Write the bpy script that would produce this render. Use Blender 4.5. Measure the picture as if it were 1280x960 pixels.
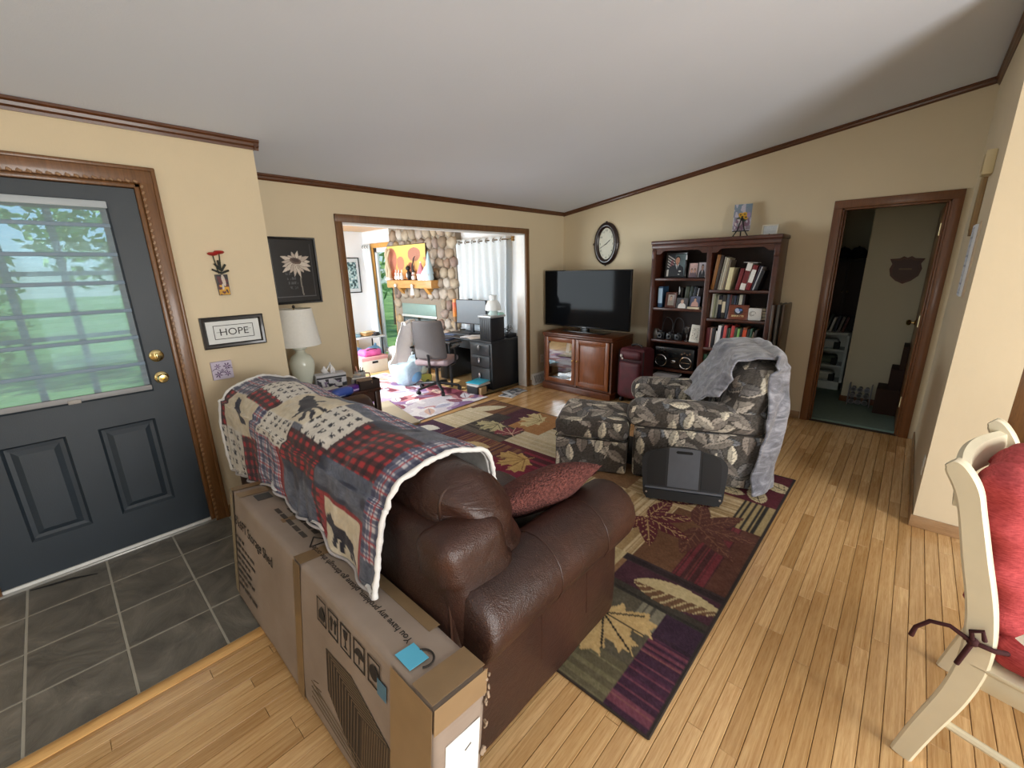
import bpy, bmesh, math, random
import numpy as np
from mathutils import Vector, Matrix, noise

# ------------------------------------------------------------------ scene, camera, light
for o in list(bpy.data.objects):
    bpy.data.objects.remove(o)
SC = bpy.context.scene
COL = SC.collection
PI = math.pi
random.seed(7)

CAM_H = 1.58
F_PX, YAW, PITCH, ROLL = 531.84, math.radians(46.99), math.radians(15.217), math.radians(-1.237)
_F = Vector((math.sin(YAW) * math.cos(PITCH), math.cos(YAW) * math.cos(PITCH), -math.sin(PITCH)))
_R = Vector((math.cos(YAW), -math.sin(YAW), 0))
_U = _R.cross(_F)
CR = _R * math.cos(ROLL) + _U * math.sin(ROLL)
CU = _U * math.cos(ROLL) - _R * math.sin(ROLL)
cam = bpy.data.cameras.new('camera')
cam.sensor_fit = 'HORIZONTAL'
cam.sensor_width = 36.0
cam.lens = 36.0 * F_PX / 1280.0
cam.clip_start = 0.02
camo = bpy.data.objects.new('camera', cam)
COL.objects.link(camo)
camo.matrix_world = Matrix(((CR.x, CU.x, -_F.x, 0), (CR.y, CU.y, -_F.y, 0), (CR.z, CU.z, -_F.z, CAM_H), (0, 0, 0, 1)))
SC.camera = camo

SC.view_settings.view_transform = 'Standard'
SC.view_settings.look = 'None'
SC.view_settings.gamma = 1.0
SC.view_settings.use_curve_mapping = False
SC.view_settings.exposure = 0.12

W = bpy.data.worlds.new('world')
SC.world = W
W.use_nodes = True
_nt = W.node_tree
_bg = _nt.nodes['Background']
_sky = _nt.nodes.new('ShaderNodeTexSky')
_sky.sky_type = 'HOSEK_WILKIE'
_sky.turbidity = 3.5
_sky.ground_albedo = 0.35
_sky.sun_direction = (-0.8, 0.12, 0.58)
_nt.links.new(_sky.outputs[0], _bg.inputs[0])
_bg.inputs[1].default_value = 4.6


def area(name, loc, target, sx, sy, power, color=(1, 1, 1), spread=180):
    l = bpy.data.lights.new(name, 'AREA')
    l.shape = 'RECTANGLE'
    l.size, l.size_y = sx, sy
    l.energy = power
    l.color = color
    l.spread = math.radians(spread)
    o = bpy.data.objects.new(name, l)
    COL.objects.link(o)
    o.location = loc
    d = Vector(target) - Vector(loc)
    o.rotation_euler = d.to_track_quat('-Z', 'Y').to_euler()
    return o


# daylight entering by the glazed patio door behind the camera and the windows of the sunroom
area('patio_daylight', (0.85, -3.12, 1.15), (0.85, 0, 1.15), 1.9, 1.9, 165, (1.0, 0.98, 0.95))
area('west_fill_light', (-2.5, 0.2, 1.5), (0, 0.2, 1.4), 1.4, 1.2, 12, (0.93, 0.97, 1.0))  # added fill lamp, set in an assumed window on the unseen west side
area('sunroom_window_daylight', (1.30, 6.1, 1.35), (4.4, 5.6, 0.9), 3.0, 1.4, 140, (0.84, 0.93, 1.0))
sun = bpy.data.lights.new('sun', 'SUN')
sun.energy = 3.6
sun.angle = math.radians(0.6)
sun.color = (1, 0.96, 0.88)
suno = bpy.data.objects.new('sun', sun)
COL.objects.link(suno)
suno.rotation_euler = Vector((0.8, -0.12, -0.58)).to_track_quat('-Z', 'Y').to_euler()


# ------------------------------------------------------------------ colours and materials
def lin(c):
    if isinstance(c, str):
        c = c.lstrip('#')
        c = tuple(int(c[i:i + 2], 16) / 255 for i in (0, 2, 4))
    return tuple(((x / 12.92) if x <= 0.04045 else ((x + 0.055) / 1.055) ** 2.4) for x in c[:3])


class NT:
    def __init__(s, name):
        s.m = bpy.data.materials.new(name)
        s.m.use_nodes = True
        s.t = s.m.node_tree
        s.b = s.t.nodes['Principled BSDF']

    def n(s, kind, **kw):
        x = s.t.nodes.new('ShaderNode' + kind)
        for k, v in kw.items():
            if k.startswith('i_'):
                x.inputs[k[2:].replace('_', ' ')].default_value = v
            else:
                setattr(x, k, v)
        return x

    def l(s, a, b):
        s.t.links.new(a, b)

    def coord(s, kind='Object', scale=(1, 1, 1), rot=(0, 0, 0)):
        c = s.n('TexCoord')
        mp = s.n('Mapping')
        mp.inputs['Scale'].default_value = scale
        mp.inputs['Rotation'].default_value = rot
        s.l(c.outputs[kind], mp.inputs['Vector'])
        return mp.outputs['Vector']

    def noise(s, vec, scale=5, detail=3, rough=0.5, dist=0):
        x = s.n('TexNoise')
        x.inputs['Scale'].default_value = scale
        x.inputs['Detail'].default_value = detail
        x.inputs['Roughness'].default_value = rough
        x.inputs['Distortion'].default_value = dist
        s.l(vec, x.inputs['Vector'])
        return x.outputs['Fac']

    def ramp(s, fac, stops):
        x = s.n('ValToRGB')
        e = x.color_ramp.elements
        while len(e) < len(stops):
            e.new(0.5)
        for i, (p, c) in enumerate(stops):
            e[i].position = p
            e[i].color = (*lin(c), 1)
        s.l(fac, x.inputs['Fac'])
        return x.outputs['Color']

    def mix(s, fac, a, b, mode='MIX'):
        x = s.n('MixRGB', blend_type=mode)
        for k, v in (('Fac', fac), ('Color1', a), ('Color2', b)):
            if hasattr(v, 'is_linked'):
                s.l(v, x.inputs[k])
            else:
                x.inputs[k].default_value = v if k == 'Fac' else (*v, 1)
        return x.outputs['Color']

    def math(s, op, a, b=None):
        x = s.n('Math', operation=op)
        for i, v in enumerate((a, b)):
            if v is None:
                continue
            if hasattr(v, 'is_linked'):
                s.l(v, x.inputs[i])
            else:
                x.inputs[i].default_value = v
        return x.outputs[0]

    def bump(s, h, strength=0.3, dist=0.01):
        x = s.n('Bump')
        x.inputs['Strength'].default_value = strength
        x.inputs['Distance'].default_value = dist
        s.l(h, x.inputs['Height'])
        s.l(x.outputs['Normal'], s.b.inputs['Normal'])

    def set(s, **kw):
        for k, v in kw.items():
            s.b.inputs[k.replace('_', ' ')].default_value = v
        return s

    def color(s, v):
        if hasattr(v, 'is_linked'):
            s.l(v, s.b.inputs['Base Color'])
        else:
            s.b.inputs['Base Color'].default_value = (*v, 1)


MATS = {}


def plain(c, rough=0.5, metal=0.0, var=0.08, scale=18.0, bump=0.0, coat=0.0, emit=0.0, name=None):
    """one colour with a little mottling"""
    key = (str(c), rough, metal, var, scale, bump, coat, emit)
    if key in MATS:
        return MATS[key]
    n = NT(name or ('mat_' + str(c).strip('#').replace(' ', '')))
    base = lin(c)
    v = n.coord('Object')
    f = n.noise(v, scale, 3)
    lo = tuple(x * (1 - var) for x in base)
    hi = tuple(min(1, x * (1 + var)) for x in base)
    n.color(n.mix(f, lo, hi))
    n.set(Roughness=rough, Metallic=metal)
    if coat:
        n.b.inputs['Coat Weight'].default_value = coat
        n.b.inputs['Coat Roughness'].default_value = 0.1
    if bump:
        n.bump(n.noise(v, scale * 6, 3), bump, 0.004)
    if emit:
        n.b.inputs['Emission Color'].default_value = (*base, 1)
        n.b.inputs['Emission Strength'].default_value = emit
    MATS[key] = n.m
    return n.m


def wood(c1, c2, rough=0.4, scale=(1, 14, 14), coat=0.2, name='wood', grain=3.0, perpiece=0.0):
    key = ('wood', c1, c2, rough, scale, coat, grain, perpiece)
    if key in MATS:
        return MATS[key]
    n = NT(name)
    v = n.coord('Object', scale)
    f = n.noise(v, grain, 5, 0.6, 1.2)
    f2 = n.noise(v, grain * 7, 3, 0.6, 0.4)
    f = n.math('ADD', n.math('MULTIPLY', f, 0.7), n.math('MULTIPLY', f2, 0.3))
    c = n.ramp(f, [(0.32, c1), (0.62, c2)])
    if perpiece:
        oi = n.n('ObjectInfo')
        ge = n.n('NewGeometry')
        r = n.math('FRACT', n.math('ADD', oi.outputs['Random'], ge.outputs['Random Per Island']))
        sh = n.math('ADD', n.math('MULTIPLY', r, perpiece), 1 - perpiece * 0.6)
        cc = n.n('CombineColor')
        for i in range(3):
            n.l(n.math('POWER', sh, (0.8, 1.0, 1.35)[i]), cc.inputs[i])
        c = n.mix(1.0, c, cc.outputs[0], 'MULTIPLY')
    n.color(c)
    n.set(Roughness=rough)
    n.b.inputs['Coat Weight'].default_value = coat
    n.b.inputs['Coat Roughness'].default_value = 0.12
    n.bump(f2, 0.06, 0.003)
    MATS[key] = n.m
    return n.m


def vcmat(name, rough=0.8, bump=0.0, bscale=400, coat=0.0, sheen=0.0):
    n = NT(name)
    a = n.n('Attribute', attribute_name='Col')
    v = n.coord('Object')
    f = n.noise(v, 60, 3)
    n.color(n.mix(1.0, a.outputs['Color'], n.ramp(f, [(0.2, '#e2e2e2'), (0.8, '#ffffff')]), 'MULTIPLY'))
    n.set(Roughness=rough)
    if coat:
        n.b.inputs['Coat Weight'].default_value = coat
    if sheen:
        n.b.inputs['Sheen Weight'].default_value = sheen
    if bump:
        n.bump(n.noise(v, bscale, 2), bump, 0.003)
    return n.m


def glass(name, tint=(0.95, 1, 0.98), rough=0.02, mixf=0.965):
    n = NT(name)
    out = n.t.nodes['Material Output']
    tr = n.n('BsdfTransparent')
    tr.inputs[0].default_value = (*tint, 1)
    gl = n.n('BsdfGlossy')
    gl.inputs['Roughness'].default_value = rough
    mx = n.n('MixShader')
    mx.inputs[0].default_value = 1 - mixf
    n.l(tr.outputs[0], mx.inputs[1])
    n.l(gl.outputs[0], mx.inputs[2])
    n.l(mx.outputs[0], out.inputs[0])
    return n.m


def leather(name, c1, c2, rough=0.38, crease=.1):
    n = NT(name)
    v = n.coord('Object')
    f = n.noise(v, 3.5, 4, 0.6, 0.5)
    n.color(n.ramp(f, [(0.3, c1), (0.75, c2)]))
    n.set(Roughness=rough)
    n.b.inputs['Coat Weight'].default_value = 0.06
    n.b.inputs['Coat Roughness'].default_value = 0.3
    g = n.n('TexVoronoi')
    g.inputs['Scale'].default_value = 260
    n.l(v, g.inputs['Vector'])
    h = n.math('ADD', n.math('MULTIPLY', g.outputs['Distance'], 0.25), n.math('MULTIPLY', n.noise(v, 14, 4, 0.6, 1.5), 1.0))
    cr = n.math('ABSOLUTE', n.math('SUBTRACT', n.noise(n.coord('Object', (1.0, 1.0, 2.2), (.5, .3, .2)), 4.5, 2, .5, 2.2), .5))
    cr = n.math('MINIMUM', n.math('MULTIPLY', cr, 14.0), 1.0)
    h = n.math('ADD', h, n.math('MULTIPLY', cr, crease))
    n.bump(h, 0.30, 0.014)
    return n.m


# ------------------------------------------------------------------ object helpers
def thing(name, label=None, cat=None, loc=(0, 0, 0), rotz=0.0, group=None, rot=None, kind=None):
    o = bpy.data.objects.new(name, None)
    o.empty_display_size = 0.05
    COL.objects.link(o)
    o.location = loc
    o.rotation_euler = rot if rot else (0, 0, rotz)
    tag(o, label, cat, group, kind)
    return o


def tag(o, label=None, cat=None, group=None, kind=None):
    for k, v in (('label', label), ('category', cat), ('group', group), ('kind', kind)):
        if v:
            o[k] = v
    return o


def linkmesh(name, me, mat=None, parent=None, loc=None, rot=None):
    o = bpy.data.objects.new(name, me)
    COL.objects.link(o)
    if mat:
        if not me.materials:
            for m in (mat if isinstance(mat, (list, tuple)) else [mat]):
                me.materials.append(m)
    if parent:
        o.parent = parent
    if loc is not None:
        o.location = loc
    if rot is not None:
        o.rotation_euler = rot
    return o


def clone(o, parent=None, loc=None, rotz=None):
    c = o.copy()
    COL.objects.link(c)
    if parent is not None:
        c.parent = parent
    if loc is not None:
        c.location = loc
    if rotz is not None:
        c.rotation_euler = (0, 0, rotz)
    for ch in list(o.children):
        clone(ch, c)
    return c


class MB:
    """collects shapes into one mesh"""

    def __init__(s):
        s.v, s.f, s.mi = [], [], []
        s.M = Matrix.Identity(4)
        s.cur = 0

    def add(s, vs, fs):
        o = len(s.v)
        s.v += [tuple(s.M @ Vector(p)) for p in vs]
        s.f += [tuple(i + o for i in f) for f in fs]
        s.mi += [s.cur] * len(fs)
        return s

    def addbm(s, bm):
        bm.verts.index_update()
        s.add([v.co.copy() for v in bm.verts], [[v.index for v in f.verts] for f in bm.faces])
        bm.free()
        return s

    def box(s, x0, x1, y0, y1, z0, z1, b=0.0, seg=2):
        if b <= 0:
            vs = [(x, y, z) for z in (z0, z1) for y in (y0, y1) for x in (x0, x1)]
            return s.add(vs, [(0, 2, 3, 1), (4, 5, 7, 6), (0, 1, 5, 4), (2, 6, 7, 3), (0, 4, 6, 2), (1, 3, 7, 5)])
        bm = bmesh.new()
        bmesh.ops.create_cube(bm, size=1)
        for v in bm.verts:
            v.co = Vector((x0 + (v.co.x + .5) * (x1 - x0), y0 + (v.co.y + .5) * (y1 - y0), z0 + (v.co.z + .5) * (z1 - z0)))
        b = min(b, 0.49 * min(abs(x1 - x0), abs(y1 - y0), abs(z1 - z0)))
        bmesh.ops.bevel(bm, geom=list(bm.edges), offset=b, segments=seg, profile=0.5, affect='EDGES')
        return s.addbm(bm)

    def cbox(s, c, size, b=0.0, seg=2, rot=None):
        old = s.M
        m = Matrix.Translation(c)
        if rot:
            from mathutils import Euler
            m = m @ Euler(rot).to_matrix().to_4x4()
        s.M = s.M @ m
        s.box(-size[0] / 2, size[0] / 2, -size[1] / 2, size[1] / 2, -size[2] / 2, size[2] / 2, b, seg)
        s.M = old
        return s

    def tube(s, pts, r, n=10, cap=True, flat=None):
        pts = [Vector(p) for p in pts]
        k = len(pts)
        rs = r if isinstance(r, (list, tuple)) else [r] * k
        vs, fs = [], []
        up = None
        for i, p in enumerate(pts):
            t = (pts[min(i + 1, k - 1)] - pts[max(i - 1, 0)])
            if t.length < 1e-9:
                t = Vector((0, 0, 1))
            t.normalize()
            if up is None:
                up = Vector((0, 0, 1)) if abs(t.z) < 0.9 else Vector((1, 0, 0))
            a = t.cross(up)
            if a.length < 1e-6:
                a = t.orthogonal()
            a.normalize()
            bb = a.cross(t).normalized()
            up = bb
            for j in range(n):
                an = 2 * PI * j / n
                fl = flat if flat else 1
                vs.append(p + a * (rs[i] * math.cos(an)) + bb * (rs[i] * fl * math.sin(an)))
        for i in range(k - 1):
            for j in range(n):
                j2 = (j + 1) % n
                fs.append((i * n + j, i * n + j2, (i + 1) * n + j2, (i + 1) * n + j))
        if cap:
            fs.append(tuple(range(n - 1, -1, -1)))
            fs.append(tuple((k - 1) * n + j for j in range(n)))
        return s.add(vs, fs)

    def cyl(s, p0, p1, r0, r1=None, n=16):
        return s.tube([p0, p1], [r0, r0 if r1 is None else r1], n)

    def lathe(s, prof, n=24, c=(0, 0, 0), sx=1, sy=1):
        vs, fs = [], []
        for r, z in prof:
            for j in range(n):
                a = 2 * PI * j / n
                vs.append((c[0] + r * math.cos(a) * sx, c[1] + r * math.sin(a) * sy, c[2] + z))
        k = len(prof)
        for i in range(k - 1):
            for j in range(n):
                j2 = (j + 1) % n
                fs.append((i * n + j, i * n + j2, (i + 1) * n + j2, (i + 1) * n + j))
        if prof[0][0] > 1e-4:
            fs.append(tuple(range(n - 1, -1, -1)))
        if prof[-1][0] > 1e-4:
            fs.append(tuple((k - 1) * n + j for j in range(n)))
        return s.add(vs, fs)

    def prism(s, poly, a, b, axis='y'):
        """polygon in the plane normal to axis, extruded from a to b"""
        def P(u, v, w):
            return {'y': (u, w, v), 'x': (w, u, v), 'z': (u, v, w)}[axis]
        n = len(poly)
        vs = [P(u, v, a) for u, v in poly] + [P(u, v, b) for u, v in poly]
        fs = [tuple(range(n - 1, -1, -1)), tuple(range(n, 2 * n))]
        for i in range(n):
            j = (i + 1) % n
            fs.append((i, j, n + j, n + i))
        return s.add(vs, fs)

    def ball(s, c, r, n=2):
        bm = bmesh.new()
        bmesh.ops.create_icosphere(bm, subdivisions=n, radius=1)
        rr = r if isinstance(r, (list, tuple)) else (r, r, r)
        for v in bm.verts:
            v.co = Vector((c[0] + v.co.x * rr[0], c[1] + v.co.y * rr[1], c[2] + v.co.z * rr[2]))
        return s.addbm(bm)

    def mesh(s, name='m', smooth=40):
        me = bpy.data.meshes.new(name)
        me.from_pydata(s.v, [], s.f)
        me.validate()
        bm = bmesh.new()
        bm.from_mesh(me)
        bmesh.ops.recalc_face_normals(bm, faces=list(bm.faces))
        bm.to_mesh(me)
        bm.free()
        if len(s.mi) == len(me.polygons) and any(s.mi):
            me.polygons.foreach_set('material_index', s.mi)
        if smooth:
            me.polygons.foreach_set('use_smooth', [True] * len(me.polygons))
            me.set_sharp_from_angle(angle=math.radians(smooth))
        return me

    def build(s, name, mat, parent=None, loc=None, rot=None, smooth=40):
        return linkmesh(name, s.mesh(name, smooth), mat, parent, loc, rot)


def B(*a, **k):
    return MB().box(*a, **k)


def setcol(me, cols):
    """cols: (nloops,3) linear"""
    at = me.color_attributes.new('Col', 'FLOAT_COLOR', 'CORNER')
    c = np.ones((len(me.loops), 4), dtype=np.float32)
    c[:, :3] = cols
    at.data.foreach_set('color', c.ravel())


def loop_verts(me):
    a = np.zeros(len(me.loops), dtype=np.int32)
    me.loops.foreach_get('vertex_index', a)
    return a


def grid(nu, nv, P, thick=0.0):
    """sheet of (nu+1)x(nv+1) points P(u,v)->xyz array; returns mesh, uv per vertex"""
    u, v = np.meshgrid(np.linspace(0, 1, nu + 1), np.linspace(0, 1, nv + 1), indexing='ij')
    u, v = u.ravel(), v.ravel()
    p = np.asarray(P(u, v), dtype=float)
    if p.shape[0] == 3 and p.shape[1] != 3:
        p = p.T
    i, j = np.meshgrid(np.arange(nu), np.arange(nv), indexing='ij')
    a = (i * (nv + 1) + j).ravel()
    f = np.stack([a, a + nv + 1, a + nv + 2, a + 1], 1)
    me = bpy.data.meshes.new('sheet')
    if thick:
        q = p.reshape(nu + 1, nv + 1, 3)
        du = np.gradient(q, axis=0)
        dv = np.gradient(q, axis=1)
        nn = np.cross(du, dv)
        nn /= np.linalg.norm(nn, axis=2, keepdims=True) + 1e-12
        p2 = (q - nn * thick).reshape(-1, 3)
        n0 = len(p)
        f2 = f[:, ::-1] + n0
        rim = []
        idx = lambda a_, b_: a_ * (nv + 1) + b_
        for k in range(nu):
            rim.append((idx(k, 0), idx(k, 0) + n0, idx(k + 1, 0) + n0, idx(k + 1, 0)))
            rim.append((idx(k, nv), idx(k + 1, nv), idx(k + 1, nv) + n0, idx(k, nv) + n0))
        for k in range(nv):
            rim.append((idx(0, k), idx(0, k + 1), idx(0, k + 1) + n0, idx(0, k) + n0))
            rim.append((idx(nu, k), idx(nu, k) + n0, idx(nu, k + 1) + n0, idx(nu, k + 1)))
        me.from_pydata(np.concatenate([p, p2]).tolist(), [], f.tolist() + f2.tolist() + rim)
        u, v = np.tile(u, 2), np.tile(v, 2)
    else:
        me.from_pydata(p.tolist(), [], f.tolist())
    me.update()
    me.polygons.foreach_set('use_smooth', [True] * len(me.polygons))
    return me, u, v


def panel(w, h, nx, ny, fn, axis='y', thick=0.0):
    """upright picture w x h centred on its base line, colour fn(u,v)->(n,3) sRGB; faces -axis"""
    def P(u, v):
        x, z = (u - .5) * w, v * h
        o = np.zeros_like(x)
        return np.stack([x, o, z], 1) if axis == 'y' else (np.stack([o, -x, z], 1) if axis == 'x' else np.stack([x, z, o], 1))
    me, u, v = grid(nx, ny, P)
    lv = loop_verts(me)
    setcol(me, srgb(fn(u, v))[lv])
    me.polygons.foreach_set('use_smooth', [False] * len(me.polygons))
    return me


def srgb(c):
    c = np.clip(np.asarray(c, dtype=float), 0, 1)
    return np.where(c <= 0.04045, c / 12.92, ((c + 0.055) / 1.055) ** 2.4)


def hexa(h):
    h = h.lstrip('#')
    return np.array([int(h[i:i + 2], 16) / 255 for i in (0, 2, 4)])


def rng_noise(x, y, seed=0):
    """cheap value noise, arrays"""
    xi, yi = np.floor(x).astype(int), np.floor(y).astype(int)
    xf, yf = x - xi, y - yi
    def hsh(a, b):
        n = (a * 374761393 + b * 668265263 + seed * 144269) & 0x7fffffff
        n = ((n ^ (n >> 13)) * 1274126177) & 0x7fffffff
        return ((n ^ (n >> 16)) & 0xffff) / 65535.0
    s = lambda t: t * t * (3 - 2 * t)
    a = hsh(xi, yi) * (1 - s(xf)) + hsh(xi + 1, yi) * s(xf)
    b = hsh(xi, yi + 1) * (1 - s(xf)) + hsh(xi + 1, yi + 1) * s(xf)
    return a * (1 - s(yf)) + b * s(yf)


def puff(cx, cy, cz, sx, sy, sz, r, d=0.02, bulge=0.0, noise_amp=0.0, noise_scale=4.0, seed=0, deform=None):
    """dense rounded box (cushion). returns mesh, per-face side index (0..2)"""
    pts, faces, side = {}, [], []
    vs = []
    n = [max(2, int(round(q / d))) for q in (sx, sy, sz)]
    half = (sx / 2, sy / 2, sz / 2)
    def vid(i, j, k):
        key = (i, j, k)
        if key not in pts:
            pts[key] = len(vs)
            vs.append((-half[0] + sx * i / n[0], -half[1] + sy * j / n[1], -half[2] + sz * k / n[2]))
        return pts[key]
    for ax in range(3):
        a, b = [q for q in range(3) if q != ax]
        for end in (0, 1):
            for i in range(n[a]):
                for j in range(n[b]):
                    q = []
                    for di, dj in ((0, 0), (1, 0), (1, 1), (0, 1)):
                        t = [0, 0, 0]
                        t[ax] = n[ax] * end
                        t[a] = i + di
                        t[b] = j + dj
                        q.append(vid(*t))
                    flip = (ax == 1) ^ (end == 0)
                    faces.append(q[::-1] if flip else q)
                    side.append(ax)
    p = np.array(vs)
    hv = np.array(half)
    inner = np.clip(p, -(hv - r), hv - r)
    dlt = p - inner
    ln = np.linalg.norm(dlt, axis=1, keepdims=True)
    nn = np.where(ln > 1e-9, dlt / np.maximum(ln, 1e-9), 0)
    p = inner + nn * np.minimum(ln, r)
    if bulge:
        q = np.clip(p / hv, -1, 1)
        for ax in range(3):
            a, b = [k for k in range(3) if k != ax]
            p[:, ax] += np.sign(q[:, ax]) * np.abs(q[:, ax]) ** 2 * bulge * (1 - q[:, a] ** 2) * (1 - q[:, b] ** 2)
    if noise_amp:
        for i in range(len(p)):
            w = noise.noise_vector(Vector(p[i]) * noise_scale + Vector((seed * 3.1, seed, 0)))
            p[i] += np.array(w) * noise_amp
    p += np.array((cx, cy, cz))
    if deform is not None:
        p = deform(p)
    me = bpy.data.meshes.new('puff')
    me.from_pydata(p.tolist(), [], faces)
    me.update()
    me.polygons.foreach_set('use_smooth', [True] * len(me.polygons))
    return me, np.array(side)


def text(body, size, mat, parent, loc, rot, name='lettering', ext=0.0004, align='LEFT', sx=1.0):
    cu = bpy.data.curves.new('txt', 'FONT')
    cu.body = body
    cu.size = size
    cu.extrude = ext
    cu.align_x = align
    cu.resolution_u = 3
    to = bpy.data.objects.new('txt', cu)
    COL.objects.link(to)
    dg = bpy.context.evaluated_depsgraph_get()
    me = bpy.data.meshes.new_from_object(to.evaluated_get(dg))
    bpy.data.objects.remove(to)
    bpy.data.curves.remove(cu)
    me.materials.clear()
    o = linkmesh(name, me, mat, parent, loc, rot)
    o.scale = (sx, 1, 1)
    return o
# ------------------------------------------------------------------ structure
def CZ(y):
    return 2.84 - 0.146 * y


def cam_px(p):
    v = Vector(p) - Vector((0, 0, CAM_H))
    z = v.dot(_F)
    if z < 0.05:
        return None
    return 640 + F_PX * v.dot(CR) / z, 480 - F_PX * v.dot(CU) / z, z


XR, YB, YD, XJ = 5.11, 3.72, 3.176, 1.08
XS0, YS0, YS1 = 3.34, -0.48, -0.22


def wall_material(name, c, vstripe=True):
    n = NT(name)
    v = n.coord('Object')
    f = n.noise(v, 2.0, 3)
    b = lin(c)
    n.color(n.mix(f, tuple(x * .93 for x in b), tuple(min(1, x * 1.04) for x in b)))
    n.set(Roughness=0.75)
    v2 = n.coord('Object', (1, 1, 0.35))
    n.bump(n.noise(v2, 120, 2, 0.6), 0.18, 0.004)
    return n.m


M_wall = wall_material('cream_wallpaper', '#d5c5a6')
M_white = wall_material('white_paint_wall', '#e9ebee')
M_bedwall = wall_material('bedroom_paint', '#cfc9ae')
_n = NT('ceiling_paint')
_v = _n.coord('Object')
_n.color(_n.mix(_n.noise(_v, 1.5, 2), lin('#dde6f4'), lin('#e4ecfa')))
_n.set(Roughness=0.9)
_n.bump(_n.noise(_v, 90, 3, 0.7), 0.25, 0.004)
M_ceil = _n.m
M_oak = wood('#5a3a1c', '#7a522c', 0.4, (14, 14, 1.2), name='oak_casing')
M_crown = wood('#452510', '#60371a', 0.4, (2, 2, 12), name='crown_wood')
M_base = wood('#8a6a48', '#a5825c', 0.5, (2, 2, 12), name='baseboard_wood')
M_plank = wood('#b58650', '#dcb680', 0.26, (1.1, 22, 22), 0.7, 'oak_floorboards', 2.6, 0.44)
M_gap = plain('#3a2716', 0.9)


def st(o, kind='structure'):
    o['kind'] = kind
    return o


# --- wood floor
floor = st(MB().box(-2.6, XR + .12, -3.3, 3.84, -0.06, -0.016).build('floor', M_gap))
PW = 0.0572
LENS = [0.38, 0.52, 0.66, 0.82, 1.0, 1.22]


def plank_mesh(L):
    w, c, h = PW / 2 - 0.0010, 0.0014, 0.016
    l = L / 2 - 0.0006
    vs = []
    for z, i in ((-h, 0), (-c, 0), (0, c)):
        for x, y in ((-1, -1), (1, -1), (1, 1), (-1, 1)):
            vs.append((x * (l - i), y * (w - i), z))
    fs = [(8, 9, 10, 11)]
    for k in (0, 4):
        for i in range(4):
            fs.append((k + i, k + (i + 1) % 4, k + 4 + (i + 1) % 4, k + 4 + i))
    me = bpy.data.meshes.new('plank')
    me.from_pydata(vs, [], fs)
    me.materials.append(M_plank)
    return me


PM = [plank_mesh(L) for L in LENS]
rp = random.Random(3)
planks = []
row = 0
y = -3.2
while y < 3.84:
    yc = y + PW / 2
    x0 = 0.56 if yc > 1.95 else -2.55
    x = x0 - rp.uniform(0, .5)
    while x < XR:
        k = rp.randrange(len(LENS))
        L = LENS[k]
        a, b_ = max(x, x0), min(x + L, XR)
        if b_ - a > 0.05:
            planks.append(((a + b_) / 2, yc, b_ - a, k if abs(b_ - a - L) < 1e-6 else None))
        x += L
    y += PW


def plank_score(p):
    X, Y, L, k = p
    q = cam_px((X, Y, 0))
    if q is None or not (-40 < q[0] < 1320 and 300 < q[1] < 1010):
        return 0
    if 1.12 < X < 3.5 and .45 < Y < 3.6:
        return 0
    if .36 < X < 1.6 and .7 < Y < 3.1:
        return 0
    if k is None:
        return 0
    return L / q[2] ** 3


planks.sort(key=plank_score, reverse=True)
rest = MB()
for i, (X, Y, L, k) in enumerate(planks):
    if i < 300 and plank_score((X, Y, L, k)) > 0:
        o = bpy.data.objects.new('plank', PM[k])
        COL.objects.link(o)
        o.parent = floor
        o.location = (X, Y, 0)
    else:
        w, h, l = PW / 2 - 0.0010, 0.016, L / 2 - .0008
        rest.add([(X - l, Y - w, 0), (X + l, Y - w, 0), (X + l, Y + w, 0), (X - l, Y + w, 0),
                  (X - l, Y - w, -h), (X + l, Y - w, -h), (X + l, Y + w, -h), (X - l, Y + w, -h)],
                 [(0, 1, 2, 3), (4, 5, 1, 0), (5, 6, 2, 1), (6, 7, 3, 2), (7, 4, 0, 3)])
st(rest.build('plank_field', M_plank, floor, smooth=0), 'stuff')
MB().prism([(1.915, 0), (1.915, .004), (1.93, .011), (1.95, .012), (1.968, .006), (1.968, -.01)], -2.55, .56, 'x').build(
    'threshold_strip', wood('#b98748', '#d9ac6c', .35, (1.2, 20, 20), .3, 'threshold_oak'), floor)

# --- entry tiles
_n = NT('slate_tile')
_v = _n.coord('Object')
_oi = _n.n('ObjectInfo')
_va = _n.n('VectorMath', operation='ADD')
_n.l(_v, _va.inputs[0])
_cb = _n.n('CombineXYZ')
_n.l(_n.math('MULTIPLY', _oi.outputs['Random'], 50.0), _cb.inputs[0])
_n.l(_cb.outputs[0], _va.inputs[1])
_f = _n.noise(_va.outputs[0], 4.5, 6, 0.6, 1.2)
_c = _n.ramp(_f, [(0.3, '#55524c'), (0.55, '#736f66'), (0.75, '#8d877c')])
_n.color(_c)
_n.set(Roughness=0.5)
_n.bump(_f, 0.5, 0.02)
M_tile = _n.m
entry = st(B(-2.6, .56, 1.96, YD + .14, -.06, .0002).build('floor_entry', plain('#aaa699', .9, var=.12)))
T = 0.307
tm = MB()
g_ = .0038
tm.box(-T / 2 + g_, T / 2 - g_, -T / 2 + g_, T / 2 - g_, -.012, .002, .0025, 1)
tme = tm.mesh('tile')
tme.materials.append(M_tile)
for i in range(-9, 3):
    for j in range(4):
        cx, cy = .242 + (i + .5) * T - T, 1.972 + (j + .5) * T
        if cx - T / 2 < -2.6 or cx + T / 2 > .57:
            if cx + T / 2 > .6:
                continue
        o = bpy.data.objects.new('tile', tme)
        COL.objects.link(o)
        o.parent = entry
        o.location = (cx, cy, 0)

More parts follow.
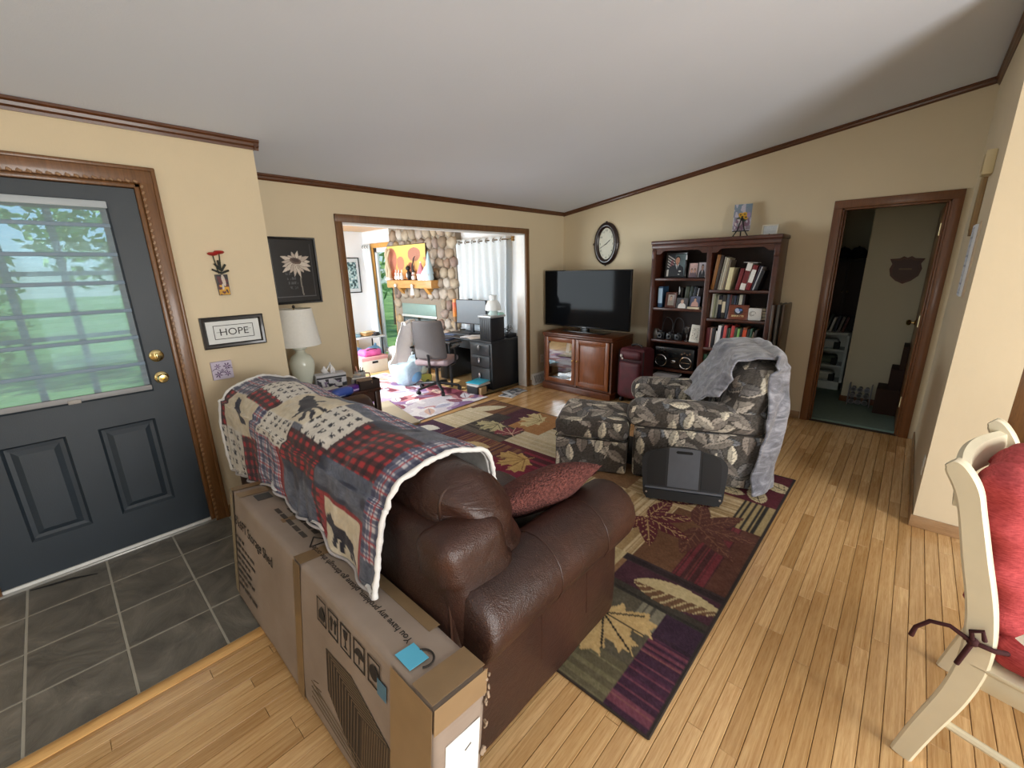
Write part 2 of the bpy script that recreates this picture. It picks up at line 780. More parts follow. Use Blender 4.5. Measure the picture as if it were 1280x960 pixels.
# --- walls
wb = MB()
wb.box(-2.6, -.482, YD, YD + .12, 0, 2.42)
wb.box(.482, XJ, YD, YD + .12, 0, 2.42)
wb.box(-.482, .482, YD, YD + .12, 2.065, 2.42)
wb.box(XJ - .12, XJ, YD + .12, YB + .12, 0, 2.40)
st(wb.build('wall_entry', M_wall, smooth=0))
OX0, OX1, OZ = 1.875, 4.285, 1.995
wb = MB()
wb.box(XJ, OX0, YB, YB + .12, 0, 2.34)
wb.box(OX1, XR + .12, YB, YB + .12, 0, 2.34)
wb.box(OX0, OX1, YB, YB + .12, OZ, 2.34)
st(wb.build('wall_back', M_wall, smooth=0))
DY0, DY1, DZ = -.115, .60, 2.045


def slope_piece(mb, y0, y1, z0, x0=XR, x1=XR + .12):
    mb.prism([(y0, z0), (y1, z0), (y1, CZ(y1) + .03), (y0, CZ(y0) + .03)], x0, x1, 'x')


wb = MB()
slope_piece(wb, DY1, YB, 0)
slope_piece(wb, DY0, DY1, DZ)
slope_piece(wb, -3.3, DY0, 0)
st(wb.build('wall_right', M_wall, smooth=0))
wb = MB()
slope_piece(wb, YS0, YS1, 0, XS0, XR)
st(wb.build('wall_hall', M_wall, smooth=0))
wb = MB()
wb.box(-2.6, -.12, -3.3, -3.2, 0, 3.36).box(1.82, XR, -3.3, -3.2, 0, 3.36).box(-.12, 1.82, -3.3, -3.2, 2.12, 3.36)
st(wb.build('wall_south', M_wall, smooth=0))
wb = MB()
for (a, c, z0, z1) in ((-3.3, -.5, 0, None), (.9, YD + .12, 0, None), (-.5, .9, 0, .9)):
    if z1 is None:
        slope_piece(wb, a, c, z0, -2.72, -2.6)
    else:
        wb.box(-2.72, -2.6, a, c, z0, z1)
slope_piece(wb, -.5, .9, 2.1, -2.72, -2.6)
st(wb.build('wall_left', M_wall, smooth=0))
wb = MB()
wb.prism([(-3.4, CZ(-3.4)), (YB + .06, CZ(YB + .06)), (YB + .06, CZ(YB + .06) + .12), (-3.4, CZ(-3.4) + .12)], -2.8, XR + .2, 'x')
st(wb.build('ceiling', M_ceil, smooth=0))

# window frames and patio door of the unseen sides
wb = MB()
for (x0, x1) in ((-.12, -.06), (.82, .9), (1.76, 1.82)):
    wb.box(x0, x1, -3.28, -3.23, 0, 2.12)
wb.box(-.12, 1.82, -3.28, -3.23, 2.04, 2.12).box(-.12, 1.82, -3.28, -3.23, 0, .08)
st(wb.build('door_3', plain('#e8e6e0', .5)))
wb = MB()
for yy in (-.5, .17, .84):
    wb.box(-2.70, -2.65, yy, yy + .06, .9, 2.1)
wb.box(-2.70, -2.65, -.5, .9, .9, .96).box(-2.70, -2.65, -.5, .9, 2.04, 2.1)
st(wb.build('window_1', plain('#e8e6e0', .5)))

# --- crown trim
def crown(name, p0, p1, inward, h=.052, d=.03):
    """moulding strip from p0 to p1 (top against ceiling), projecting along inward"""
    p0, p1, inw = Vector(p0), Vector(p1), Vector(inward)
    dn = Vector((0, 0, -1))
    prof = [(0, 0), (d, 0), (d, .012), (d * .72, .02), (d * .62, .034), (d * .3, .042), (d * .25, h), (0, h)]
    vs = [p + inw * a + dn * b for p in (p0, p1) for a, b in prof]
    n = len(prof)
    fs = [tuple(range(n)), tuple(range(2 * n - 1, n - 1, -1))]
    for i in range(n):
        j = (i + 1) % n
        fs.append((i, n + i, n + j, j))
    return st(MB().add(vs, fs).build(name, M_crown, smooth=30))


crown('trim_1', (-2.6, YD, CZ(YD - .03) - .001), (XJ + .03, YD, CZ(YD - .03) - .001), (0, -1, 0), .055, .035)
crown('trim_2', (XJ, YB, CZ(YB - .03) - .001), (XR, YB, CZ(YB - .03) - .001), (0, -1, 0), .045)
crown('trim_3', (XR, YS1, CZ(YS1) - .001), (XR, YB, CZ(YB) - .001), (-1, 0, 0), .045)
crown('trim_4', (XS0 - .03, YS1, CZ(YS1) - .012), (XR, YS1, CZ(YS1) - .012), (0, 1, 0), .05)
crown('trim_5', (XJ, YD - .03, CZ(YD - .03)), (XJ, YB, CZ(YB)), (1, 0, 0), .05)
# --- baseboards
def baseb(name, x0, x1, y0, y1, h=.075):
    return st(B(x0, x1, y0, y1, 0.0, h, b=.005).build(name, M_base))


baseb('baseboard_hall_end', XS0 - .014, XS0, YS0, YS1 + .012)
baseb('baseboard_hall', XS0, XR, YS1, YS1 + .012)
baseb('baseboard_right', XR - .013, XR, DY1 + .07, YB)
baseb('baseboard_back', OX1 + .07, XR, YB - .013, YB)
baseb('baseboard_back_left', XJ, OX0 - .07, YB - .013, YB)
baseb('baseboard_entry', .56, XJ, YD - .013, YD)
baseb('baseboard_return', XJ, XJ + .013, YD, YB)


def casing(name, pieces, mat=M_oak, b=.006):
    """each piece of a casing is a part"""
    t = st(thing(name))
    for pn, bx in pieces:
        MB().box(*bx, b=b).build(pn, mat, t)
    return t


# front door casing: flat board with carved inner bead
cs = casing('trim_6', [
    ('side_board', (.478, .552, YD - .022, YD, 0, 2.14)), ('side_board', (-.552, -.478, YD - .022, YD, 0, 2.14)),
    ('head_board', (-.552, .552, YD - .024, YD, 2.062, 2.14)),
    ('outer_bead', (.536, .556, YD - .03, YD - .018, 0, 2.144)), ('outer_bead', (-.556, .556, YD - .031, YD - .019, 2.126, 2.146)),
    ('jamb', (.455, .482, YD, YD + .12, 0, 2.065)), ('jamb', (-.482, -.455, YD, YD + .12, 0, 2.065)),
    ('head_jamb', (-.482, .482, YD, YD + .12, 2.04, 2.065))])
bead = MB()
for i in range(64):
    z = .03 + i * .032
    bead.cbox((.486, YD - .0225, z), (.013, .006, .02), .002, 1, rot=(0, .5, 0))
for i in range(30):
    bead.cbox((-.465 + i * .032, YD - .0245, 2.069), (.02, .006, .013), .002, 1, rot=(0, .5, 0))
st(bead.build('carved_bead', wood('#6d4a2a', '#94704a', .5, (6, 6, 6), .1, 'carved_oak'), cs), 'stuff')
# opening casing
casing('trim_7', [
    ('side_board', (OX0 - .062, OX0 + .002, YB - .02, YB, 0, OZ + .062)), ('side_board', (OX1 - .002, OX1 + .062, YB - .02, YB, 0, OZ + .062)),
    ('head_board', (OX0 - .062, OX1 + .062, YB - .022, YB, OZ - .002, OZ + .062))])
M_jambw = plain('#e6e6e4', .5)
casing('trim_8', [('jamb', (OX0, OX0 + .012, YB, YB + .14, 0, OZ)), ('jamb', (OX1 - .012, OX1, YB, YB + .14, 0, OZ)),
                  ('head_jamb', (OX0, OX1, YB, YB + .14, OZ - .014, OZ))], M_jambw, .002)
# bedroom doorway casing and jamb
M_oak2 = wood('#5c3618', '#724420', .38, (14, 14, 1.2), name='oak_doorway')
casing('trim_9', [
    ('side_board', (XR - .02, XR, DY1 - .005, DY1 + .062, 0, DZ + .065)), ('side_board', (XR - .02, XR, DY0 - .062, DY0 + .005, 0, DZ + .065)),
    ('head_board', (XR - .022, XR, DY0 - .062, DY1 + .062, DZ - .004, DZ + .065)),
    ('jamb', (XR, XR + .12, DY1 - .02, DY1, 0, DZ)), ('jamb', (XR, XR + .12, DY0, DY0 + .02, 0, DZ)),
    ('head_jamb', (XR, XR + .12, DY0, DY1, DZ - .02, DZ)),
    ('door_stop', (XR + .04, XR + .055, DY1 - .034, DY1 - .02, 0, DZ - .02)), ('door_stop', (XR + .04, XR + .055, DY0 + .02, DY0 + .034, 0, DZ - .02))], M_oak2, .004)
# open bedroom door swung inside
d2 = st(thing('door_2', loc=(XR + .125, DY0 + .058, 0), rotz=math.radians(1.5)))
B(0, .70, -.06, -.024, .012, 2.02, b=.003).build('slab', wood('#6d4422', '#85562c', .38, (14, 14, 1.2), name='oak_door_slab'), d2)
M_brass = plain('#d6c48c', .22, 1.0, .05)
M_brassold = plain('#c9b88c', .35, 0.8, .05)
for z in (.3, 1.05, 1.82):
    MB().cyl((-.006, -.022, z - .05), (-.006, -.022, z + .05), .009, n=10).box(-.004, -.001, -.055, -.02, z - .045, z + .045).build('hinge', M_brassold, d2)
MB().lathe([(.0, 0), (.024, .002), (.026, .006), (.012, .012), (.01, .03), (.026, .04), (.03, .055), (.02, .068), (0, .07)], 16).build(
    'knob', M_brass, d2, (.63, -.024, .97), (-PI / 2, 0, 0))

# ------------------------------------------------------------------ bedroom shell
st(B(XR + .12, 7.7, -1.2, 2.0, -.05, .004).build('floor_bedroom', plain('#6f8276', .95, var=.15, bump=.5, scale=40)))
wb = MB()
wb.box(6.10, 6.22, -1.2, .43, 0, 2.42).box(7.6, 7.7, -1.2, 2.0, 0, 2.42).box(XR + .12, 7.7, 1.9, 2.0, 0, 2.42).box(XR + .12, 7.7, -1.3, -1.2, 0, 2.42)
st(wb.build('wall_bedroom', M_bedwall, smooth=0))
st(B(XR + .12, 7.7, -1.3, 2.0, 2.4, 2.5).build('ceiling_bedroom', M_ceil))
st(B(6.088, 6.10, -1.2, .435, 0, .07, b=.004).build('baseboard_bedroom', M_oak2))
st(B(6.10, 6.225, .43, .442, 0, .07, b=.004).build('baseboard_bedroom_end', M_oak2))

# ------------------------------------------------------------------ sunroom shell
SX0, SX1, SY1, SZ = 1.2, 4.42, 8.0, 2.31
st(B(SX0, SX1, YB + .12, SY1, -.05, -.012).build('floor_sunroom_base', M_gap))
fl2 = st(B(SX0, SX1, YB + .10, SY1, -.05, -.014).build('floor_sunroom', M_gap))
rest = MB()
yy = YB + .12
M_plank2 = wood('#c9a066', '#e6c48c', 0.35, (1.1, 22, 22), 0.3, 'pale_floorboards', 2.6, 0.25)
while yy < SY1:
    x = SX0 - rp.uniform(0, .6)
    while x < SX1:
        L = rp.choice(LENS)
        a, b_ = max(x, SX0), min(x + L, SX1)
        if b_ - a > .03:
            rest.box(a + .0006, b_ - .0006, yy + .0007, yy + PW - .0007, -.014, 0)
        x += L
    yy += PW
st(rest.build('plank_field', M_plank2, fl2, smooth=0), 'stuff')
wb = MB()
SW = (7.02, 7.62)                       # sliding door span on the right-hand wall
CW = (4.25, 5.05)                       # curtained window span
wb.box(SX1, SX1 + .1, SW[1], SY1 + .1, 0, SZ)
wb.box(SX1, SX1 + .1, CW[1], SW[0], 0, SZ)
wb.box(SX1, SX1 + .1, YB + .12, CW[0], 0, SZ)
wb.box(SX1, SX1 + .1, SW[0], SW[1], 2.0, SZ).box(SX1, SX1 + .1, CW[0], CW[1], 1.95, SZ).box(SX1, SX1 + .1, CW[0], CW[1], 0, .75)
st(wb.build('wall_sunroom_right', M_white, smooth=0))
st(B(SX0 - .1, SX1 + .1, SY1, SY1 + .1, 0, SZ).build('wall_sunroom_far', M_white))
wb = MB()
wb.box(SX0 - .1, SX0, YB + .12, 4.5, 0, SZ).box(SX0 - .1, SX0, 7.7, SY1, 0, SZ).box(SX0 - .1, SX0, 4.5, 7.7, 0, .6).box(SX0 - .1, SX0, 4.5, 7.7, 2.1, SZ)
st(wb.build('wall_sunroom_left', M_white, smooth=0))
M_pine = wood('#c98f4e', '#e0b070', .4, (1.2, 14, 14), .2, 'pine_boards')
clg = st(B(SX0 - .1, SX1 + .1, YB + .12, SY1 + .1, SZ + .012, SZ + .1).build('ceiling_sunroom', M_pine))
bm_ = B(-.058, .058, YB + .14, SY1 - .02, SZ, SZ + .012, b=.004).mesh('board')
bm_.materials.append(M_pine)
for i in range(27):
    o = bpy.data.objects.new('board', bm_)
    COL.objects.link(o)
    o.parent = clg
    o.location = (SX0 + .06 + i * .12, 0, 0)
wb = MB()
wb.box(SX0 - .08, SX0 - .02, 4.5, 4.58, .6, 2.1).box(SX0 - .08, SX0 - .02, 6.06, 6.14, .6, 2.1).box(SX0 - .08, SX0 - .02, 7.62, 7.7, .6, 2.1)
wb.box(SX0 - .08, SX0 - .02, 4.5, 7.7, .6, .66).box(SX0 - .08, SX0 - .02, 4.5, 7.7, 2.04, 2.1)
st(wb.build('window_2', M_pine))
# sliding glass door with wooden frame
M_gold = wood('#c48a3e', '#dba658', .4, (10, 10, 1.5), .2, 'golden_oak')
sd = st(thing('door_4'))
MB().box(SX1 - .03, SX1 + .02, SW[0] - .07, SW[0], 0, 2.08, b=.004).build('side_board', M_gold, sd)
MB().box(SX1 - .03, SX1 + .02, SW[1], SW[1] + .07, 0, 2.08, b=.004).build('side_board', M_gold, sd)
MB().box(SX1 - .031, SX1 + .02, SW[0] - .07, SW[1] + .07, 2.0, 2.08, b=.004).build('head_board', M_gold, sd)
M_frame = plain('#eef1f2', .4)
MB().box(SX1 + .02, SX1 + .06, SW[0], SW[0] + .05, .02, 2.0).box(SX1 + .02, SX1 + .06, SW[1] - .06, SW[1], .02, 2.0).box(
    SX1 + .02, SX1 + .06, SW[0], SW[1], 1.92, 2.0).box(SX1 + .02, SX1 + .06, SW[0], SW[1], .02, .12).build('sash', M_frame, sd)
M_glass = glass('window_glass')
MB().box(SX1 + .035, SX1 + .041, SW[0] + .04, SW[1] - .05, .1, 1.94).build('pane', M_glass, sd)
w3 = st(thing('window_3'))
MB().box(SX1 + .01, SX1 + .06, CW[0], CW[0] + .05, .75, 1.95).box(SX1 + .01, SX1 + .06, CW[1] - .05, CW[1], .75, 1.95).box(
    SX1 + .01, SX1 + .06, CW[0], CW[1], 1.9, 1.95).box(SX1 + .01, SX1 + .06, CW[0], CW[1], .75, .8).build('sash', M_frame, w3)
MB().box(SX1 + .03, SX1 + .036, CW[0] + .04, CW[1] - .04, .79, 1.91).build('pane', M_glass, w3)

# ------------------------------------------------------------------ outdoors
_n = NT('lawn')
_v = _n.coord('Object')
_n.color(_n.ramp(_n.noise(_v, 1.5, 5), [(.3, '#5b8a3c'), (.7, '#9cc070')]))
_n.set(Roughness=.9)
lawn = MB().box(-40, 40, 3.5, 60, -.4, -.3).box(-40, -2.9, -30, 3.5, -.4, -.3).box(8, 40, -30, 3.5, -.4, -.3).box(-3, 8, -30, -3.5, -.4, -.3)
st(lawn.build('lawn', _n.m, smooth=0))
st(B(-3.0, 1.05, YD + .13, 4.6, 2.42, 2.52).build('sun_blocking_roof', plain('#8a8478', .8)))  # unseen roof added to keep direct sun off the front door
st(B(-3.0, 1.05, YD + .13, 4.6, -.3, -.06).build('porch_floor', plain('#9a9488', .8)))
M_leafg = NT('tree_leaves')
_oi = M_leafg.n('NewGeometry')
M_leafg.color(M_leafg.ramp(_oi.outputs['Random Per Island'], [(0, '#6aa048'), (.5, '#9cc86a'), (1, '#d0e8a0')]))
M_leafg.set(Roughness=.6)
M_bark = plain('#6b5a48', .9, var=.2, bump=.6)
rt = random.Random(11)
for i, (tx, ty, hh, rr, lab) in enumerate([(-3.6, 13.5, 6.5, 2.6, 'broad leafy tree on the lawn, seen through the front door shade'),
                                          (1.8, 14.0, 7.0, 2.4, 'tall leafy tree behind the lawn, seen through the front door shade'),
                                          (8.6, 13.6, 6.5, 2.6, 'leafy green tree beyond the sliding glass door')]):
    t = thing('leafy_tree', lab, 'tree', (tx, ty, -.3), group='garden trees')
    MB().tube([(0, 0, 0), (.05, .03, hh * .3), (.0, .1, hh * .6), (.1, .1, hh * .85)], [.17, .13, .09, .03], 10).build('trunk', M_bark, t)
    cm = MB()
    for _ in range(2200):
        th, ph, q = rt.uniform(0, 2 * PI), math.acos(rt.uniform(-1, 1)), rt.uniform(.3, 1) ** .5
        p = Vector((rr * q * math.sin(ph) * math.cos(th), rr * q * math.sin(ph) * math.sin(th), hh * .58 + rr * 1.15 * q * math.cos(ph)))
        a = Vector((rt.uniform(-1, 1), rt.uniform(-1, 1), rt.uniform(-1, 1))).normalized()
        b_ = a.orthogonal().normalized()
        s_ = rt.uniform(.09, .2)
        cm.add([p - a * s_, p + b_ * s_ * .5, p + a * s_, p - b_ * s_ * .5], [(0, 1, 2, 3)])
    st(cm.build('foliage', M_leafg.m, t, smooth=0), 'stuff')

# hedge of shrubs beyond the front door, seen through the sheer shade
for k, (sx_, sy_, lab) in enumerate(((-5.3, 8.9, 'dense green shrub outside the front door beside the lawn tree'), (-3.2, 8.9, 'rounded green shrub standing straight outside the front door'),
                                     (-1.1, 8.9, 'tall green shrub outside the front door nearest the sunroom'))):
    t = thing('garden_shrub', lab, 'shrub', (sx_, sy_, -.3), group='shrubs outside the front door')
    MB().tube([(0, 0, 0), (.03, .02, .9), (0, .05, 1.8)], [.06, .045, .02], 8).build('stem', M_bark, t)
    cm = MB()
    for _ in range(1500):
        th, ph, q = rt.uniform(0, 2 * PI), math.acos(rt.uniform(-1, 1)), rt.uniform(.35, 1) ** .5
        p = Vector((.95 * q * math.sin(ph) * math.cos(th), .6 * q * math.sin(ph) * math.sin(th), 1.75 + 1.55 * q * math.cos(ph)))
        a = Vector((rt.uniform(-1, 1), rt.uniform(-1, 1), rt.uniform(-1, 1))).normalized()
        b_ = a.orthogonal().normalized()
        s_ = rt.uniform(.05, .11)
        cm.add([p - a * s_, p + b_ * s_ * .5, p + a * s_, p - b_ * s_ * .5], [(0, 1, 2, 3)])
    st(cm.build('foliage', M_leafg.m, t, smooth=0), 'stuff')
# ------------------------------------------------------------------ helpers for world-placed parts
def into(me, parent):
    me.transform(parent.matrix_basis.inverted())
    return me


def wpart(mb, name, mat, parent, smooth=40):
    """build a part whose points are given in world space"""
    return linkmesh(name, into(mb.mesh(name, smooth), parent), mat, parent)


def loft(sections, cap=True):
    n = len(sections[0])
    vs = [p for s in sections for p in s]
    fs = []
    for i in range(len(sections) - 1):
        for j in range(n):
            k = (j + 1) % n
            fs.append((i * n + j, i * n + k, (i + 1) * n + k, (i + 1) * n + j))
    if cap:
        fs.append(tuple(range(n - 1, -1, -1)))
        fs.append(tuple((len(sections) - 1) * n + j for j in range(n)))
    return vs, fs


def noisy(me, amp, scale, seed=0):
    for v in me.vertices:
        w = noise.noise_vector(v.co * scale + Vector((seed, seed * 2.3, 0)))
        v.co += w * amp
    return me


# ------------------------------------------------------------------ leather sofa
M_leather = leather('brown_leather', '#26140e', '#40241a', .42)
M_leather2 = leather('brown_leather_creased', '#26140e', '#40241a', .40, .34)
M_pipe = plain('#3a2218', .4, coat=.2)
sofa = thing('leather_sofa', 'dark brown leather sofa with rolled arms, its back turned to the front door', 'sofa', (1.07, 1.9, 0))
SYC = 1.9


def arm_section(x, grow=0.0, sgn=1):
    """arm outline in y,z at position x; sgn mirrors about SYC"""
    pts = [(.80, .03), (.80, .16), (.80, .28), (.80, .38), (.795, .425)]
    cy, cz, r = .845, .545, .137
    for i in range(15):
        a = math.radians(228 - i * 18.5)
        pts.append((cy + r * math.cos(a), cz + r * math.sin(a)))
    pts += [(1.0, .44), (1.0, .3), (1.0, .03)]
    c = (.88, .35)
    out = []
    for (a, b_) in pts:
        q = (c[0] + (a - c[0]) * (1 - grow), max(.03, c[1] + (b_ - c[1]) * (1 - grow)))
        yy = q[0] if sgn > 0 else 2 * SYC - q[0]
        out.append((x, yy, q[1]))
    return out


for sgn in (1, -1):
    secs = [arm_section(.645, .25, sgn), arm_section(.65, .06, sgn)]
    for i in range(25):
        secs.append(arm_section(.665 + i * .0345, 0, sgn))
    secs += [arm_section(1.512, .015, sgn), arm_section(1.528, .06, sgn), arm_section(1.538, .15, sgn), arm_section(1.541, .5, sgn)]
    vs, fs = loft(secs)
    mb = MB().add(vs, fs)
    me = noisy(mb.mesh('arm', 60), .006, 5, 3 + sgn)
    arm = linkmesh('arm', into(me, sofa), M_leather, sofa)
    # seams round the roll
    for xs in (.99, 1.29):
        ring = [Vector(p) for p in arm_section(xs, -.004, sgn)[1:20]]
        s_ = MB().tube(ring, .0022, 6)
        me = noisy(s_.mesh('seam', 60), .006, 5, 3 + sgn)
        linkmesh('seam', into(me, sofa), M_pipe, arm)
    # vertical side panel line under the roll
mb = MB()
me, sd_ = puff(.70, SYC, .435, .18, 2.15, .79, .05, .04, 0, .006, 4, 2)
linkmesh('back_panel', into(me, sofa), M_leather, sofa)
wpart(MB().tube([(.622, .85, z) for z in np.linspace(.06, .8, 14)], .005, 6), 'piping', M_pipe, sofa)
wpart(MB().tube([(.618, y_, .795) for y_ in np.linspace(.86, 2.94, 20)], .005, 6), 'piping', M_pipe, sofa)
# padded wings at the ends of the back, between back panel and arm
for sgn in (1, -1):
    yc = .885 if sgn > 0 else 2 * SYC - .885
    me, _ = puff(.745, yc + .005 * sgn, .625, .25, .165, .43, .045, .016, .010, .004, 6, 5 + sgn)
    for v in me.vertices:
        v.co.x += (v.co.z - .66) * -.12 - (.015 if v.co.z > .7 else 0)
    linkmesh('back_wing', into(me, sofa), M_leather, sofa)
me, _ = puff(1.13, SYC, .17, .78, 1.84, .26, .03, .06)
linkmesh('base', into(me, sofa), M_leather, sofa)
for i in range(3):
    yc = 1.0 + (i + .5) * .60
    me, _ = puff(1.245, yc, .385, .66, .598, .2, .07, .025, .02, .008, 6, i)
    linkmesh('seat_cushion', into(me, sofa), M_leather, sofa)


def back_cushion(yc, w, seed):
    """fat back cushion, leaning, pleated towards its ends"""
    def dfm(p):
        q = p.copy()
        z = p[:, 2] - .68
        q[:, 0] += -z * .28
        e = np.abs(p[:, 1] - yc) / (w / 2)
        pl = np.sin((p[:, 2] * 46 + p[:, 0] * 22 + 1.7 * np.sin(p[:, 1] * 17 + seed)) + seed) * np.clip(e - .35, 0, 1) ** 1.5
        q[:, 0] += pl * .022 * np.tanh((p[:, 0] - .87) / .05)
        q[:, 2] += pl * .013
        return q
    me, _ = puff(.865, yc, .69, .27, w, .50, .115, .0145, .035, .007, 7, seed, dfm)
    c = linkmesh('back_cushion', into(me, sofa), M_leather2, sofa)
    # piped seams round the cushion near its ends
    for sg in (-1, 1):
        ys = yc + sg * (w / 2 - .085)
        lp = []
        for i in range(56):
            a = 2 * PI * i / 56
            ca, sa = math.cos(a), math.sin(a)
            q_ = max(abs(ca) / .136, abs(sa) / .25)
            x_, z_ = ca / q_, sa / q_
            ix, iz = max(-.02, min(.02, x_)), max(-.135, min(.135, z_))
            d_ = math.hypot(x_ - ix, z_ - iz)
            lp.append((.865 + ix + (x_ - ix) / d_ * .117, ys, .69 + iz + (z_ - iz) / d_ * .117))
        lp.append(lp[0])
        arr = dfm(np.array(lp))
        linkmesh('piping', into(MB().tube([tuple(p) for p in arr], .0055, 6, cap=False).mesh('piping', 60), sofa), M_pipe, c)
    return c


for i, (yc, w) in enumerate(((1.19, .64), (1.82, .62), (2.46, .64))):
    back_cushion(yc, w, i + 1)
for (xx, yy) in ((.68, .9), (1.45, .9), (.68, 2.9), (1.45, 2.9)):
    wpart(MB().lathe([(.03, .0135 if xx > 1.05 else 0), (.034, .02), (.028, .05)], 12, (xx, yy, 0)), 'foot', plain('#1d120d', .5), sofa)

# pillow against the near arm
M_pil = NT('maroon_chenille')
_v = M_pil.coord('Object')
M_pil.color(M_pil.ramp(M_pil.noise(_v, 90, 3), [(.3, '#4c2622'), (.7, '#7a453e')]))
M_pil.set(Roughness=.95)
_vo = M_pil.n('TexVoronoi')
_vo.inputs['Scale'].default_value = 130
M_pil.l(_v, _vo.inputs['Vector'])
M_pil.bump(_vo.outputs['Distance'], .9, .01)


def pillow_pts(u, v):
    a, b_ = u * 2 - 1, v * 2 - 1
    return a, b_


def pillow_mesh(w, h, t, n=36):
    vs, fs = [], []
    for s in (1, -1):
        for i in range(n + 1):
            for j in range(n + 1):
                a, b_ = i / n * 2 - 1, j / n * 2 - 1
                e = max(0, (1 - a * a)) ** .45 * max(0, (1 - b_ * b_)) ** .45
                pin = 1 - .10 * (1 - a * a) * abs(b_) - .0
                pin2 = 1 - .10 * (1 - b_ * b_) * abs(a)
                vs.append((a * w / 2 * pin2, b_ * h / 2 * pin, s * e * t / 2))
    m = (n + 1) ** 2
    for i in range(n):
        for j in range(n):
            q = (i * (n + 1) + j, (i + 1) * (n + 1) + j, (i + 1) * (n + 1) + j + 1, i * (n + 1) + j + 1)
            fs.append(q)
            fs.append(tuple(x + m for x in q[::-1]))
    mb = MB().add(vs, fs)
    me = mb.mesh('pillow', 0)
    bm = bmesh.new()
    bm.from_mesh(me)
    bmesh.ops.remove_doubles(bm, verts=list(bm.verts), dist=.0008)
    bmesh.ops.recalc_face_normals(bm, faces=list(bm.faces))
    bm.to_mesh(me)
    bm.free()
    me.polygons.foreach_set('use_smooth', [True] * len(me.polygons))
    return me


pm = noisy(pillow_mesh(.46, .40, .17), .006, 9, 4)
pil = linkmesh('throw_pillow', pm, M_pil.m)
pil.location = (1.27, 1.05, .655)
pil.rotation_euler = (math.radians(-34), math.radians(-8), math.radians(-20))
tag(pil, 'maroon textured throw pillow propped against the rolled arm of the leather sofa', 'pillow')

# ------------------------------------------------------------------ patchwork throw over the sofa back
def plaid(x, y, base, lines):
    c = np.tile(hexa(base), (len(x), 1))
    for (per, off, wd, col, al) in lines:
        m = (((x - off) % per) < wd)
        c[m] = c[m] * (1 - al) + hexa(col) * al
        m = (((y - off) % per) < wd)
        c[m] = c[m] * (1 - al) + hexa(col) * al
    return c


def buffalo(x, y):
    return plaid(x, y, '#b0242a', [(.056, 0, .028, '#15141c', .62)])


def tartan(x, y):
    return plaid(x, y, '#d8d6dc', [(.075, 0, .03, '#23284a', .6), (.075, .045, .006, '#b03038', .8), (.075, .058, .008, '#3a4268', .6)])


def denim(x, y):
    f = rng_noise(x * 40, y * 14, 3) * .5 + rng_noise(x * 150, y * 150, 4) * .5
    f2 = rng_noise(x * 9, y * 9, 8)
    c = hexa('#3a3f4e') * (1 - f[:, None]) + hexa('#7b8294') * f[:, None]
    dk = np.clip((f2 - .66) * 6, 0, 1)[:, None] * .75
    return c * (1 - dk) + hexa('#151a30') * dk


def ell(x, y, cx, cy, a, b_, rot=0):
    c, s = math.cos(rot), math.sin(rot)
    X, Y = (x - cx) * c + (y - cy) * s, -(x - cx) * s + (y - cy) * c
    return (X / a) ** 2 + (Y / b_) ** 2 < 1


def seg(x, y, x0, y0, x1, y1, w):
    dx, dy = x1 - x0, y1 - y0
    t = np.clip(((x - x0) * dx + (y - y0) * dy) / (dx * dx + dy * dy + 1e-12), 0, 1)
    return (x - x0 - t * dx) ** 2 + (y - y0 - t * dy) ** 2 < w * w


def paws(x, y):
    c = np.tile(hexa('#e3ddd2'), (len(x), 1))
    p = .062
    k, l = np.floor(x / p), np.floor(y / p)
    fx, fy = x - (k + .5) * p, y - (l + .5) * p
    r = rng_noise(k * 1.0 + .5, l * 1.0 + .5, 5)
    ox, oy = (r - .5) * .02, ((r * 7) % 1 - .5) * .02
    m = ell(fx - ox, fy - oy, 0, -.006, .013, .010) | ell(fx - ox, fy - oy, -.012, .010, .005, .006) | ell(fx - ox, fy - oy, 0, .014, .005, .006) | ell(fx - ox, fy - oy, .012, .010, .005, .006)
    c[m & (r > .12)] = hexa('#1b1d2c')
    return c


def creamy(x, y):
    f = rng_noise(x * 30, y * 30, 9)[:, None]
    return hexa('#e6dcc6') * f + hexa('#d8c9ab') * (1 - f)


def inpoly(x, y, poly):
    ins = np.zeros(len(x), bool)
    n = len(poly)
    for i in range(n):
        (x0, y0), (x1, y1) = poly[i], poly[(i + 1) % n]
        if y0 == y1:
            continue
        c = ((y0 > y) != (y1 > y)) & (x < (x1 - x0) * (y - y0) / (y1 - y0) + x0)
        ins ^= c
    return ins


def moose(x, y, cx, cy, sc):
    """silhouette of an antlered head; local x right, y up"""
    X, Y = (x - cx) / sc, (y - cy) / sc
    m = ell(X, Y, -.25, .02, .5, .26, -.35) | ell(X, Y, -.62, .26, .3, .17, -.7) | ell(X, Y, .15, -.2, .33, .3) | ell(X, Y, .0, .32, .16, .08, .5)
    for (a, b_, c, d) in ((.1, -.05, .55, -.6), (.3, -.3, .85, -.45), (.45, -.45, .75, -.8), (.2, -.2, .95, -.15), (.7, -.38, .95, -.62), (.05, -.1, .2, -.75)):
        m |= seg(X, Y, a, b_, c, d, .055)
    return m


def bear(x, y, cx, cy, sc):
    X, Y = (x - cx) / sc, (y - cy) / sc
    m = ell(X, Y, 0, 0, .5, .24, -.25) | ell(X, Y, -.5, .2, .22, .2) | ell(X, Y, -.66, .1, .14, .1) | ell(X, Y, -.5, .38, .07, .07)
    for (a, b_, c, d) in ((-.25, -.1, -.35, -.5), (-.05, -.15, -.1, -.55), (.3, -.2, .25, -.6), (.42, -.15, .5, -.55)):
        m |= seg(X, Y, a, b_, c, d, .08)
    return m


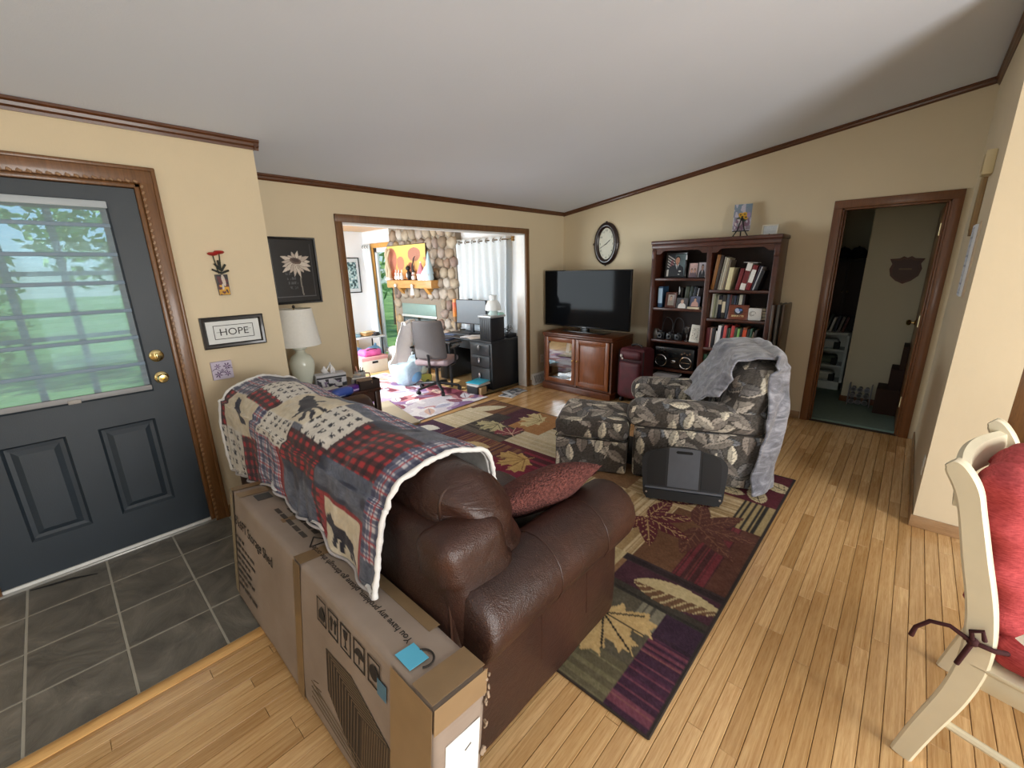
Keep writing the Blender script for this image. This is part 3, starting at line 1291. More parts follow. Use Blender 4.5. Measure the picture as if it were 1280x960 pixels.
def blanket_color(a, s):
    s = s * 1.24
    """a: metres from near edge along the sofa, s: metres from the outside hem upwards"""
    c = denim(a, s)
    def put(a0, a1, s0, s1, fn):
        m = (a >= a0) & (a < a1) & (s >= s0) & (s < s1)
        if m.any():
            c[m] = fn(a[m], s[m])
    R = lambda x, y: plaid(x, y, '#a02028', [(.03, 0, .012, '#7a141c', .6)])
    # hem row
    put(.10, .42, 0, .34, R)
    put(.125, .395, .0, .305, creamy)
    put(.42, .49, 0, .36, buffalo)
    put(.49, .80, 0, .36, denim)
    put(.80, .86, 0, .46, R)
    put(.86, 1.12, 0, .62, tartan)
    put(1.12, 1.36, 0, .34, buffalo)
    put(1.36, 1.71, 0, .32, paws)
    # second row
    put(.10, .47, .34, .66, denim)
    put(.47, .80, .36, .70, buffalo)
    put(.80, 1.12, .44, .76, paws)
    put(1.12, 1.22, .34, .72, tartan)
    put(1.22, 1.62, .32, .74, creamy)
    put(1.62, 1.71, .30, .9, buffalo)
    # crest row
    put(.10, .47, .66, .98, buffalo)
    put(.47, .72, .70, 1.0, paws)
    put(.72, 1.12, .74, 1.06, creamy)
    put(1.12, 1.42, .72, .84, buffalo)
    put(1.12, 1.42, .84, 1.1, paws)
    put(1.42, 1.71, .74, 1.0, tartan)
    put(0, 1.71, 1.06, 1.6, lambda x, y: np.where((np.floor(x / .36) % 2 == 0)[:, None], denim(x, y), tartan(x, y)))
    # border along the near edge: navy plaid squares over denim
    put(0, .10, .18, 1.6, tartan)
    put(0, .10, 0, .18, denim)
    ink = hexa('#14152a')
    c[bear(-a, s, -.26, .15, .17) & (a > .1) & (a < .42)] = ink
    c[moose(-a, s, -.92, .92, .2) & (a > .7) & (a < 1.14)] = ink
    m = inpoly(a, s, [(1.28, .42), (1.36, .40), (1.50, .58), (1.53, .70), (1.47, .69), (1.44, .62)])
    c[m] = hexa('#23263c')
    # stitching
    return c


HEM = [(1.10, .583, .522), (1.3, .59, .552), (1.6, .60, .562), (2.0, .595, .566), (2.22, .585, .566), (2.5, .49, .575), (2.9, .455, .572)]
hy, hz, hx = [np.array([h[i] for h in HEM]) for i in range(3)]


def blanket_pts(u, v):
    Y = 1.08 + u * 1.75
    s = v * 1.42
    # profile control points (x,z) by arc length
    z0 = np.interp(Y, hy, hz)
    x0 = np.interp(Y, hy, hx)
    P = np.zeros((len(u), 3))
    crest = .965 + .012 * np.sin((Y - 1.19) * 2 * PI / .63 + PI / 2)
    k = np.array([0, .34, .5, .62, .78, .9, 1.05, 1.42])
    xs = np.stack([x0, np.full_like(Y, .578), .60 + 0 * Y, .665 + 0 * Y, .79 + 0 * Y, .91 + 0 * Y, 1.005 + 0 * Y, 1.06 + 0 * Y], 1)
    zs = np.stack([z0, .83 + 0 * Y, .88 + 0 * Y, crest - .025, crest + .012, crest - .012, .88 + 0 * Y, .56 + 0 * Y], 1)
    idx = np.clip(np.searchsorted(k, s, side='right') - 1, 0, len(k) - 2)
    t = (s - k[idx]) / (k[idx + 1] - k[idx])
    r = np.arange(len(u))
    def cat(a):
        p0, p1, p2, p3 = a[r, np.maximum(idx - 1, 0)], a[r, idx], a[r, idx + 1], a[r, np.minimum(idx + 2, len(k) - 1)]
        return .5 * (2 * p1 + (p2 - p0) * t + (2 * p0 - 5 * p1 + 4 * p2 - p3) * t ** 2 + (3 * p1 - p0 - 3 * p2 + p3) * t ** 3)
    x, z = cat(xs), cat(zs)
    fold = np.clip(1 - s / .55, 0, 1)
    wob = np.sin(Y * 19 + 1.1 * np.sin(Y * 7)) * .014 * fold + np.sin(Y * 41 + s * 6) * .004 * fold
    wr = (rng_noise(Y * 9, s * 9, 2) - .5) * .014 + (rng_noise(Y * 22, s * 22, 6) - .5) * .006
    x = x - np.abs(wob) - np.where(s < .62, wr, 0) - np.where(s < .62, .006, 0)
    z = z + np.where(s > .5, wr + .012, 0) + .012 * np.sin(Y * 13) * (s < .05)
    Y2 = Y + .02 * np.sin(s * 5) + (rng_noise(s * 6, Y * 2, 12) - .5) * .02
    return np.stack([x, Y2, z], 1)


thr = thing('patchwork_throw', 'patchwork fleece throw with bear, moose and paw print squares draped over the sofa back', 'blanket', (.6, 1.98, .55))
me, uu, vv = grid(216, 180, blanket_pts, -.012)
lv = loop_verts(me)
nvt = len(uu) // 2
colv = blanket_color(uu * 1.71, vv * 1.42)
colv[nvt:] = hexa('#e8e6e2')
setcol(me, srgb(colv)[lv])
linkmesh('throw_sheet', into(me, thr), vcmat('patchwork_fleece', .95, .5, 500, sheen=.2), thr)
M_fleece = plain('#eceae6', .95, var=.06, scale=60, bump=1.0)
for nm, u0 in (('fleece_edge', 0.0), ('fleece_edge', 1.0)):
    sv = np.linspace(0, 1, 90)
    q = blanket_pts(np.full(90, u0), sv)
    mb = MB().tube([tuple(p + np.array((0, (-.008 if u0 == 0 else .006), 0))) for p in q], [.0095 + .0015 * math.sin(i * 1.3) + .001 * math.sin(i * 3.3) for i in range(90)], 8)
    wpart(mb, nm, M_fleece, thr, 80)
q = blanket_pts(np.linspace(0, 1, 160), np.zeros(160))
wpart(MB().tube([tuple(p + np.array((-.004, 0, -.002))) for p in q], .006, 6), 'fleece_edge', plain('#b9b4b4', .95, bump=1.0), thr, 80)

# ------------------------------------------------------------------ storage shed carton
_n = NT('cardboard')
_v = _n.coord('Object')
_f = _n.noise(_v, 3, 4)
_fv = _n.noise(_n.coord('Object', (2, 2, 60)), 4, 2)
_n.color(_n.mix(_n.math('MULTIPLY', _fv, .25), _n.ramp(_f, [(.3, '#8a7b6d'), (.7, '#a29386')]), lin('#7d6a58')))
_n.set(Roughness=.85)
_n.bump(_fv, .12, .003)
M_card = _n.m
M_tape = plain('#7d6546', .35, var=.12, coat=.2)
M_tape2 = plain('#8c7456', .3, var=.15, coat=.2)
M_ink = plain('#2a241f', .9)
BT = math.radians(6.2)
box = thing('shed_carton', 'long cardboard carton printed with a storage shed, leaning on the sofa back', 'box', (.532, 1.47, 0), rot=(0, BT, 0))
me, _ = puff(-.085, 0, .2825, .17, 1.6, .565, .008, .02, .004, .0035, 5, 8)
linkmesh('carton_body', me, M_card, box)
e_ = .0045
def strip(x0, x1, y0, y1, z0, z1, nm='packing_tape', m=M_tape):
    return B(x0, x1, y0, y1, z0, z1).build(nm, m, box)
# tape round the middle, ends
strip(-.17 - e_ - .001, -.17 - e_, -.03, .03, .0, .565)
strip(-.172, .0, -.03, .03, .565 + e_, .566 + e_)
strip(-.172, .0, .66, .715, .565 + e_, .566 + e_, m=M_tape2)
strip(-.172, .0, .755, .80, .565 + e_, .566 + e_)
strip(-.11, -.0, .30, .335, .565 + e_, .566 + e_)
strip(-.17 - e_ - .001, -.17 - e_, .755, .80, .03, .565, m=plain('#8f8067', .5))
strip(-.17, .001, -.795, -.71, .565 + e_, .566 + e_, m=M_tape2)
strip(-.035, .004, -.6, -.05, .565 + e_, .566 + e_, m=M_tape2)
strip(-.17 - e_ - .001, -.17 - e_, -.80, -.62, .08, .563, m=M_tape2)
strip(-.172, .001, -.80 - e_ - .001, -.80 - e_, .49, .566, m=M_tape2)
# torn corner flakes
fl = MB()
rc = random.Random(5)
for i in range(14):
    z = .30 + rc.random() * .26
    fl.cbox((.002 + rc.uniform(-.006, .006), -.80 + rc.uniform(-.008, .004), z), (.007 + rc.random() * .007, .005, .010 + rc.random() * .016), .002, 1, rot=(rc.uniform(-1, 1), rc.uniform(-1, 1), rc.uniform(-1, 1)))
st(fl.build('torn_edge', plain('#a08c76', .95, bump=.5), box), 'stuff')
# shipping label on the near end, blue stickers
o = B(-.135, -.02, -.80 - e_ - .002, -.80 - e_ - .0005, .13, .43).build('shipping_label', plain('#e4e4e2', .6), box)
MB().cbox((-.06, -.80 - e_ - .0024, .37), (.022, .0006, .004), rot=(0, -.4, 0)).build('scribble', M_ink, o)
o = B(-.152, -.092, -.675, -.605, .566 + e_, .5675 + e_).build('blue_sticker', plain('#5db8d8', .7), box)
o = B(-.17 - e_ - .0018, -.17 - e_ - .0004, -.60, -.555, .43, .48).build('blue_tape_mark', plain('#4e7488', .7), box)
RX = (PI / 2, 0, -PI / 2)         # lettering on the face that looks towards -x
fx = -.17 - e_ - .0008
def ftext(s, size, y_, z_, nm='lettering', sx=1.0):
    return text(s, size, M_ink, box, (fx, y_, z_), RX, nm, .0003, 'LEFT', sx)
ftext("8'x6FT Storage Shed", .068, .735, .415, sx=.86)
M_ink2 = plain('#4a423b', .9)
rw = random.Random(2)
pl_ = MB()
for i in range(8):
    yy = .74
    for k in range(rw.randint(3, 5)):
        w_ = rw.uniform(.02, .07)
        if yy - w_ < .34:
            break
        pl_.box(fx - .0002, fx + .0003, yy - w_, yy, .345 - i * .036, .358 - i * .036)
        yy -= w_ + .012
st(pl_.build('printed_small_print', M_ink2, box), 'stuff')
# top lettering: reads from the far side
TZ = .565 + e_ + .0012
text('You have any problem, please go through the order', .031, M_ink, box, (-.086, -.595, TZ), (0, 0, PI / 2), 'lettering', .0003, 'LEFT', 1.0)
pl_ = MB()
for x_ in (-.088, -.045):
    yy = .13
    while yy < .42:
        w_ = rw.uniform(.025, .06)
        pl_.box(x_ - .009, x_ + .009, yy, yy + w_, TZ - .0006, TZ)
        yy += w_ + .012
st(pl_.build('printed_small_print', M_ink2, box), 'stuff')
tr_ = MB()
for (a, b_) in (((-.105, .05), (-.03, .05)), ((-.03, .05), (-.066, .11)), ((-.066, .11), (-.105, .05))):
    tr_.cyl((a[0], a[1], TZ), (b_[0], b_[1], TZ), .0022, n=6)
tr_.build('warning_triangle', M_ink, box)
B(-.12, -.055, .575, .64, TZ - .001, TZ + .0002).build('printed_square', plain('#4d4b48', .8), box)
arc = MB().tube([(-.105 + .03 * math.cos(a), -.665 + .03 * math.sin(a), TZ) for a in np.linspace(-2.2, 1.2, 14)], .003, 6)
arc.build('printed_arc', M_ink, box)
# handling symbols
for i in range(5):
    y0 = -.17 - i * .083
    fr = MB()
    zz0, zz1, w_ = .435, .525, .066
    for bx in ((y0 - w_, y0, zz0, zz0 + .005), (y0 - w_, y0, zz1 - .005, zz1), (y0 - w_, y0 - w_ + .005, zz0, zz1), (y0 - .005, y0, zz0, zz1)):
        fr.box(fx - .0003, fx + .0003, *bx)
    yc = y0 - w_ / 2
    X0, X1 = fx - .0003, fx + .0003
    if i == 0:
        fr.prism([(yc + .018, .45), (yc - .018, .45), (yc - .022, .475), (yc, .5), (yc + .022, .475)], X0, X1, 'x')
    elif i == 1:
        for s in (-.013, .013):
            fr.box(X0, X1, yc + s - .004, yc + s + .004, .455, .49)
            fr.prism([(yc + s - .011, .488), (yc + s + .011, .488), (yc + s, .508)], X0, X1, 'x')
    elif i == 2:
        fr.prism([(yc - .014, .51), (yc + .014, .51), (yc + .01, .485), (yc + .003, .478), (yc + .003, .458), (yc + .012, .45), (yc - .012, .45), (yc - .003, .458), (yc - .003, .478), (yc - .01, .485)], X0, X1, 'x')
    elif i == 3:
        fr.prism([(yc + .026 * math.cos(a), .475 + .026 * math.sin(a)) for a in np.linspace(0, PI, 12)], X0, X1, 'x')
        fr.box(X0, X1, yc - .002, yc + .002, .45, .476)
    else:
        fr.prism([(yc + .024 * math.cos(a), .48 + .024 * math.sin(a)) for a in np.linspace(0, 2 * PI, 18, endpoint=False)], X0, X1, 'x')
    fr.build('handling_symbol', M_ink, box)
# printed shed picture: two walls and a roof with ribs, flat print
def shed_poly(y, z):
    return (y, z)
M_shed1, M_shed2, M_shed3 = plain('#4a3c2c', .9), plain('#3a2f24', .9), plain('#6d5b44', .9)
pr = MB().prism([(-.23, .36), (-.40, .375), (-.62, .29), (-.46, .27)], fx - .0003, fx + .0003, 'x')
sh = pr.build('printed_shed', M_shed1, box)
MB().prism([(-.23, .36), (-.46, .27), (-.445, .045), (-.235, .20)], fx - .0003, fx + .0003, 'x').build('printed_wall', M_shed2, sh)
MB().prism([(-.46, .27), (-.62, .29), (-.60, .02), (-.445, .045)], fx - .0003, fx + .0003, 'x').build('printed_wall', M_shed1, sh)
rb = MB()
for i in range(1, 12):
    t = i / 12
    rb.cyl((fx - .0004, -.23 - .23 * t, .36 - .09 * t), (fx - .0004, -.235 - .21 * t, .20 - .155 * t), .0012, n=4)
    rb.cyl((fx - .0004, -.46 - .16 * t, .27 + .02 * t), (fx - .0004, -.445 - .155 * t, .045 - .025 * t), .0012, n=4)
    rb.cyl((fx - .0004, -.23 - .23 * t, .36 - .09 * t), (fx - .0004, -.40 - .22 * t, .375 - .085 * t), .0012, n=4)
rb.build('printed_ribs', M_shed3, sh)
ol = MB()
for i in range(4):
    ol.cyl((fx - .0003, -.10, .14 - i * .022), (fx - .0003, -.75, .10 - i * .012 - .03), .0012, n=4)
for i in range(3):
    ol.cyl((fx - .0003, -.12, .155 - i * .02), (fx - .0003, -.16 - i * .02, .17 - i * .02), .0015, n=4)
ol.build('printed_lines', M_shed3, box)
# ------------------------------------------------------------------ leaf painting
def leafmask(x, y, cx, cy, ang, L, Wd):
    """returns (mask, a, b): a along 0..1, b signed lateral -1..1"""
    c, s = math.cos(ang), math.sin(ang)
    X, Y = (x - cx) * c + (y - cy) * s, -(x - cx) * s + (y - cy) * c
    a = X / L + .5
    w = np.where((a > 0) & (a < 1), np.sin(PI * np.clip(a, 0, 1) ** .8) ** .85, 0) * Wd / 2
    b = np.where(w > 1e-6, Y / np.maximum(w, 1e-6), 9)
    return np.abs(b) < 1, a, b


MAPLE = [(0, 1.0), (.1, .78), (.24, .84), (.2, .58), (.34, .42), (.44, .66), (.54, .6), (.62, .8), (.7, .58), (.95, .52), (.84, .34),
         (.98, .18), (.72, .04), (.5, -.06), (.6, -.3), (.36, -.26), (.1, -.34), (.04, -.3), (.03, -.62)]
MAPLE = MAPLE + [(-x, y) for x, y in MAPLE[::-1][:-1]]


def maple(x, y, cx, cy, ang, sc):
    c, s = math.cos(ang), math.sin(ang)
    X, Y = ((x - cx) * c + (y - cy) * s) / sc, (-(x - cx) * s + (y - cy) * c) / sc
    m = inpoly(X, Y, MAPLE)
    v = np.zeros(len(x), bool)
    for (a, b_) in ((0, .9), (.5, .62), (-.5, .62), (.8, .2), (-.8, .2), (0, -.6)):
        v |= seg(X, Y, 0, -.2, a, b_, .022)
    return m, v & m


def stripes(t, per, cols, seed=0):
    k = rng_noise(t / per, t * 0 + seed * 7.7, seed)
    idx = np.clip((k * len(cols)).astype(int), 0, len(cols) - 1)
    tab = np.array([hexa(c) for c in cols])
    return tab[idx]


# ------------------------------------------------------------------ living room rug
RX0, RX1, RY0, RY1 = 1.10, 3.53, .42, 3.62


def rug_color(x, y):
    c = np.tile(hexa('#8d6a48'), (len(x), 1))
    def put(x0, x1, y0, y1, v):
        m = (x >= x0) & (x < x1) & (y >= y0) & (y < y1)
        if not m.any():
            return
        c[m] = v(x[m], y[m]) if callable(v) else hexa(v)
    plum, gold, char = '#3d1c30', '#c8a872', '#4a4438'
    PS = lambda x, y: stripes(x, .010, ['#2c1426', '#4a2038', '#6d3846', '#3a1a30', '#7d4a4a'], 1)
    PS2 = lambda x, y: stripes(y, .011, ['#5a242a', '#742c34', '#462022', '#6b3430'], 2)
    TS = lambda x, y: stripes(x, .016, ['#b59a70', '#c8b088', '#a58a60', '#d2bc94'], 3)
    TSY = lambda x, y: stripes(y, .016, ['#b59a70', '#c8b088', '#a58a60', '#d2bc94'], 4)
    BS = lambda x, y: stripes(y, .02, ['#1f1c18', '#2c2822', '#a89468', '#24201c'], 5)
    BRS = lambda x, y: stripes(y, .022, ['#6d4a2e', '#7e5636', '#5e3c2a', '#86603e'], 6)
    PLS = lambda x, y: stripes(y, .022, ['#4a2030', '#7d5238', '#5c2a34', '#8a6242'], 7)
    # near band
    put(1.10, 1.68, .42, .60, PS)
    put(1.52, 1.68, .42, .60, '#331a30')
    put(1.10, 1.68, .60, 1.05, '#57503f')
    put(1.10, 1.30, .60, 1.05, lambda x, y: stripes(x, .02, ['#4a4438', '#5f5840', '#746c4e', '#3e392e'], 8))
    put(1.52, 1.68, .60, .72, lambda x, y: stripes(y, .016, ['#6b665a', '#827c68', '#514c40'], 9))
    put(1.10, 1.68, 1.05, 1.6, TS)
    put(1.68, 1.94, .42, .92, '#45202e')
    put(1.66, 1.72, .42, .95, lambda x, y: stripes(x, .014, ['#26221c', '#3a342a', '#2e2a22'], 10))
    put(1.89, 1.95, .42, .95, lambda x, y: stripes(x, .012, ['#26181c', '#3a2a2a', '#2a1a22'], 11))
    put(1.68, 1.95, .95, 1.6, lambda x, y: stripes(y, .03, ['#d2c29a', '#c8b68a', '#b8a478'], 12))
    put(1.95, 2.60, .42, .92, '#6d4a30')
    put(1.95, 2.60, .52, .70, PS2)
    put(1.95, 2.60, .42, .53, '#5a3426')
    put(1.95, 2.60, .92, 1.6, TSY)
    put(2.60, 2.98, .62, 1.3, TS)
    put(2.60, 2.98, .42, .62, BS)
    put(2.98, 3.53, .42, .95, '#5a1826')
    put(2.98, 3.53, .95, 1.6, '#3c3128')
    # middle and far bands
    put(1.10, 2.27, 1.6, 3.62, '#8d6a48')
    put(1.9, 2.36, 1.6, 2.5, '#7a1c38')
    put(1.9, 2.36, 2.5, 3.25, '#8d6038')
    put(2.27, 2.36, 2.5, 3.25, '#7c5a3c')
    put(2.36, 2.62, 1.6, 3.25, PLS)
    put(2.36, 2.62, 1.6, 2.3, lambda x, y: stripes(x, .02, ['#6d1a2c', '#84243a', '#4a1622'], 13))
    put(2.10, 2.60, 3.22, 3.62, '#45243e')
    put(2.60, 3.14, 3.22, 3.62, lambda x, y: stripes(x, .02, ['#cfc2a2', '#c4b694', '#d6caae'], 14))
    put(2.62, 2.98, 2.62, 3.22, lambda x, y: stripes(x, .03, ['#4a4038', '#5c5246', '#3c342c'], 15))
    put(2.62, 3.2, 1.9, 2.62, lambda x, y: stripes(x, .02, ['#d2c6a8', '#c8ba98'], 16))
    put(2.62, 2.68, 1.6, 2.62, '#5a1826')
    put(3.14, 3.53, 3.0, 3.62, BRS)
    put(2.98, 3.53, 2.86, 3.1, '#4a2030')
    put(2.98, 3.53, 2.45, 2.86, '#a87848')
    put(2.98, 3.2, 3.0, 3.22, '#3a3430')
    put(3.2, 3.53, 1.6, 2.45, '#2e2824')
    # motifs
    def leaf(cx, cy, ang, L, Wd, col, vein=None, half=None):
        m, a, b = leafmask(x, y, cx, cy, ang, L, Wd)
        c[m] = hexa(col)
        if half:
            h = m & (b < 0)
            c[h] = hexa(half)
            v = h & (np.abs(((a * 9 + np.abs(b) * 1.3) % 1) - .5) < .12)
            c[v] = hexa(col)
        if vein:
            v = m & ((np.abs(b) < .07) | ((np.abs(((a * 6 - np.abs(b) * 1.2) % 1) - .5) < .07) & (np.abs(b) < .8)))
            c[v] = hexa(vein)
    def mpl(cx, cy, ang, sc, col, vein):
        m, v = maple(x, y, cx, cy, ang, sc)
        c[m] = hexa(col)
        c[v] = hexa(vein)
    mpl(1.46, .79, math.radians(150), .205, '#c9aa72', '#231c14')
    leaf(1.80, .60, math.radians(-82), .44, .17, '#c3b184', half='#6a4a30')
    for k in range(5):
        an = math.radians(-200 + k * 48)
        leaf(2.36 + .16 * math.cos(an), 1.03 + .16 * math.sin(an), an, .30, .11, '#5c1e28', '#b9986a')
        leaf(2.46 + .17 * math.cos(an + .4), .74 + .17 * math.sin(an + .4), an + .4, .32, .12, '#5a3228', '#7d5440')
    for k in range(3):
        leaf(2.66 + .06 * k, 1.0 - .1 * k, math.radians(-60 + 25 * k), .2, .09, '#5c1e28', '#b9986a')
    leaf(3.12, .58, .4, .26, .12, '#d0bf98', '#231c14')
    leaf(3.32, .50, 1.2, .24, .14, '#d0bf98', '#231c14')
    leaf(3.06, .74, 1.6, .2, .1, '#d0bf98', '#231c14')
    leaf(2.42, 3.44, math.radians(-60), .24, .17, '#dcdcd2', None)
    leaf(3.26, 3.42, math.radians(-35), .44, .18, '#d0c6a8', None)
    leaf(2.43, 2.74, math.radians(-70), .30, .15, '#d0b888', None)
    mpl(2.46, 2.22, math.radians(60), .22, '#c8a668', '#8d6a3a')
    mpl(2.92, 2.98, math.radians(80), .2, '#b8ae84', '#5a5440')
    mpl(3.30, 2.72, math.radians(20), .22, '#cfbf90', '#8d7a50')
    mpl(2.86, 2.70, math.radians(-30), .17, '#7a3440', '#d8b8a0')
    n = (rng_noise(x * 160, y * 160, 5) - .5)[:, None] * .09 + (rng_noise(x * 24, y * 24, 6) - .5)[:, None] * .05
    c = c + n
    # speck of lint
    sp = rng_noise(np.floor(x / .008) * 1.37, np.floor(y / .008) * 1.91, 21)
    c[sp > .9985] = hexa('#cfc8c0')
    edge = (x < RX0 + .003) | (x > RX1 - .008) | (y < RY0 + .008) | (y > RY1 - .008)
    c[edge] = hexa('#2c2420')
    return c


def rug_pts(u, v):
    x, y = RX0 + u * (RX1 - RX0), RY0 + v * (RY1 - RY0)
    return np.stack([x, y, .011 + (rng_noise(x * 5, y * 5, 3) - .5) * .003], 1)


rug = thing('area_rug', 'plum and tan patchwork rug with autumn leaves under the sofa and recliner', 'rug', (2.31, 2.0, 0))
me, uu, vv = grid(330, 430, rug_pts)
setcol(me, srgb(rug_color(RX0 + uu * (RX1 - RX0), RY0 + vv * (RY1 - RY0)))[loop_verts(me)])
linkmesh('pile', into(me, rug), vcmat('rug_pile', .97, .8, 350), rug)
wpart(B(RX0 + .001, RX1 - .001, RY0 + .001, RY1 - .001, .0005, .0095), 'backing', plain('#3a2c24', .95), rug)
rim = MB()
for a, b_ in (((RX0, RY0), (RX1, RY0)), ((RX1, RY0), (RX1, RY1)), ((RX1, RY1), (RX0, RY1)), ((RX0, RY1), (RX0, RY0))):
    rim.cyl((a[0], a[1], .0062), (b_[0], b_[1], .0062), .0045, n=8)
wpart(rim, 'binding', plain('#33281f', .9, bump=.5), rug)

# beige mat by the opening
mat_ = thing('beige_mat', 'plain beige floor mat lying across the opening beside the dark sofa arm', 'mat', (2.22, 4.15, .0095), rotz=math.radians(-11.5))
B(-.34, .34, -.44, .52, .006, .012, b=.002).build('pile', plain('#b9b09a', .95, var=.06, scale=80, bump=.6), mat_)
B(-.345, .345, -.445, .525, .0005, .0065, b=.002).build('backing', plain('#8e8672', .9), mat_)

# ------------------------------------------------------------------ leaf print upholstery
LEAFSET = []
_rl = random.Random(21)
PER = .62
for i in range(40):
    LEAFSET.append((_rl.random() * PER, _rl.random() * PER, _rl.uniform(0, 2 * PI), _rl.uniform(.15, .21), _rl.uniform(.075, .10),
                    _rl.choice(['#6e6b69', '#7d766f', '#8f877d', '#57544f', '#a39b90', '#7b7f84', '#857b72', '#bbb3a5', '#64666a', '#968e85'])))
for i in range(7):
    LEAFSET.append(((.07 + .17 * i) % PER, (.09 + .23 * i) % PER, PI / 2 + _rl.uniform(-.35, .35), .145, .072, '#cfc7b4'))


def leaf_fabric(u, v):
    """leaf print, periodic over PER metres"""
    n0 = (rng_noise(u * 300, v * 300, 2) - .5)[:, None]
    c = np.tile(hexa('#47423d'), (len(u), 1)) + n0 * .08
    uu, vv = u % PER, v % PER
    for (cx, cy, an, L, Wd, col) in LEAFSET:
        for ox in (-PER, 0, PER):
            for oy in (-PER, 0, PER):
                if not (-L < cx + ox < PER + L and -L < cy + oy < PER + L):
                    continue
                m, a, b = leafmask(uu, vv, cx + ox, cy + oy, an, L, Wd)
                if not m.any():
                    continue
                base = hexa(col)
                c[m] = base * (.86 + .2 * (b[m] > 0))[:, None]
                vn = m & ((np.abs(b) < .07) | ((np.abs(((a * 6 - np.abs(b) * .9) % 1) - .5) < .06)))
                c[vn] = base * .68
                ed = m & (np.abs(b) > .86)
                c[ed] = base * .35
    return np.clip(c * 1.13 + n0 * .07, 0, 1)


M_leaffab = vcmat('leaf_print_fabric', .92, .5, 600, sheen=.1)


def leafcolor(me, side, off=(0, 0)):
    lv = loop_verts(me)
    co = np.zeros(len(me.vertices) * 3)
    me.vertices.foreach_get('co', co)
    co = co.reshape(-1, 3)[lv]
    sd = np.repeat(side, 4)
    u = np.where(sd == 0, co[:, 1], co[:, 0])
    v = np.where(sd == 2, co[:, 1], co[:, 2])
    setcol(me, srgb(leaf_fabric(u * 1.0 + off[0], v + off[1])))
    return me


TH = math.radians(24.8)
rec = thing('recliner', 'leaf print upholstered recliner with a grey blanket over its back', 'armchair', (3.37, 1.17, .0), TH)
D_ = .0075
M_welt = plain('#2e2a27', .85)


def lpuff(name, args, parent, off=(0, 0), **k):
    me, sd = puff(*args, **k)
    leafcolor(me, sd, off)
    return linkmesh(name, me, M_leaffab, parent)


for sx in (-1, 1):
    # padded arm: lower panel, upper pad with seam
    a = lpuff('arm', (sx * .345, -.02, .22, .21, .88, .41, .035, D_), rec, (.1, .05 * sx), bulge=.008)
    lpuff('arm_pad', (sx * .335, .0, .503, .245, .94, .20, .085, D_), a, (.25, .11), bulge=.012, noise_amp=.006, noise_scale=7, seed=sx)
    MB().tube([(sx * .445, y_, .43) for y_ in np.linspace(-.38, .40, 12)], .004, 6).build('welt', M_welt, a)
    MB().tube([(sx * .345 + .098 * math.cos(t) * 1, .413, .24 + .19 * math.sin(t)) for t in np.linspace(0, 2 * PI, 30)], .003, 6).build('welt', M_welt, a)
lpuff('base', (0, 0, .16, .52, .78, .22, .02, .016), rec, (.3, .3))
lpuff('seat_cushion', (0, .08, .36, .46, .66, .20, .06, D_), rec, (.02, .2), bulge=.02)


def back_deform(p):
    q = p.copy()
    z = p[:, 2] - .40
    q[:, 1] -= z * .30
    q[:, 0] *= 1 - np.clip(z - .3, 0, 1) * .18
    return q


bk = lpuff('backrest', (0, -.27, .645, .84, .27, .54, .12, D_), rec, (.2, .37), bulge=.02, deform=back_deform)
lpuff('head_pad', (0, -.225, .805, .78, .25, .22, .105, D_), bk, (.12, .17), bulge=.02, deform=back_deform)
for sx in (-1, 1):
    MB().tube([(sx * .425 * (1 - max(0, z - .7) * .18), -.26 - (z - .4) * .30, z) for z in np.linspace(.42, .82, 10)], .004, 6).build('welt', M_welt, bk)
for (xx, yy) in ((-.34, .3), (.34, .3), (-.34, -.3), (.34, -.3)):
    MB().lathe([(.025, .0140), (.028, .02), (.028, .06)], 10, (xx, yy, 0)).build('foot', plain('#1c1815', .6), rec)

# ottoman of the same print
ott = thing('ottoman', 'square leaf print ottoman pushed up against the recliner', 'ottoman', (2.905, 1.775, 0), TH)
lpuff('body', (0, 0, .15, .545, .55, .27, .02, D_), ott, (.31, .07), bulge=.004)
lpuff('top_cushion', (0, 0, .362, .555, .56, .165, .055, D_), ott, (.05, .41), bulge=.012, noise_amp=.005, noise_scale=6)
MB().tube([(.275 * np.sign(math.cos(t)) * min(1, abs(math.cos(t)) * 1.4), .278 * np.sign(math.sin(t)) * min(1, abs(math.sin(t)) * 1.4), .287) for t in np.linspace(0, 2 * PI, 64)], .004, 6).build('welt', M_welt, ott)
for (xx, yy) in ((-.22, .22), (.22, .22), (-.22, -.22), (.22, -.22)):
    MB().lathe([(.02, .0140), (.024, .02), (.024, .05)], 10, (xx, yy, 0)).build('foot', plain('#1c1815', .6), ott)

# grey plush blanket over the recliner back
_n = NT('grey_plush')
_v = _n.coord('Object')
_f = _n.noise(_n.coord('Object', (1.5, 1, 3)), 5, 4, .6, 1.4)
_n.color(_n.ramp(_f, [(.35, '#585a63'), (.52, '#7c7e88'), (.68, '#a8aab5')]))  # dark and light streaks paint shaded folds into the plush colour
_n.set(Roughness=.8)
_n.b.inputs['Sheen Weight'].default_value = .6
_n.bump(_n.noise(_v, 60, 4, .7, 1.0), .35, .01)
M_plush = _n.m


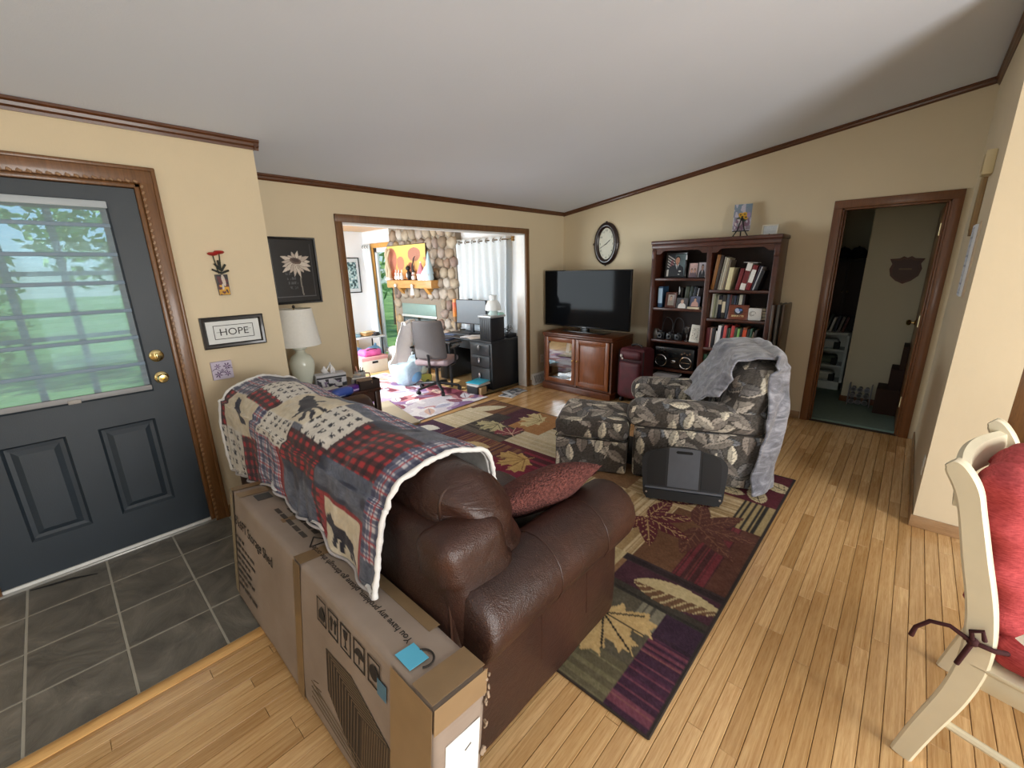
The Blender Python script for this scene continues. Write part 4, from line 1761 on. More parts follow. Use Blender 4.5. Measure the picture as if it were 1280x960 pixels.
def plush_pts(u, v):
    """u across (near to far), v from the front edge over the crest down the rear"""
    s = v * 1.78
    fr = .13 + .33 * np.clip(u * 2.2, 0, 1) + .05 * np.sin(u * 9)     # how far it hangs in front
    k = np.array([0, .42, .56, .70, .86, 1.78])
    yk = np.array([-.02, -.23, -.31, -.44, -.545, -.50])
    zk = np.array([.54, .875, .935, .94, .87, .03])
    ss = s + (.42 - fr) * np.clip(1 - s / .42, 0, 1)
    idx = np.clip(np.searchsorted(k, ss, side='right') - 1, 0, 4)
    t = (ss - k[idx]) / (k[idx + 1] - k[idx])
    def cat(a):
        p0, p1, p2, p3 = a[np.maximum(idx - 1, 0)], a[idx], a[idx + 1], a[np.minimum(idx + 2, 5)]
        return .5 * (2 * p1 + (p2 - p0) * t + (2 * p0 - 5 * p1 + 4 * p2 - p3) * t ** 2 + (3 * p1 - p0 - 3 * p2 + p3) * t ** 3)
    y, z = cat(yk), cat(zk)
    x = -.40 + u * .80 - np.clip((s - .75) * 1.0, 0, 1) * .11 * (1 - u)
    wr = (rng_noise(u * 7, s * 6, 31) - .5) * .045 + (rng_noise(u * 16, s * 13, 33) - .5) * .02
    fold = .03 * np.sin(u * 17 + s * 4) * np.clip((s - .8), 0, .5) * 2
    y = y + np.where(s < .5, wr * .8 + .03, 0) - np.where(s > .86, np.abs(wr) * .6 + np.abs(fold) + .015, 0)
    z = z + np.where((s >= .4) & (s <= .95), wr * .5 + .022, 0) - .10 * np.clip(.12 - u, 0, .12) / .12 * (s < .6) * (1 - np.clip(s / .6, 0, 1))
    x = x + (rng_noise(s * 5, u * 3, 35) - .5) * .05
    wrap = np.clip(1 - u / .16, 0, 1) * np.clip((s - .72) / .2, 0, 1)
    y = y + wrap * .16
    x = x - np.sin(np.clip(wrap, 0, 1) * PI / 2) * .03
    return np.stack([x, y, np.maximum(z, .02)], 1)


gb = thing('plush_blanket', 'grey plush blanket draped over the recliner back down to the floor', 'blanket', (3.37, 1.17, 0), TH)
me, uu, vv = grid(60, 130, plush_pts, .014)
linkmesh('blanket_sheet', me, M_plush, gb)
# ------------------------------------------------------------------ lap desk leaning on the recliner
lap = thing('lap_desk', 'black lap desk with rounded pads and a handle slot leaning on the recliner', 'lap desk', (2.675, .935, .012), rot=(math.radians(0), 0, 0))
lap.rotation_euler = (math.radians(90 - 13), 0, math.radians(24.8 - 90))
lap.scale = (1.16, 1.16, 1.16)


def lapoutline(w, h, n=10):
    pts = []
    def arc(cx, cy, r, a0, a1):
        for i in range(n + 1):
            a = math.radians(a0 + (a1 - a0) * i / n)
            pts.append((cx + r * math.cos(a), cy + r * math.sin(a)))
    arc(w / 2 - .05, .05, .05, -90, 0)
    arc(w / 2 - .055, h - .105, .07, -5, 75)
    for i in range(1, 9):
        t = i / 9
        x = (w / 2 - .06) * (1 - 2 * t)
        pts.append((x, h - .036 + .036 * (1 - (2 * t - 1) ** 2)))
    arc(-w / 2 + .055, h - .105, .07, 105, 185)
    arc(-w / 2 + .05, .05, .05, 180, 270)
    for i in range(1, 8):
        t = i / 8
        x = (w / 2 - .05) * (2 * t - 1)
        pts.append((x, .022 * math.sin(PI * t)))
    return pts


M_lap = plain('#565b64', .35, var=.15)
M_lapd = plain('#14161a', .55, var=.1)
MB().prism(lapoutline(.44, .325), -.014, .014, 'z').build('board', plain('#23252a', .45), lap, smooth=30)
MB().prism([(-.085, .085), (.085, .085), (.085, .318), (-.085, .318)], .0135, .0155, 'z').build('top_sheet', M_lap, lap)
for s in (-1, 1):
    o_ = [(s * x, y) for x, y in ((.098, .088), (.195, .088), (.202, .12), (.202, .235), (.19, .275), (.155, .298), (.098, .305))]
    MB().prism(o_, .0135, .017, 'z').build('palm_pad', M_lapd, lap)
MB().prism([(x, y) for x, y in ((-.21, .066), (.21, .066), (.208, .078), (-.208, .078))], .0135, .021, 'z').build('ledge', plain('#5a5e66', .4), lap)
MB().prism([(-.04, .286), (.04, .286), (.047, .293), (.04, .302), (-.04, .302), (-.047, .293)], .0145, .0175, 'z').build('handle_slot', plain('#08090a', .8), lap)
MB().prism([(-.2, .008), (.2, .008), (.208, .064), (-.208, .064)], .0135, .03, 'z').build('wrist_cushion', M_lapd, lap)
for s in (-1, 1):
    MB().cyl((s * .2, .045, .03), (s * .2, .045, .033), .006, n=10).build('rivet', plain('#c8c8c8', .3, 1), lap)
# ------------------------------------------------------------------ dining chair
M_cream = plain('#e2d9bd', .45, var=.05, coat=.15)
M_glaze = plain('#b9a47a', .5, var=.1)
ch = thing('dining_chair', 'cream painted dining chair with a red tufted cushion beside the hall wall', 'chair', (1.89, -.5, 0))
CHM = Matrix.Translation((1.6, -.25, 0)) @ Matrix.Rotation(math.radians(-13), 4, 'Z') @ Matrix.Translation((-1.6, .25, 0))


def curve_post(x0, x1, pts, name, parent):
    """post of rectangular section swept in the y,z plane; pts (y,z,depth)"""
    secs = []
    P = [Vector((0, a, b)) for a, b, _ in pts]
    for i, (a, b, d) in enumerate(pts):
        t = (P[min(i + 1, len(P) - 1)] - P[max(i - 1, 0)]).normalized()
        nrm = Vector((0, t.z, -t.y))
        c = P[i]
        q0, q1 = c - nrm * d / 2, c + nrm * d / 2
        e = .006
        secs.append([(x0 + e, q0.y, q0.z), (x1 - e, q0.y, q0.z), (x1, q0.y + nrm.y * e, q0.z + nrm.z * e), (x1, q1.y - nrm.y * e, q1.z - nrm.z * e),
                     (x1 - e, q1.y, q1.z), (x0 + e, q1.y, q1.z), (x0, q1.y - nrm.y * e, q1.z - nrm.z * e), (x0, q0.y + nrm.y * e, q0.z + nrm.z * e)])
    vs, fs = loft(secs)
    return wpart(MB().add(vs, fs), name, M_cream, parent, 35)


def spl(pts, n=6):
    out = []
    for i in range(len(pts) - 1):
        p0, p1, p2, p3 = pts[max(i - 1, 0)], pts[i], pts[i + 1], pts[min(i + 2, len(pts) - 1)]
        for k in range(n):
            t = k / n
            out.append(tuple(.5 * (2 * b + (c - a) * t + (2 * a - 5 * b + 4 * c - d) * t * t + (3 * b - a - 3 * c + d) * t ** 3) for a, b, c, d in zip(p0, p1, p2, p3)))
    out.append(tuple(pts[-1]))
    return out


POST = spl([(-.215, .0, .055), (-.245, .15, .058), (-.285, .33, .062), (-.30, .48, .066), (-.285, .62, .062), (-.245, .78, .058), (-.215, .90, .054), (-.195, .965, .056), (-.165, 1.015, .05), (-.15, 1.03, .03)])
for x0 in (1.60, 2.135):
    curve_post(x0, x0 + .036, POST, 'back_post', ch)
# curved crest rail
secs = []
for i in range(17):
    t = i / 16
    x = 1.625 + t * .51
    arch = math.sin(PI * t)
    yb, zt = -.185 + .03 * arch, .985 + .012 * arch
    secs.append([(x, yb - .012, zt - .085), (x, yb + .012, zt - .085), (x, yb + .014, zt - .02), (x, yb + .024, zt + .008), (x, yb + .012, zt + .02), (x, yb - .008, zt + .012), (x, yb - .014, zt - .02)])
vs, fs = loft(secs)
wpart(MB().add(vs, fs), 'crest_rail', M_cream, ch, 35)
wpart(B(1.63, 2.14, -.30, -.275, .50, .55, b=.005), 'lower_rail', M_cream, ch)
for k in range(5):
    x = 1.68 + k * .103
    wpart(MB().tube([(x, -.285, .53), (x, -.265, .65), (x, -.225, .82), (x, -.195, .93)], .011, 8), 'back_spindle', M_cream, ch)
wpart(B(1.605, 1.632, -.80, -.27, .385, .445, b=.006), 'seat_rail', M_cream, ch)
wpart(B(2.138, 2.165, -.80, -.27, .385, .445, b=.006), 'seat_rail', M_cream, ch)
wpart(B(1.61, 2.16, -.815, -.785, .385, .445, b=.006), 'seat_rail', M_cream, ch)
wpart(B(1.61, 2.16, -.30, -.27, .385, .445, b=.006), 'seat_rail', M_cream, ch)
wpart(B(1.60, 2.17, -.83, -.29, .445, .462, b=.007), 'seat_board', M_cream, ch)
for x in (1.625, 2.145):
    wpart(MB().tube([(x, -.80, .44), (x, -.81, .25), (x, -.80, .0)], [.026, .022, .016], 10), 'front_leg', M_cream, ch)
    wpart(MB().tube([(x, -.80, .17), (x, -.26, .20)], .012, 8), 'stretcher', M_cream, ch)
wpart(MB().tube([(1.625, -.5, .185), (2.145, -.5, .185)], .012, 8), 'stretcher', M_cream, ch)

cush = thing('chair_cushion', 'red tufted chair cushion with maroon ties on the cream dining chair', 'cushion', (1.89, -.55, .462))
_n = NT('red_linen')
_v = _n.coord('Object')
_n.color(_n.ramp(_n.noise(_n.coord('Object', (1, 1, 6)), 60, 3), [(.3, '#8f2a2c'), (.7, '#b8484a')]))
_n.set(Roughness=.9)
_n.bump(_n.noise(_v, 220, 2), .4, .003)
M_red = _n.m


def tuft(p, ax):
    q = p.copy()
    return q


def red_back(p):
    q = p.copy()
    z, x = p[:, 2], p[:, 0]
    for zc in (.60, .74, .87):
        q[:, 1] += np.where(p[:, 1] < -.27, 1, -1) * .020 * np.exp(-((z - zc) / .018) ** 2)
    for xc in (1.80, 1.97):
        q[:, 1] += np.where(p[:, 1] < -.27, 1, -1) * .012 * np.exp(-((x - xc) / .025) ** 2)
    q[:, 1] += (z - .5) * .17
    q[:, 0] += .010 * np.sin(z * 46)* np.sign(x - 1.885)
    return q


me, _ = puff(1.90, -.335, .735, .46, .12, .50, .05, .014, .02, .004, 9, 3, red_back)
linkmesh('back_pad', into(me, cush), M_red, cush)


def red_seat(p):
    q = p.copy()
    x, y = p[:, 0], p[:, 1]
    for xc in (1.72, 1.885, 2.05):
        for yc in (-.42, -.56, -.70):
            q[:, 2] -= np.where(p[:, 2] > .5, .022 * np.exp(-(((x - xc) / .03) ** 2 + ((y - yc) / .03) ** 2)), 0)
    return q


me, _ = puff(1.885, -.565, .51, .53, .50, .10, .045, .016, .02, .004, 8, 6, red_seat)
linkmesh('seat_pad', into(me, cush), M_red, cush)
M_tie = plain('#3a0f12', .85)
bow = MB()
kx, ky, kz = 1.592, -.30, .535
bow.tube([(kx + .04, ky - .06, kz - .01), (kx, ky - .03, kz), (kx - .004, ky, kz), (kx - .002, ky + .03, kz)], .007, 8)
bow.ball((kx - .004, ky + .012, kz), .014, 2)
wpart(bow, 'tie_knot', M_tie, cush, 80)
wpart(MB().tube([(kx - .006, ky + .012, kz), (kx - .012, ky + .02, kz + .035), (kx - .012, ky + .0, kz + .05), (kx - .006, ky - .008, kz + .02)], .006, 8), 'tie_loop', M_tie, cush, 80)
wpart(MB().tube([(kx - .006, ky + .015, kz), (kx - .014, ky + .06, kz + .022), (kx - .018, ky + .10, kz + .01), (kx - .02, ky + .125, kz - .03), (kx - .02, ky + .13, kz - .065)], [.007, .006, .006, .006, .007], 8), 'tie_end', M_tie, cush, 80)
wpart(MB().tube([(kx - .006, ky + .012, kz), (kx - .014, ky + .02, kz - .04), (kx - .014, ky + .028, kz - .085)], .0065, 8), 'tie_end', M_tie, cush, 80)
wpart(MB().cbox((1.632, -.375, .585), (.003, .03, .035), rot=(.5, 0, 0)), 'care_tag', plain('#e4dfd6', .7), cush)

# the chair and its cushion stand turned a little towards the table
for t_ in (ch, cush):
    t_.matrix_basis = CHM @ t_.matrix_basis
# ------------------------------------------------------------------ generic small builders
FR = -PI / 2      # turn a thing built to face -y so that it faces -x


def ring(w, h, fw, d, bevel=.004):
    """picture frame moulding, centred, facing -y, from y=-d to 0"""
    prof = [(0, 0), (0, -d), (.25 * fw, -d - bevel), (.7 * fw, -d - bevel * .3), (fw, -d * .45), (fw, 0)]
    cs = [(-w / 2, 0, 1, 1), (w / 2, 0, -1, 1), (w / 2, h, -1, -1), (-w / 2, h, 1, -1)]
    vs = []
    for (x, z, dx, dz) in cs:
        for (i, y_) in prof:
            vs.append((x + dx * i, y_, z + dz * i))
    n = len(prof)
    fs = []
    for c in range(4):
        c2 = (c + 1) % 4
        for k in range(n):
            k2 = (k + 1) % n
            fs.append((c * n + k, c2 * n + k, c2 * n + k2, c * n + k2))
    return MB().add(vs, fs)


M_print = vcmat('flat_print', .55)
M_print_gloss = vcmat('glossy_print', .35)


def framed(name, label, cat, w, h, fw, d, fmat, fn, loc, rotz=0.0, nx=60, ny=60, tilt=0.0, group=None):
    t = thing(name, label, cat, loc, group=group, rot=(tilt, 0, rotz))
    ring(w, h, fw, d).build('frame', fmat, t, smooth=30)
    me = panel(w - 1.6 * fw, h - 1.6 * fw, nx, ny, fn)
    linkmesh('picture', me, M_print_gloss, t, (0, -d * .5, .8 * fw))
    B(-w / 2 + .3 * fw, w / 2 - .3 * fw, -d * .35, -.0005, .3 * fw, h - .3 * fw).build('backing', plain('#4a3a2a', .9), t)
    return t


def mixc(c, m, col, a=1.0):
    c[m] = c[m] * (1 - a) + hexa(col) * a


def person_photo(bg, skin, hair, coat, seed=0, n=1, shirt=None):
    def fn(u, v):
        c = np.tile(hexa(bg), (len(u), 1)) * (.8 + .3 * v[:, None])
        for k in range(n):
            cx = .5 if n == 1 else .32 + .36 * k
            s = 1.0 if n == 1 else .72
            mixc(c, ell(u, v, cx, .16 * s - .04, .36 * s, .42 * s), coat)
            if shirt:
                mixc(c, inpoly(u, v, [(cx - .07 * s, .46 * s), (cx + .07 * s, .46 * s), (cx, .2 * s)]), shirt)
            mixc(c, ell(u, v, cx, .70 * s, .15 * s, .19 * s), hair)
            mixc(c, ell(u, v, cx, .64 * s, .125 * s, .16 * s), skin)
            mixc(c, ell(u, v, cx, .5 * s, .06 * s, .08 * s), skin)
            for e in (-.045, .045):
                mixc(c, ell(u, v, cx + e * s, .66 * s, .018, .012), '#3a2a20')
            mixc(c, ell(u, v, cx, .575 * s, .04 * s, .01), '#8a4a40')
        return c
    return fn


# ------------------------------------------------------------------ television stand
M_cherry = wood('#45200e', '#653518', .4, (2, 14, 2), .15, 'cherry_wood')
M_cherry2 = wood('#6a3817', '#86491f', .4, (14, 14, 1.5), .15, 'cherry_door')
tvs = thing('tv_stand', 'cherry wood television stand with one glass door and one panelled door', 'tv stand', (4.40, 3.0, 0), FR)
# local: x -> -Y (from +.51 at far), y -> +X depth
w2, dp, hh = .50, .50, .765
B(-w2 - .02, w2 + .02, -.02, dp, hh - .03, hh, b=.008).build('top', M_cherry, tvs)
B(-w2 - .012, w2 + .012, -.012, dp, hh - .055, hh - .03, b=.006).build('top_moulding', M_cherry, tvs)
for s in (-1, 1):
    B(s * w2 - .012, s * w2 + .012, .012, dp, .085, hh - .055).build('side_panel', M_cherry, tvs)
B(-w2, w2, dp - .012, dp, .085, hh - .055).build('back_panel', plain('#1c100a', .8), tvs)
B(-w2 - .02, w2 + .02, -.022, dp, 0, .085, b=.01).build('plinth', M_cherry, tvs)
B(-.012, .012, .0, dp - .02, .085, hh - .055).build('divider', M_cherry, tvs)
B(-w2 + .01, w2 - .01, .02, dp - .02, .085, .10).build('bottom_shelf', M_cherry, tvs)
for z in (.30, .48):
    B(-w2 + .012, -.012, .06, dp - .02, z, z + .014).build('shelf', M_cherry2, tvs)
for s, glassd in ((-1, True), (1, False)):
    x0, x1 = (-.475, -.008) if s < 0 else (.008, .475)
    z0, z1 = .11, hh - .06
    fr = MB().box(x0, x0 + .05, -.006, .016, z0, z1, b=.004).box(x1 - .05, x1, -.006, .016, z0, z1, b=.004).box(x0 + .04, x1 - .04, -.006, .016, z0, z0 + .055, b=.004).box(
        x0 + .04, x1 - .04, -.006, .016, z1 - .055, z1, b=.004)
    d = fr.build('door', M_cherry2, tvs)
    if glassd:
        B(x0 + .04, x1 - .04, .004, .007, z0 + .045, z1 - .045).build('glass_pane', glass('cabinet_glass', (.9, .9, .9), .03, .82), d)
    else:
        B(x0 + .04, x1 - .04, .004, .012, z0 + .045, z1 - .045).build('door_panel', M_cherry2, d)
        MB().box(x0 + .06, x1 - .06, .0, .006, z0 + .07, z1 - .07, b=.004).build('raised_field', M_cherry2, d)
    kx = (x1 - .025) if s < 0 else (x0 + .025)
    MB().lathe([(0, 0), (.006, 0), (.005, .01), (.011, .016), (.011, .022), (0, .026)], 14).build('knob', plain('#b08a50', .3, .9), d, (kx, -.006, .43), (PI / 2, 0, 0))
# things on the shelves behind the glass
dv = thing('media_player', 'silver and black media player on the shelf behind the glass cabinet door', 'media player', (4.56, 3.28, .314), FR)
B(-.16, .16, 0, .22, 0, .05, b=.004).build('case', plain('#25262a', .4), dv)
B(-.155, .155, -.004, 0, .008, .042).build('front_panel', plain('#8d9094', .35, .6), dv)
ds = thing('disc_stack', 'stack of disc cases on the cabinet floor behind the glass door', 'disc cases', (4.55, 3.28, .10), FR)
for k in range(6):
    MB().cbox((random.uniform(-.03, .03), .1, .008 + k * .0155), (.19, .14, .0145), .002, rot=(0, 0, random.uniform(-.15, .15))).build(
        'disc_case', plain(random.choice(['#30343c', '#7a7468', '#8d8a80', '#4a3a32']), .4), ds)
cb = thing('card_sheet', 'narrow white card standing upright on the upper cabinet shelf behind glass', 'card', (4.52, 3.20, .494), FR)
MB().cbox((0, 0, .07), (.05, .003, .14), rot=(-.12, .1, 0)).build('sheet', plain('#c8d4e8', .6), cb)
MB().cbox((0, .02, .012), (.06, .04, .024), .004).build('clip_base', plain('#50545c', .5), cb)

# ------------------------------------------------------------------ television
M_tvb = plain('#0b0b0d', .25, coat=.3)
_n = NT('tv_screen')
_n.color(lin('#0d0f12'))
_n.set(Roughness=.07)
_n.b.inputs['Specular IOR Level'].default_value = .07
M_scr = _n.m
tv = thing('television', 'large flat screen television standing on the cherry stand', 'television', (4.62, 3.03, .766), FR)
TW, THh = 1.265, .72
B(-TW / 2, TW / 2, 0, .035, .055, .055 + THh, b=.006).build('bezel', M_tvb, tv)
B(-TW / 2 + .012, TW / 2 - .012, -.0025, .0, .055 + .02, .055 + THh - .012).build('screen', M_scr, tv)
B(-.4, .4, .03, .075, .12, .5, b=.02).build('rear_housing', M_tvb, tv)
MB().box(-.33, .33, -.06, .12, .0, .012, b=.005).build('foot_plate', M_tvb, tv)
B(-.06, .06, .015, .045, .01, .10, b=.004).build('neck', M_tvb, tv)
B(-.03, .03, -.004, -.001, .060, .066).build('brand_plate', plain('#8a8c90', .3, .8), tv)

# ------------------------------------------------------------------ suitcase
M_suit = NT('maroon_nylon')
_v = M_suit.coord('Object')
M_suit.color(M_suit.ramp(M_suit.noise(_v, 8, 3), [(.3, '#3d0f18'), (.7, '#5c1a26')]))
M_suit.set(Roughness=.6)
M_suit.bump(M_suit.noise(_v, 400, 2), .3, .002)
M_suit = M_suit.m
M_dark = plain('#151417', .5)
su = thing('suitcase', 'upright maroon fabric suitcase with black trim beside the cherry stand', 'suitcase', (4.44, 2.27, 0), FR - .12)
me, _ = puff(0, .13, .36, .33, .24, .60, .035, .03, .008)
linkmesh('shell', me, M_suit, su)
me, _ = puff(.0, .0, .30, .28, .06, .42, .022, .03, .006)
linkmesh('front_pocket', me, M_suit, su)
me, _ = puff(.0, .0, .59, .27, .05, .1, .02, .03, .004)
linkmesh('top_pocket', me, M_suit, su)
for z in (.515, .535):
    MB().tube([(-.145, -.008, z), (0, -.03, z), (.145, -.008, z)], .003, 6).build('zipper', M_dark, su)
for s in (-1, 1):
    MB().tube([(s * .163, .015, .09), (s * .165, .012, .36), (s * .163, .015, .64)], .006, 8).build('piping', M_dark, su)
    MB().cyl((s * .13 - .012, .05, .03), (s * .13 + .012, .05, .03), .03, n=16).build('wheel', M_dark, su)
    MB().cyl((s * .13 - .012, .21, .03), (s * .13 + .012, .21, .03), .03, n=16).build('wheel', M_dark, su)
MB().tube([(-.07, .12, .655), (-.065, .12, .685), (0, .12, .70), (.065, .12, .685), (.07, .12, .655)], .011, 8).build('top_handle', M_dark, su)
MB().tube([(-.168, .12, .26), (-.195, .12, .28), (-.2, .12, .36), (-.195, .12, .44), (-.168, .12, .46)], .009, 8).build('side_handle', plain('#7a7478', .5), su)
MB().ball((-.10, -.036, .575), (.016, .012, .022), 2).ball((-.085, -.034, .545), (.012, .01, .014), 2).build('luggage_charm', plain('#e0dcd6', .6), su)

# ------------------------------------------------------------------ wall clock (oval)
ck = thing('wall_clock', 'dark oval wall clock with a cream face above the television', 'clock', (XR, 3.03, 1.86), FR)
a_, b2 = .182, .265
def oval(a, b, n=48):
    return [(a * math.cos(2 * PI * i / n), b * math.sin(2 * PI * i / n)) for i in range(n)]
secs = []
for (off, y_) in ((0, 0), (0, -.02), (-.012, -.034), (-.04, -.044), (-.066, -.03), (-.072, -.012)):
    secs.append([(x, y_, z) for x, z in oval(a_ + off, b2 + off)])
vs, fs = loft(secs, cap=False)
MB().add(vs, fs).build('frame', plain('#241310', .3, coat=.4), ck, smooth=60)
MB().prism(oval(a_ - .065, b2 - .065), -.012, -.0005, 'y').build('face', plain('#dedccb', .6), ck)
M_blk = plain('#1a1816', .6)
for h in range(12):
    an = math.radians(90 - 30 * (h if h else 12))
    x, z = (a_ - .092) * math.cos(an), (b2 - .098) * math.sin(an)
    text(str(h if h else 12), .032, M_blk, ck, (x, -.0128, z - .012), (PI / 2, 0, 0), 'numeral', .0003, 'CENTER')
def hand(name, hours, L, wd):
    an = math.radians(90 - hours * 30)
    p = Vector((math.cos(an), 0, math.sin(an)))
    q = Vector((-p.z, 0, p.x))
    y_ = -.0145
    MB().add([tuple(-p * .02 + q * wd + Vector((0, y_, 0))), tuple(-p * .02 - q * wd + Vector((0, y_, 0))), tuple(p * L * .7 - q * wd * 1.2 + Vector((0, y_, 0))), tuple(p * L + Vector((0, y_, 0))), tuple(p * L * .7 + q * wd * 1.2 + Vector((0, y_, 0)))],
             [(0, 1, 2, 3, 4)]).build(name, M_blk, ck)
hand('hour_hand', 1.67, .085, .004)
hand('minute_hand', 8.0, .125, .003)
MB().cyl((0, -.012, 0), (0, -.017, 0), .006, n=12).build('hub', M_blk, ck)
for (x, z) in ((0, b2), (0, -b2), (-a_, 0), (a_, 0)):
    MB().ball((x * .985, -.02, z * .985), (.016, .014, .016), 2).build('finial', plain('#241310', .3, coat=.4), ck)

# ------------------------------------------------------------------ bookcase
M_dkw = wood('#35190e', '#54291a', .4, (2, 14, 2), .15, 'dark_cherry')
M_dkb = wood('#1c0d08', '#2c1610', .6, (2, 14, 2), .0, 'dark_back')
BX, BY0, BY1, BH = 4.80, .985, 2.255, 1.83
bc = thing('bookcase', 'tall dark cherry bookcase of two bays with a moulded cornice', 'bookcase', (BX, (BY0 + BY1) / 2, 0), FR)
bw = (BY1 - BY0) / 2
BD = XR - BX - .006
B(-bw, -bw + .05, .0, BD, 0, BH - .03, b=.004).build('side_panel', M_dkw, bc)
B(bw - .05, bw, .0, BD, 0, BH - .03, b=.004).build('side_panel', M_dkw, bc)
B(-.025 - .005, .025 - .005, .0, BD - .01, 0.09, BH - .05, b=.003).build('divider', M_dkw, bc)
B(-bw + .04, bw - .04, BD - .012, BD - .002, .05, BH - .05).build('back_panel', M_dkb, bc)
B(-bw - .012, bw + .012, -.022, BD, BH - .03, BH + .01, b=.01).build('cornice', M_dkw, bc)
B(-bw - .004, bw + .004, -.012, .012, BH - .075, BH - .03, b=.006).build('cornice_frieze', M_dkw, bc)
B(-bw, bw, -.01, .02, 0, .09, b=.005).build('plinth', M_dkw, bc)
for (x0, x1) in ((-bw + .05, -.03), (.02, bw - .05)):
    n = 14
    top = BH - .06
    pts = [(x0, top), (x1, top), (x1, top - .075), (x1 - .05, top - .075), (x1 - .075, top - .05), (x1 - .10, top - .04), (x0 + .10, top - .04), (x0 + .075, top - .05), (x0 + .05, top - .075), (x0, top - .075)]
    MB().prism(pts, .0, .018, 'y').build('valance', M_dkw, bc, smooth=0)
for s in (-1, 1):
    x = s * (bw - .025)
    MB().box(x - .02, x + .02, -.006, .002, .1, BH - .2, b=.003).build('pilaster', M_dkw, bc)
    MB().box(x - .023, x + .023, -.01, .002, BH - .19, BH - .085, b=.004).build('corbel', M_dkw, bc)
LS = [1.435, 1.105, .735, .405, .09]
RS = [1.315, 1.015, .70, .385, .09]
for zs, (x0, x1) in ((LS, (-bw + .05, -.03)), (RS, (.02, bw - .05))):
    for z in zs:
        B(x0, x1, .006, BD - .012, z - .028, z, b=.003).build('shelf', M_dkw, bc)
YC = (BY0 + BY1) / 2


def BL(x):              # local x on the bookcase -> world Y
    return YC - x


def book(x, z, t, h, d, col, desc, label, lean=0.0, band=None, bandz=(.3, .6), y=.03, lie=False, page='#d8ccb0', group='books in the bookcase', rz=0.0):
    if lie:
        o = thing('book', label, 'book', (BX + y, BL(x), z), rot=(0, 0, FR + rz), group=group)
        B(0, h, 0, d, 0, .003).build('cover', plain(col, .5), o)
        B(0, h, 0, d, t - .003, t).build('cover', plain(col, .5), o)
        B(.004, h - .004, .003, d - .004, .003, t - .003).build('page_block', plain(page, .8), o)
        return o
    a = math.radians(lean)
    zz = z + max(0, t * math.sin(a))
    o = thing('book', label, 'book', (BX + y, BL(x), zz), rot=(0, a, FR), group=group)
    bd = .0025 if t > .012 else .0012
    c = MB().box(0, bd, 0, d, 0, h).box(t - bd, t, 0, d, 0, h).box(0, t, -.002, bd, 0, h, b=.0018)
    c.build('cover', plain(col, .5, coat=.1), o)
    B(bd, t - bd, bd, d - .006, .004, h - .005).build('page_block', plain(page, .8), o)
    if band:
        B(.0008, t - .0008, -.0032, -.001, h * bandz[0], h * bandz[1]).build('spine_label', plain(band, .5), o)
    return o


def short(t):
    return t.split(' with ')[0]


def shelf_row(x0, z, rows, shelf, y=.03, d=.17):
    """rows: (gap before, t, h, colour, desc, lean, band, bandz, depth offset)"""
    x = x0
    descs = [r[4] for r in rows]
    for i, r in enumerate(rows):
        gap, t, h, col, desc, lean, band, bz, dy = list(r) + [0, None, (.3, .6), 0][len(r) - 5:]
        x += gap
        p = descs[i - 1] if i else 'bay side'
        n = descs[i + 1] if i + 1 < len(rows) else 'bay end'
        lab = '%s between %s and %s on %s' % (desc, short(p), short(n), shelf)
        if len(lab.split()) > 16:
            lab = '%s beside %s on %s' % (desc, short(p), shelf)
        a = math.radians(lean)
        book(x, z, t, h, d, col, desc, lab, lean, band, bz, y + dy)
        x += t / math.cos(a) + .0015


# right bay, tall-book shelf
shelf_row(.026, RS[0], [
    (0, .034, .355, '#8a5a2a', 'brown leather album', 7), (.003, .028, .35, '#2c1c14', 'dark brown album', 7), (.003, .016, .335, '#8d8778', 'grey folder', 8),
    (.001, .014, .325, '#c8c2ae', 'cream folder', 8), (.001, .016, .32, '#a89c84', 'beige folder', 8), (.002, .014, .30, '#6d6254', 'taupe folder', 8),
    (.004, .044, .225, '#d8cfa4', 'pale yellow book', 7), (.05, .033, .215, '#741a20', 'dark red hardback', 10),
    (.008, .048, .265, '#e6e2dc', 'thick white book with maroon band', 11, '#6d1c22', (.25, .72), 0), (.004, .042, .245, '#7d1c22', 'red book with white spine label', 12, '#eceae6', (.3, .82), 0),
    (.004, .012, .245, '#2a2438', 'slim purple book', 14), (.002, .010, .235, '#c8c8cc', 'slim white book', 15), (.002, .03, .20, '#16161c', 'black book', 15)], 'tall-book shelf')
fs_ = thing('paper_sheet', 'white paper lying across the tops of the leaning tall books', 'paper', (BX + .06, BL(.315), RS[0] + .272), rot=(0, math.radians(3), FR))
B(0, .13, 0, .12, 0, .004).build('sheet', plain('#e8e6e2', .7), fs_)
# right bay, plaque shelf
shelf_row(.026, RS[1], [
    (0, .020, .255, '#e2e2da', 'white magazine file', 2), (.001, .014, .25, '#c9cfae', 'pale green magazine', 2), (.001, .012, .248, '#8d9480', 'sage magazine', 3), (.001, .014, .246, '#b9bcae', 'grey magazine', 3),
    (.004, .034, .235, '#12182e', 'navy book with oval label', 1, '#c9bfa6', (.62, .82), 0), (.004, .034, .245, '#3a332c', 'brown book with cream label', 1, '#d9cdb0', (.25, .72), 0),
    (.003, .026, .25, '#4a505c', 'slate grey book', 2), (.002, .018, .25, '#5a1a1e', 'thin maroon book', 2), (.002, .018, .24, '#1c1c20', 'thin black book', 2), (.002, .018, .24, '#1f2c4a', 'thin blue book', 2),
    (.004, .018, .24, '#15151a', 'thin charcoal book', 2), (.003, .032, .25, '#b7b4a6', 'light grey book', 2), (.003, .018, .25, '#2a1a20', 'thin plum book', 2)], 'plaque shelf', .10, .14)
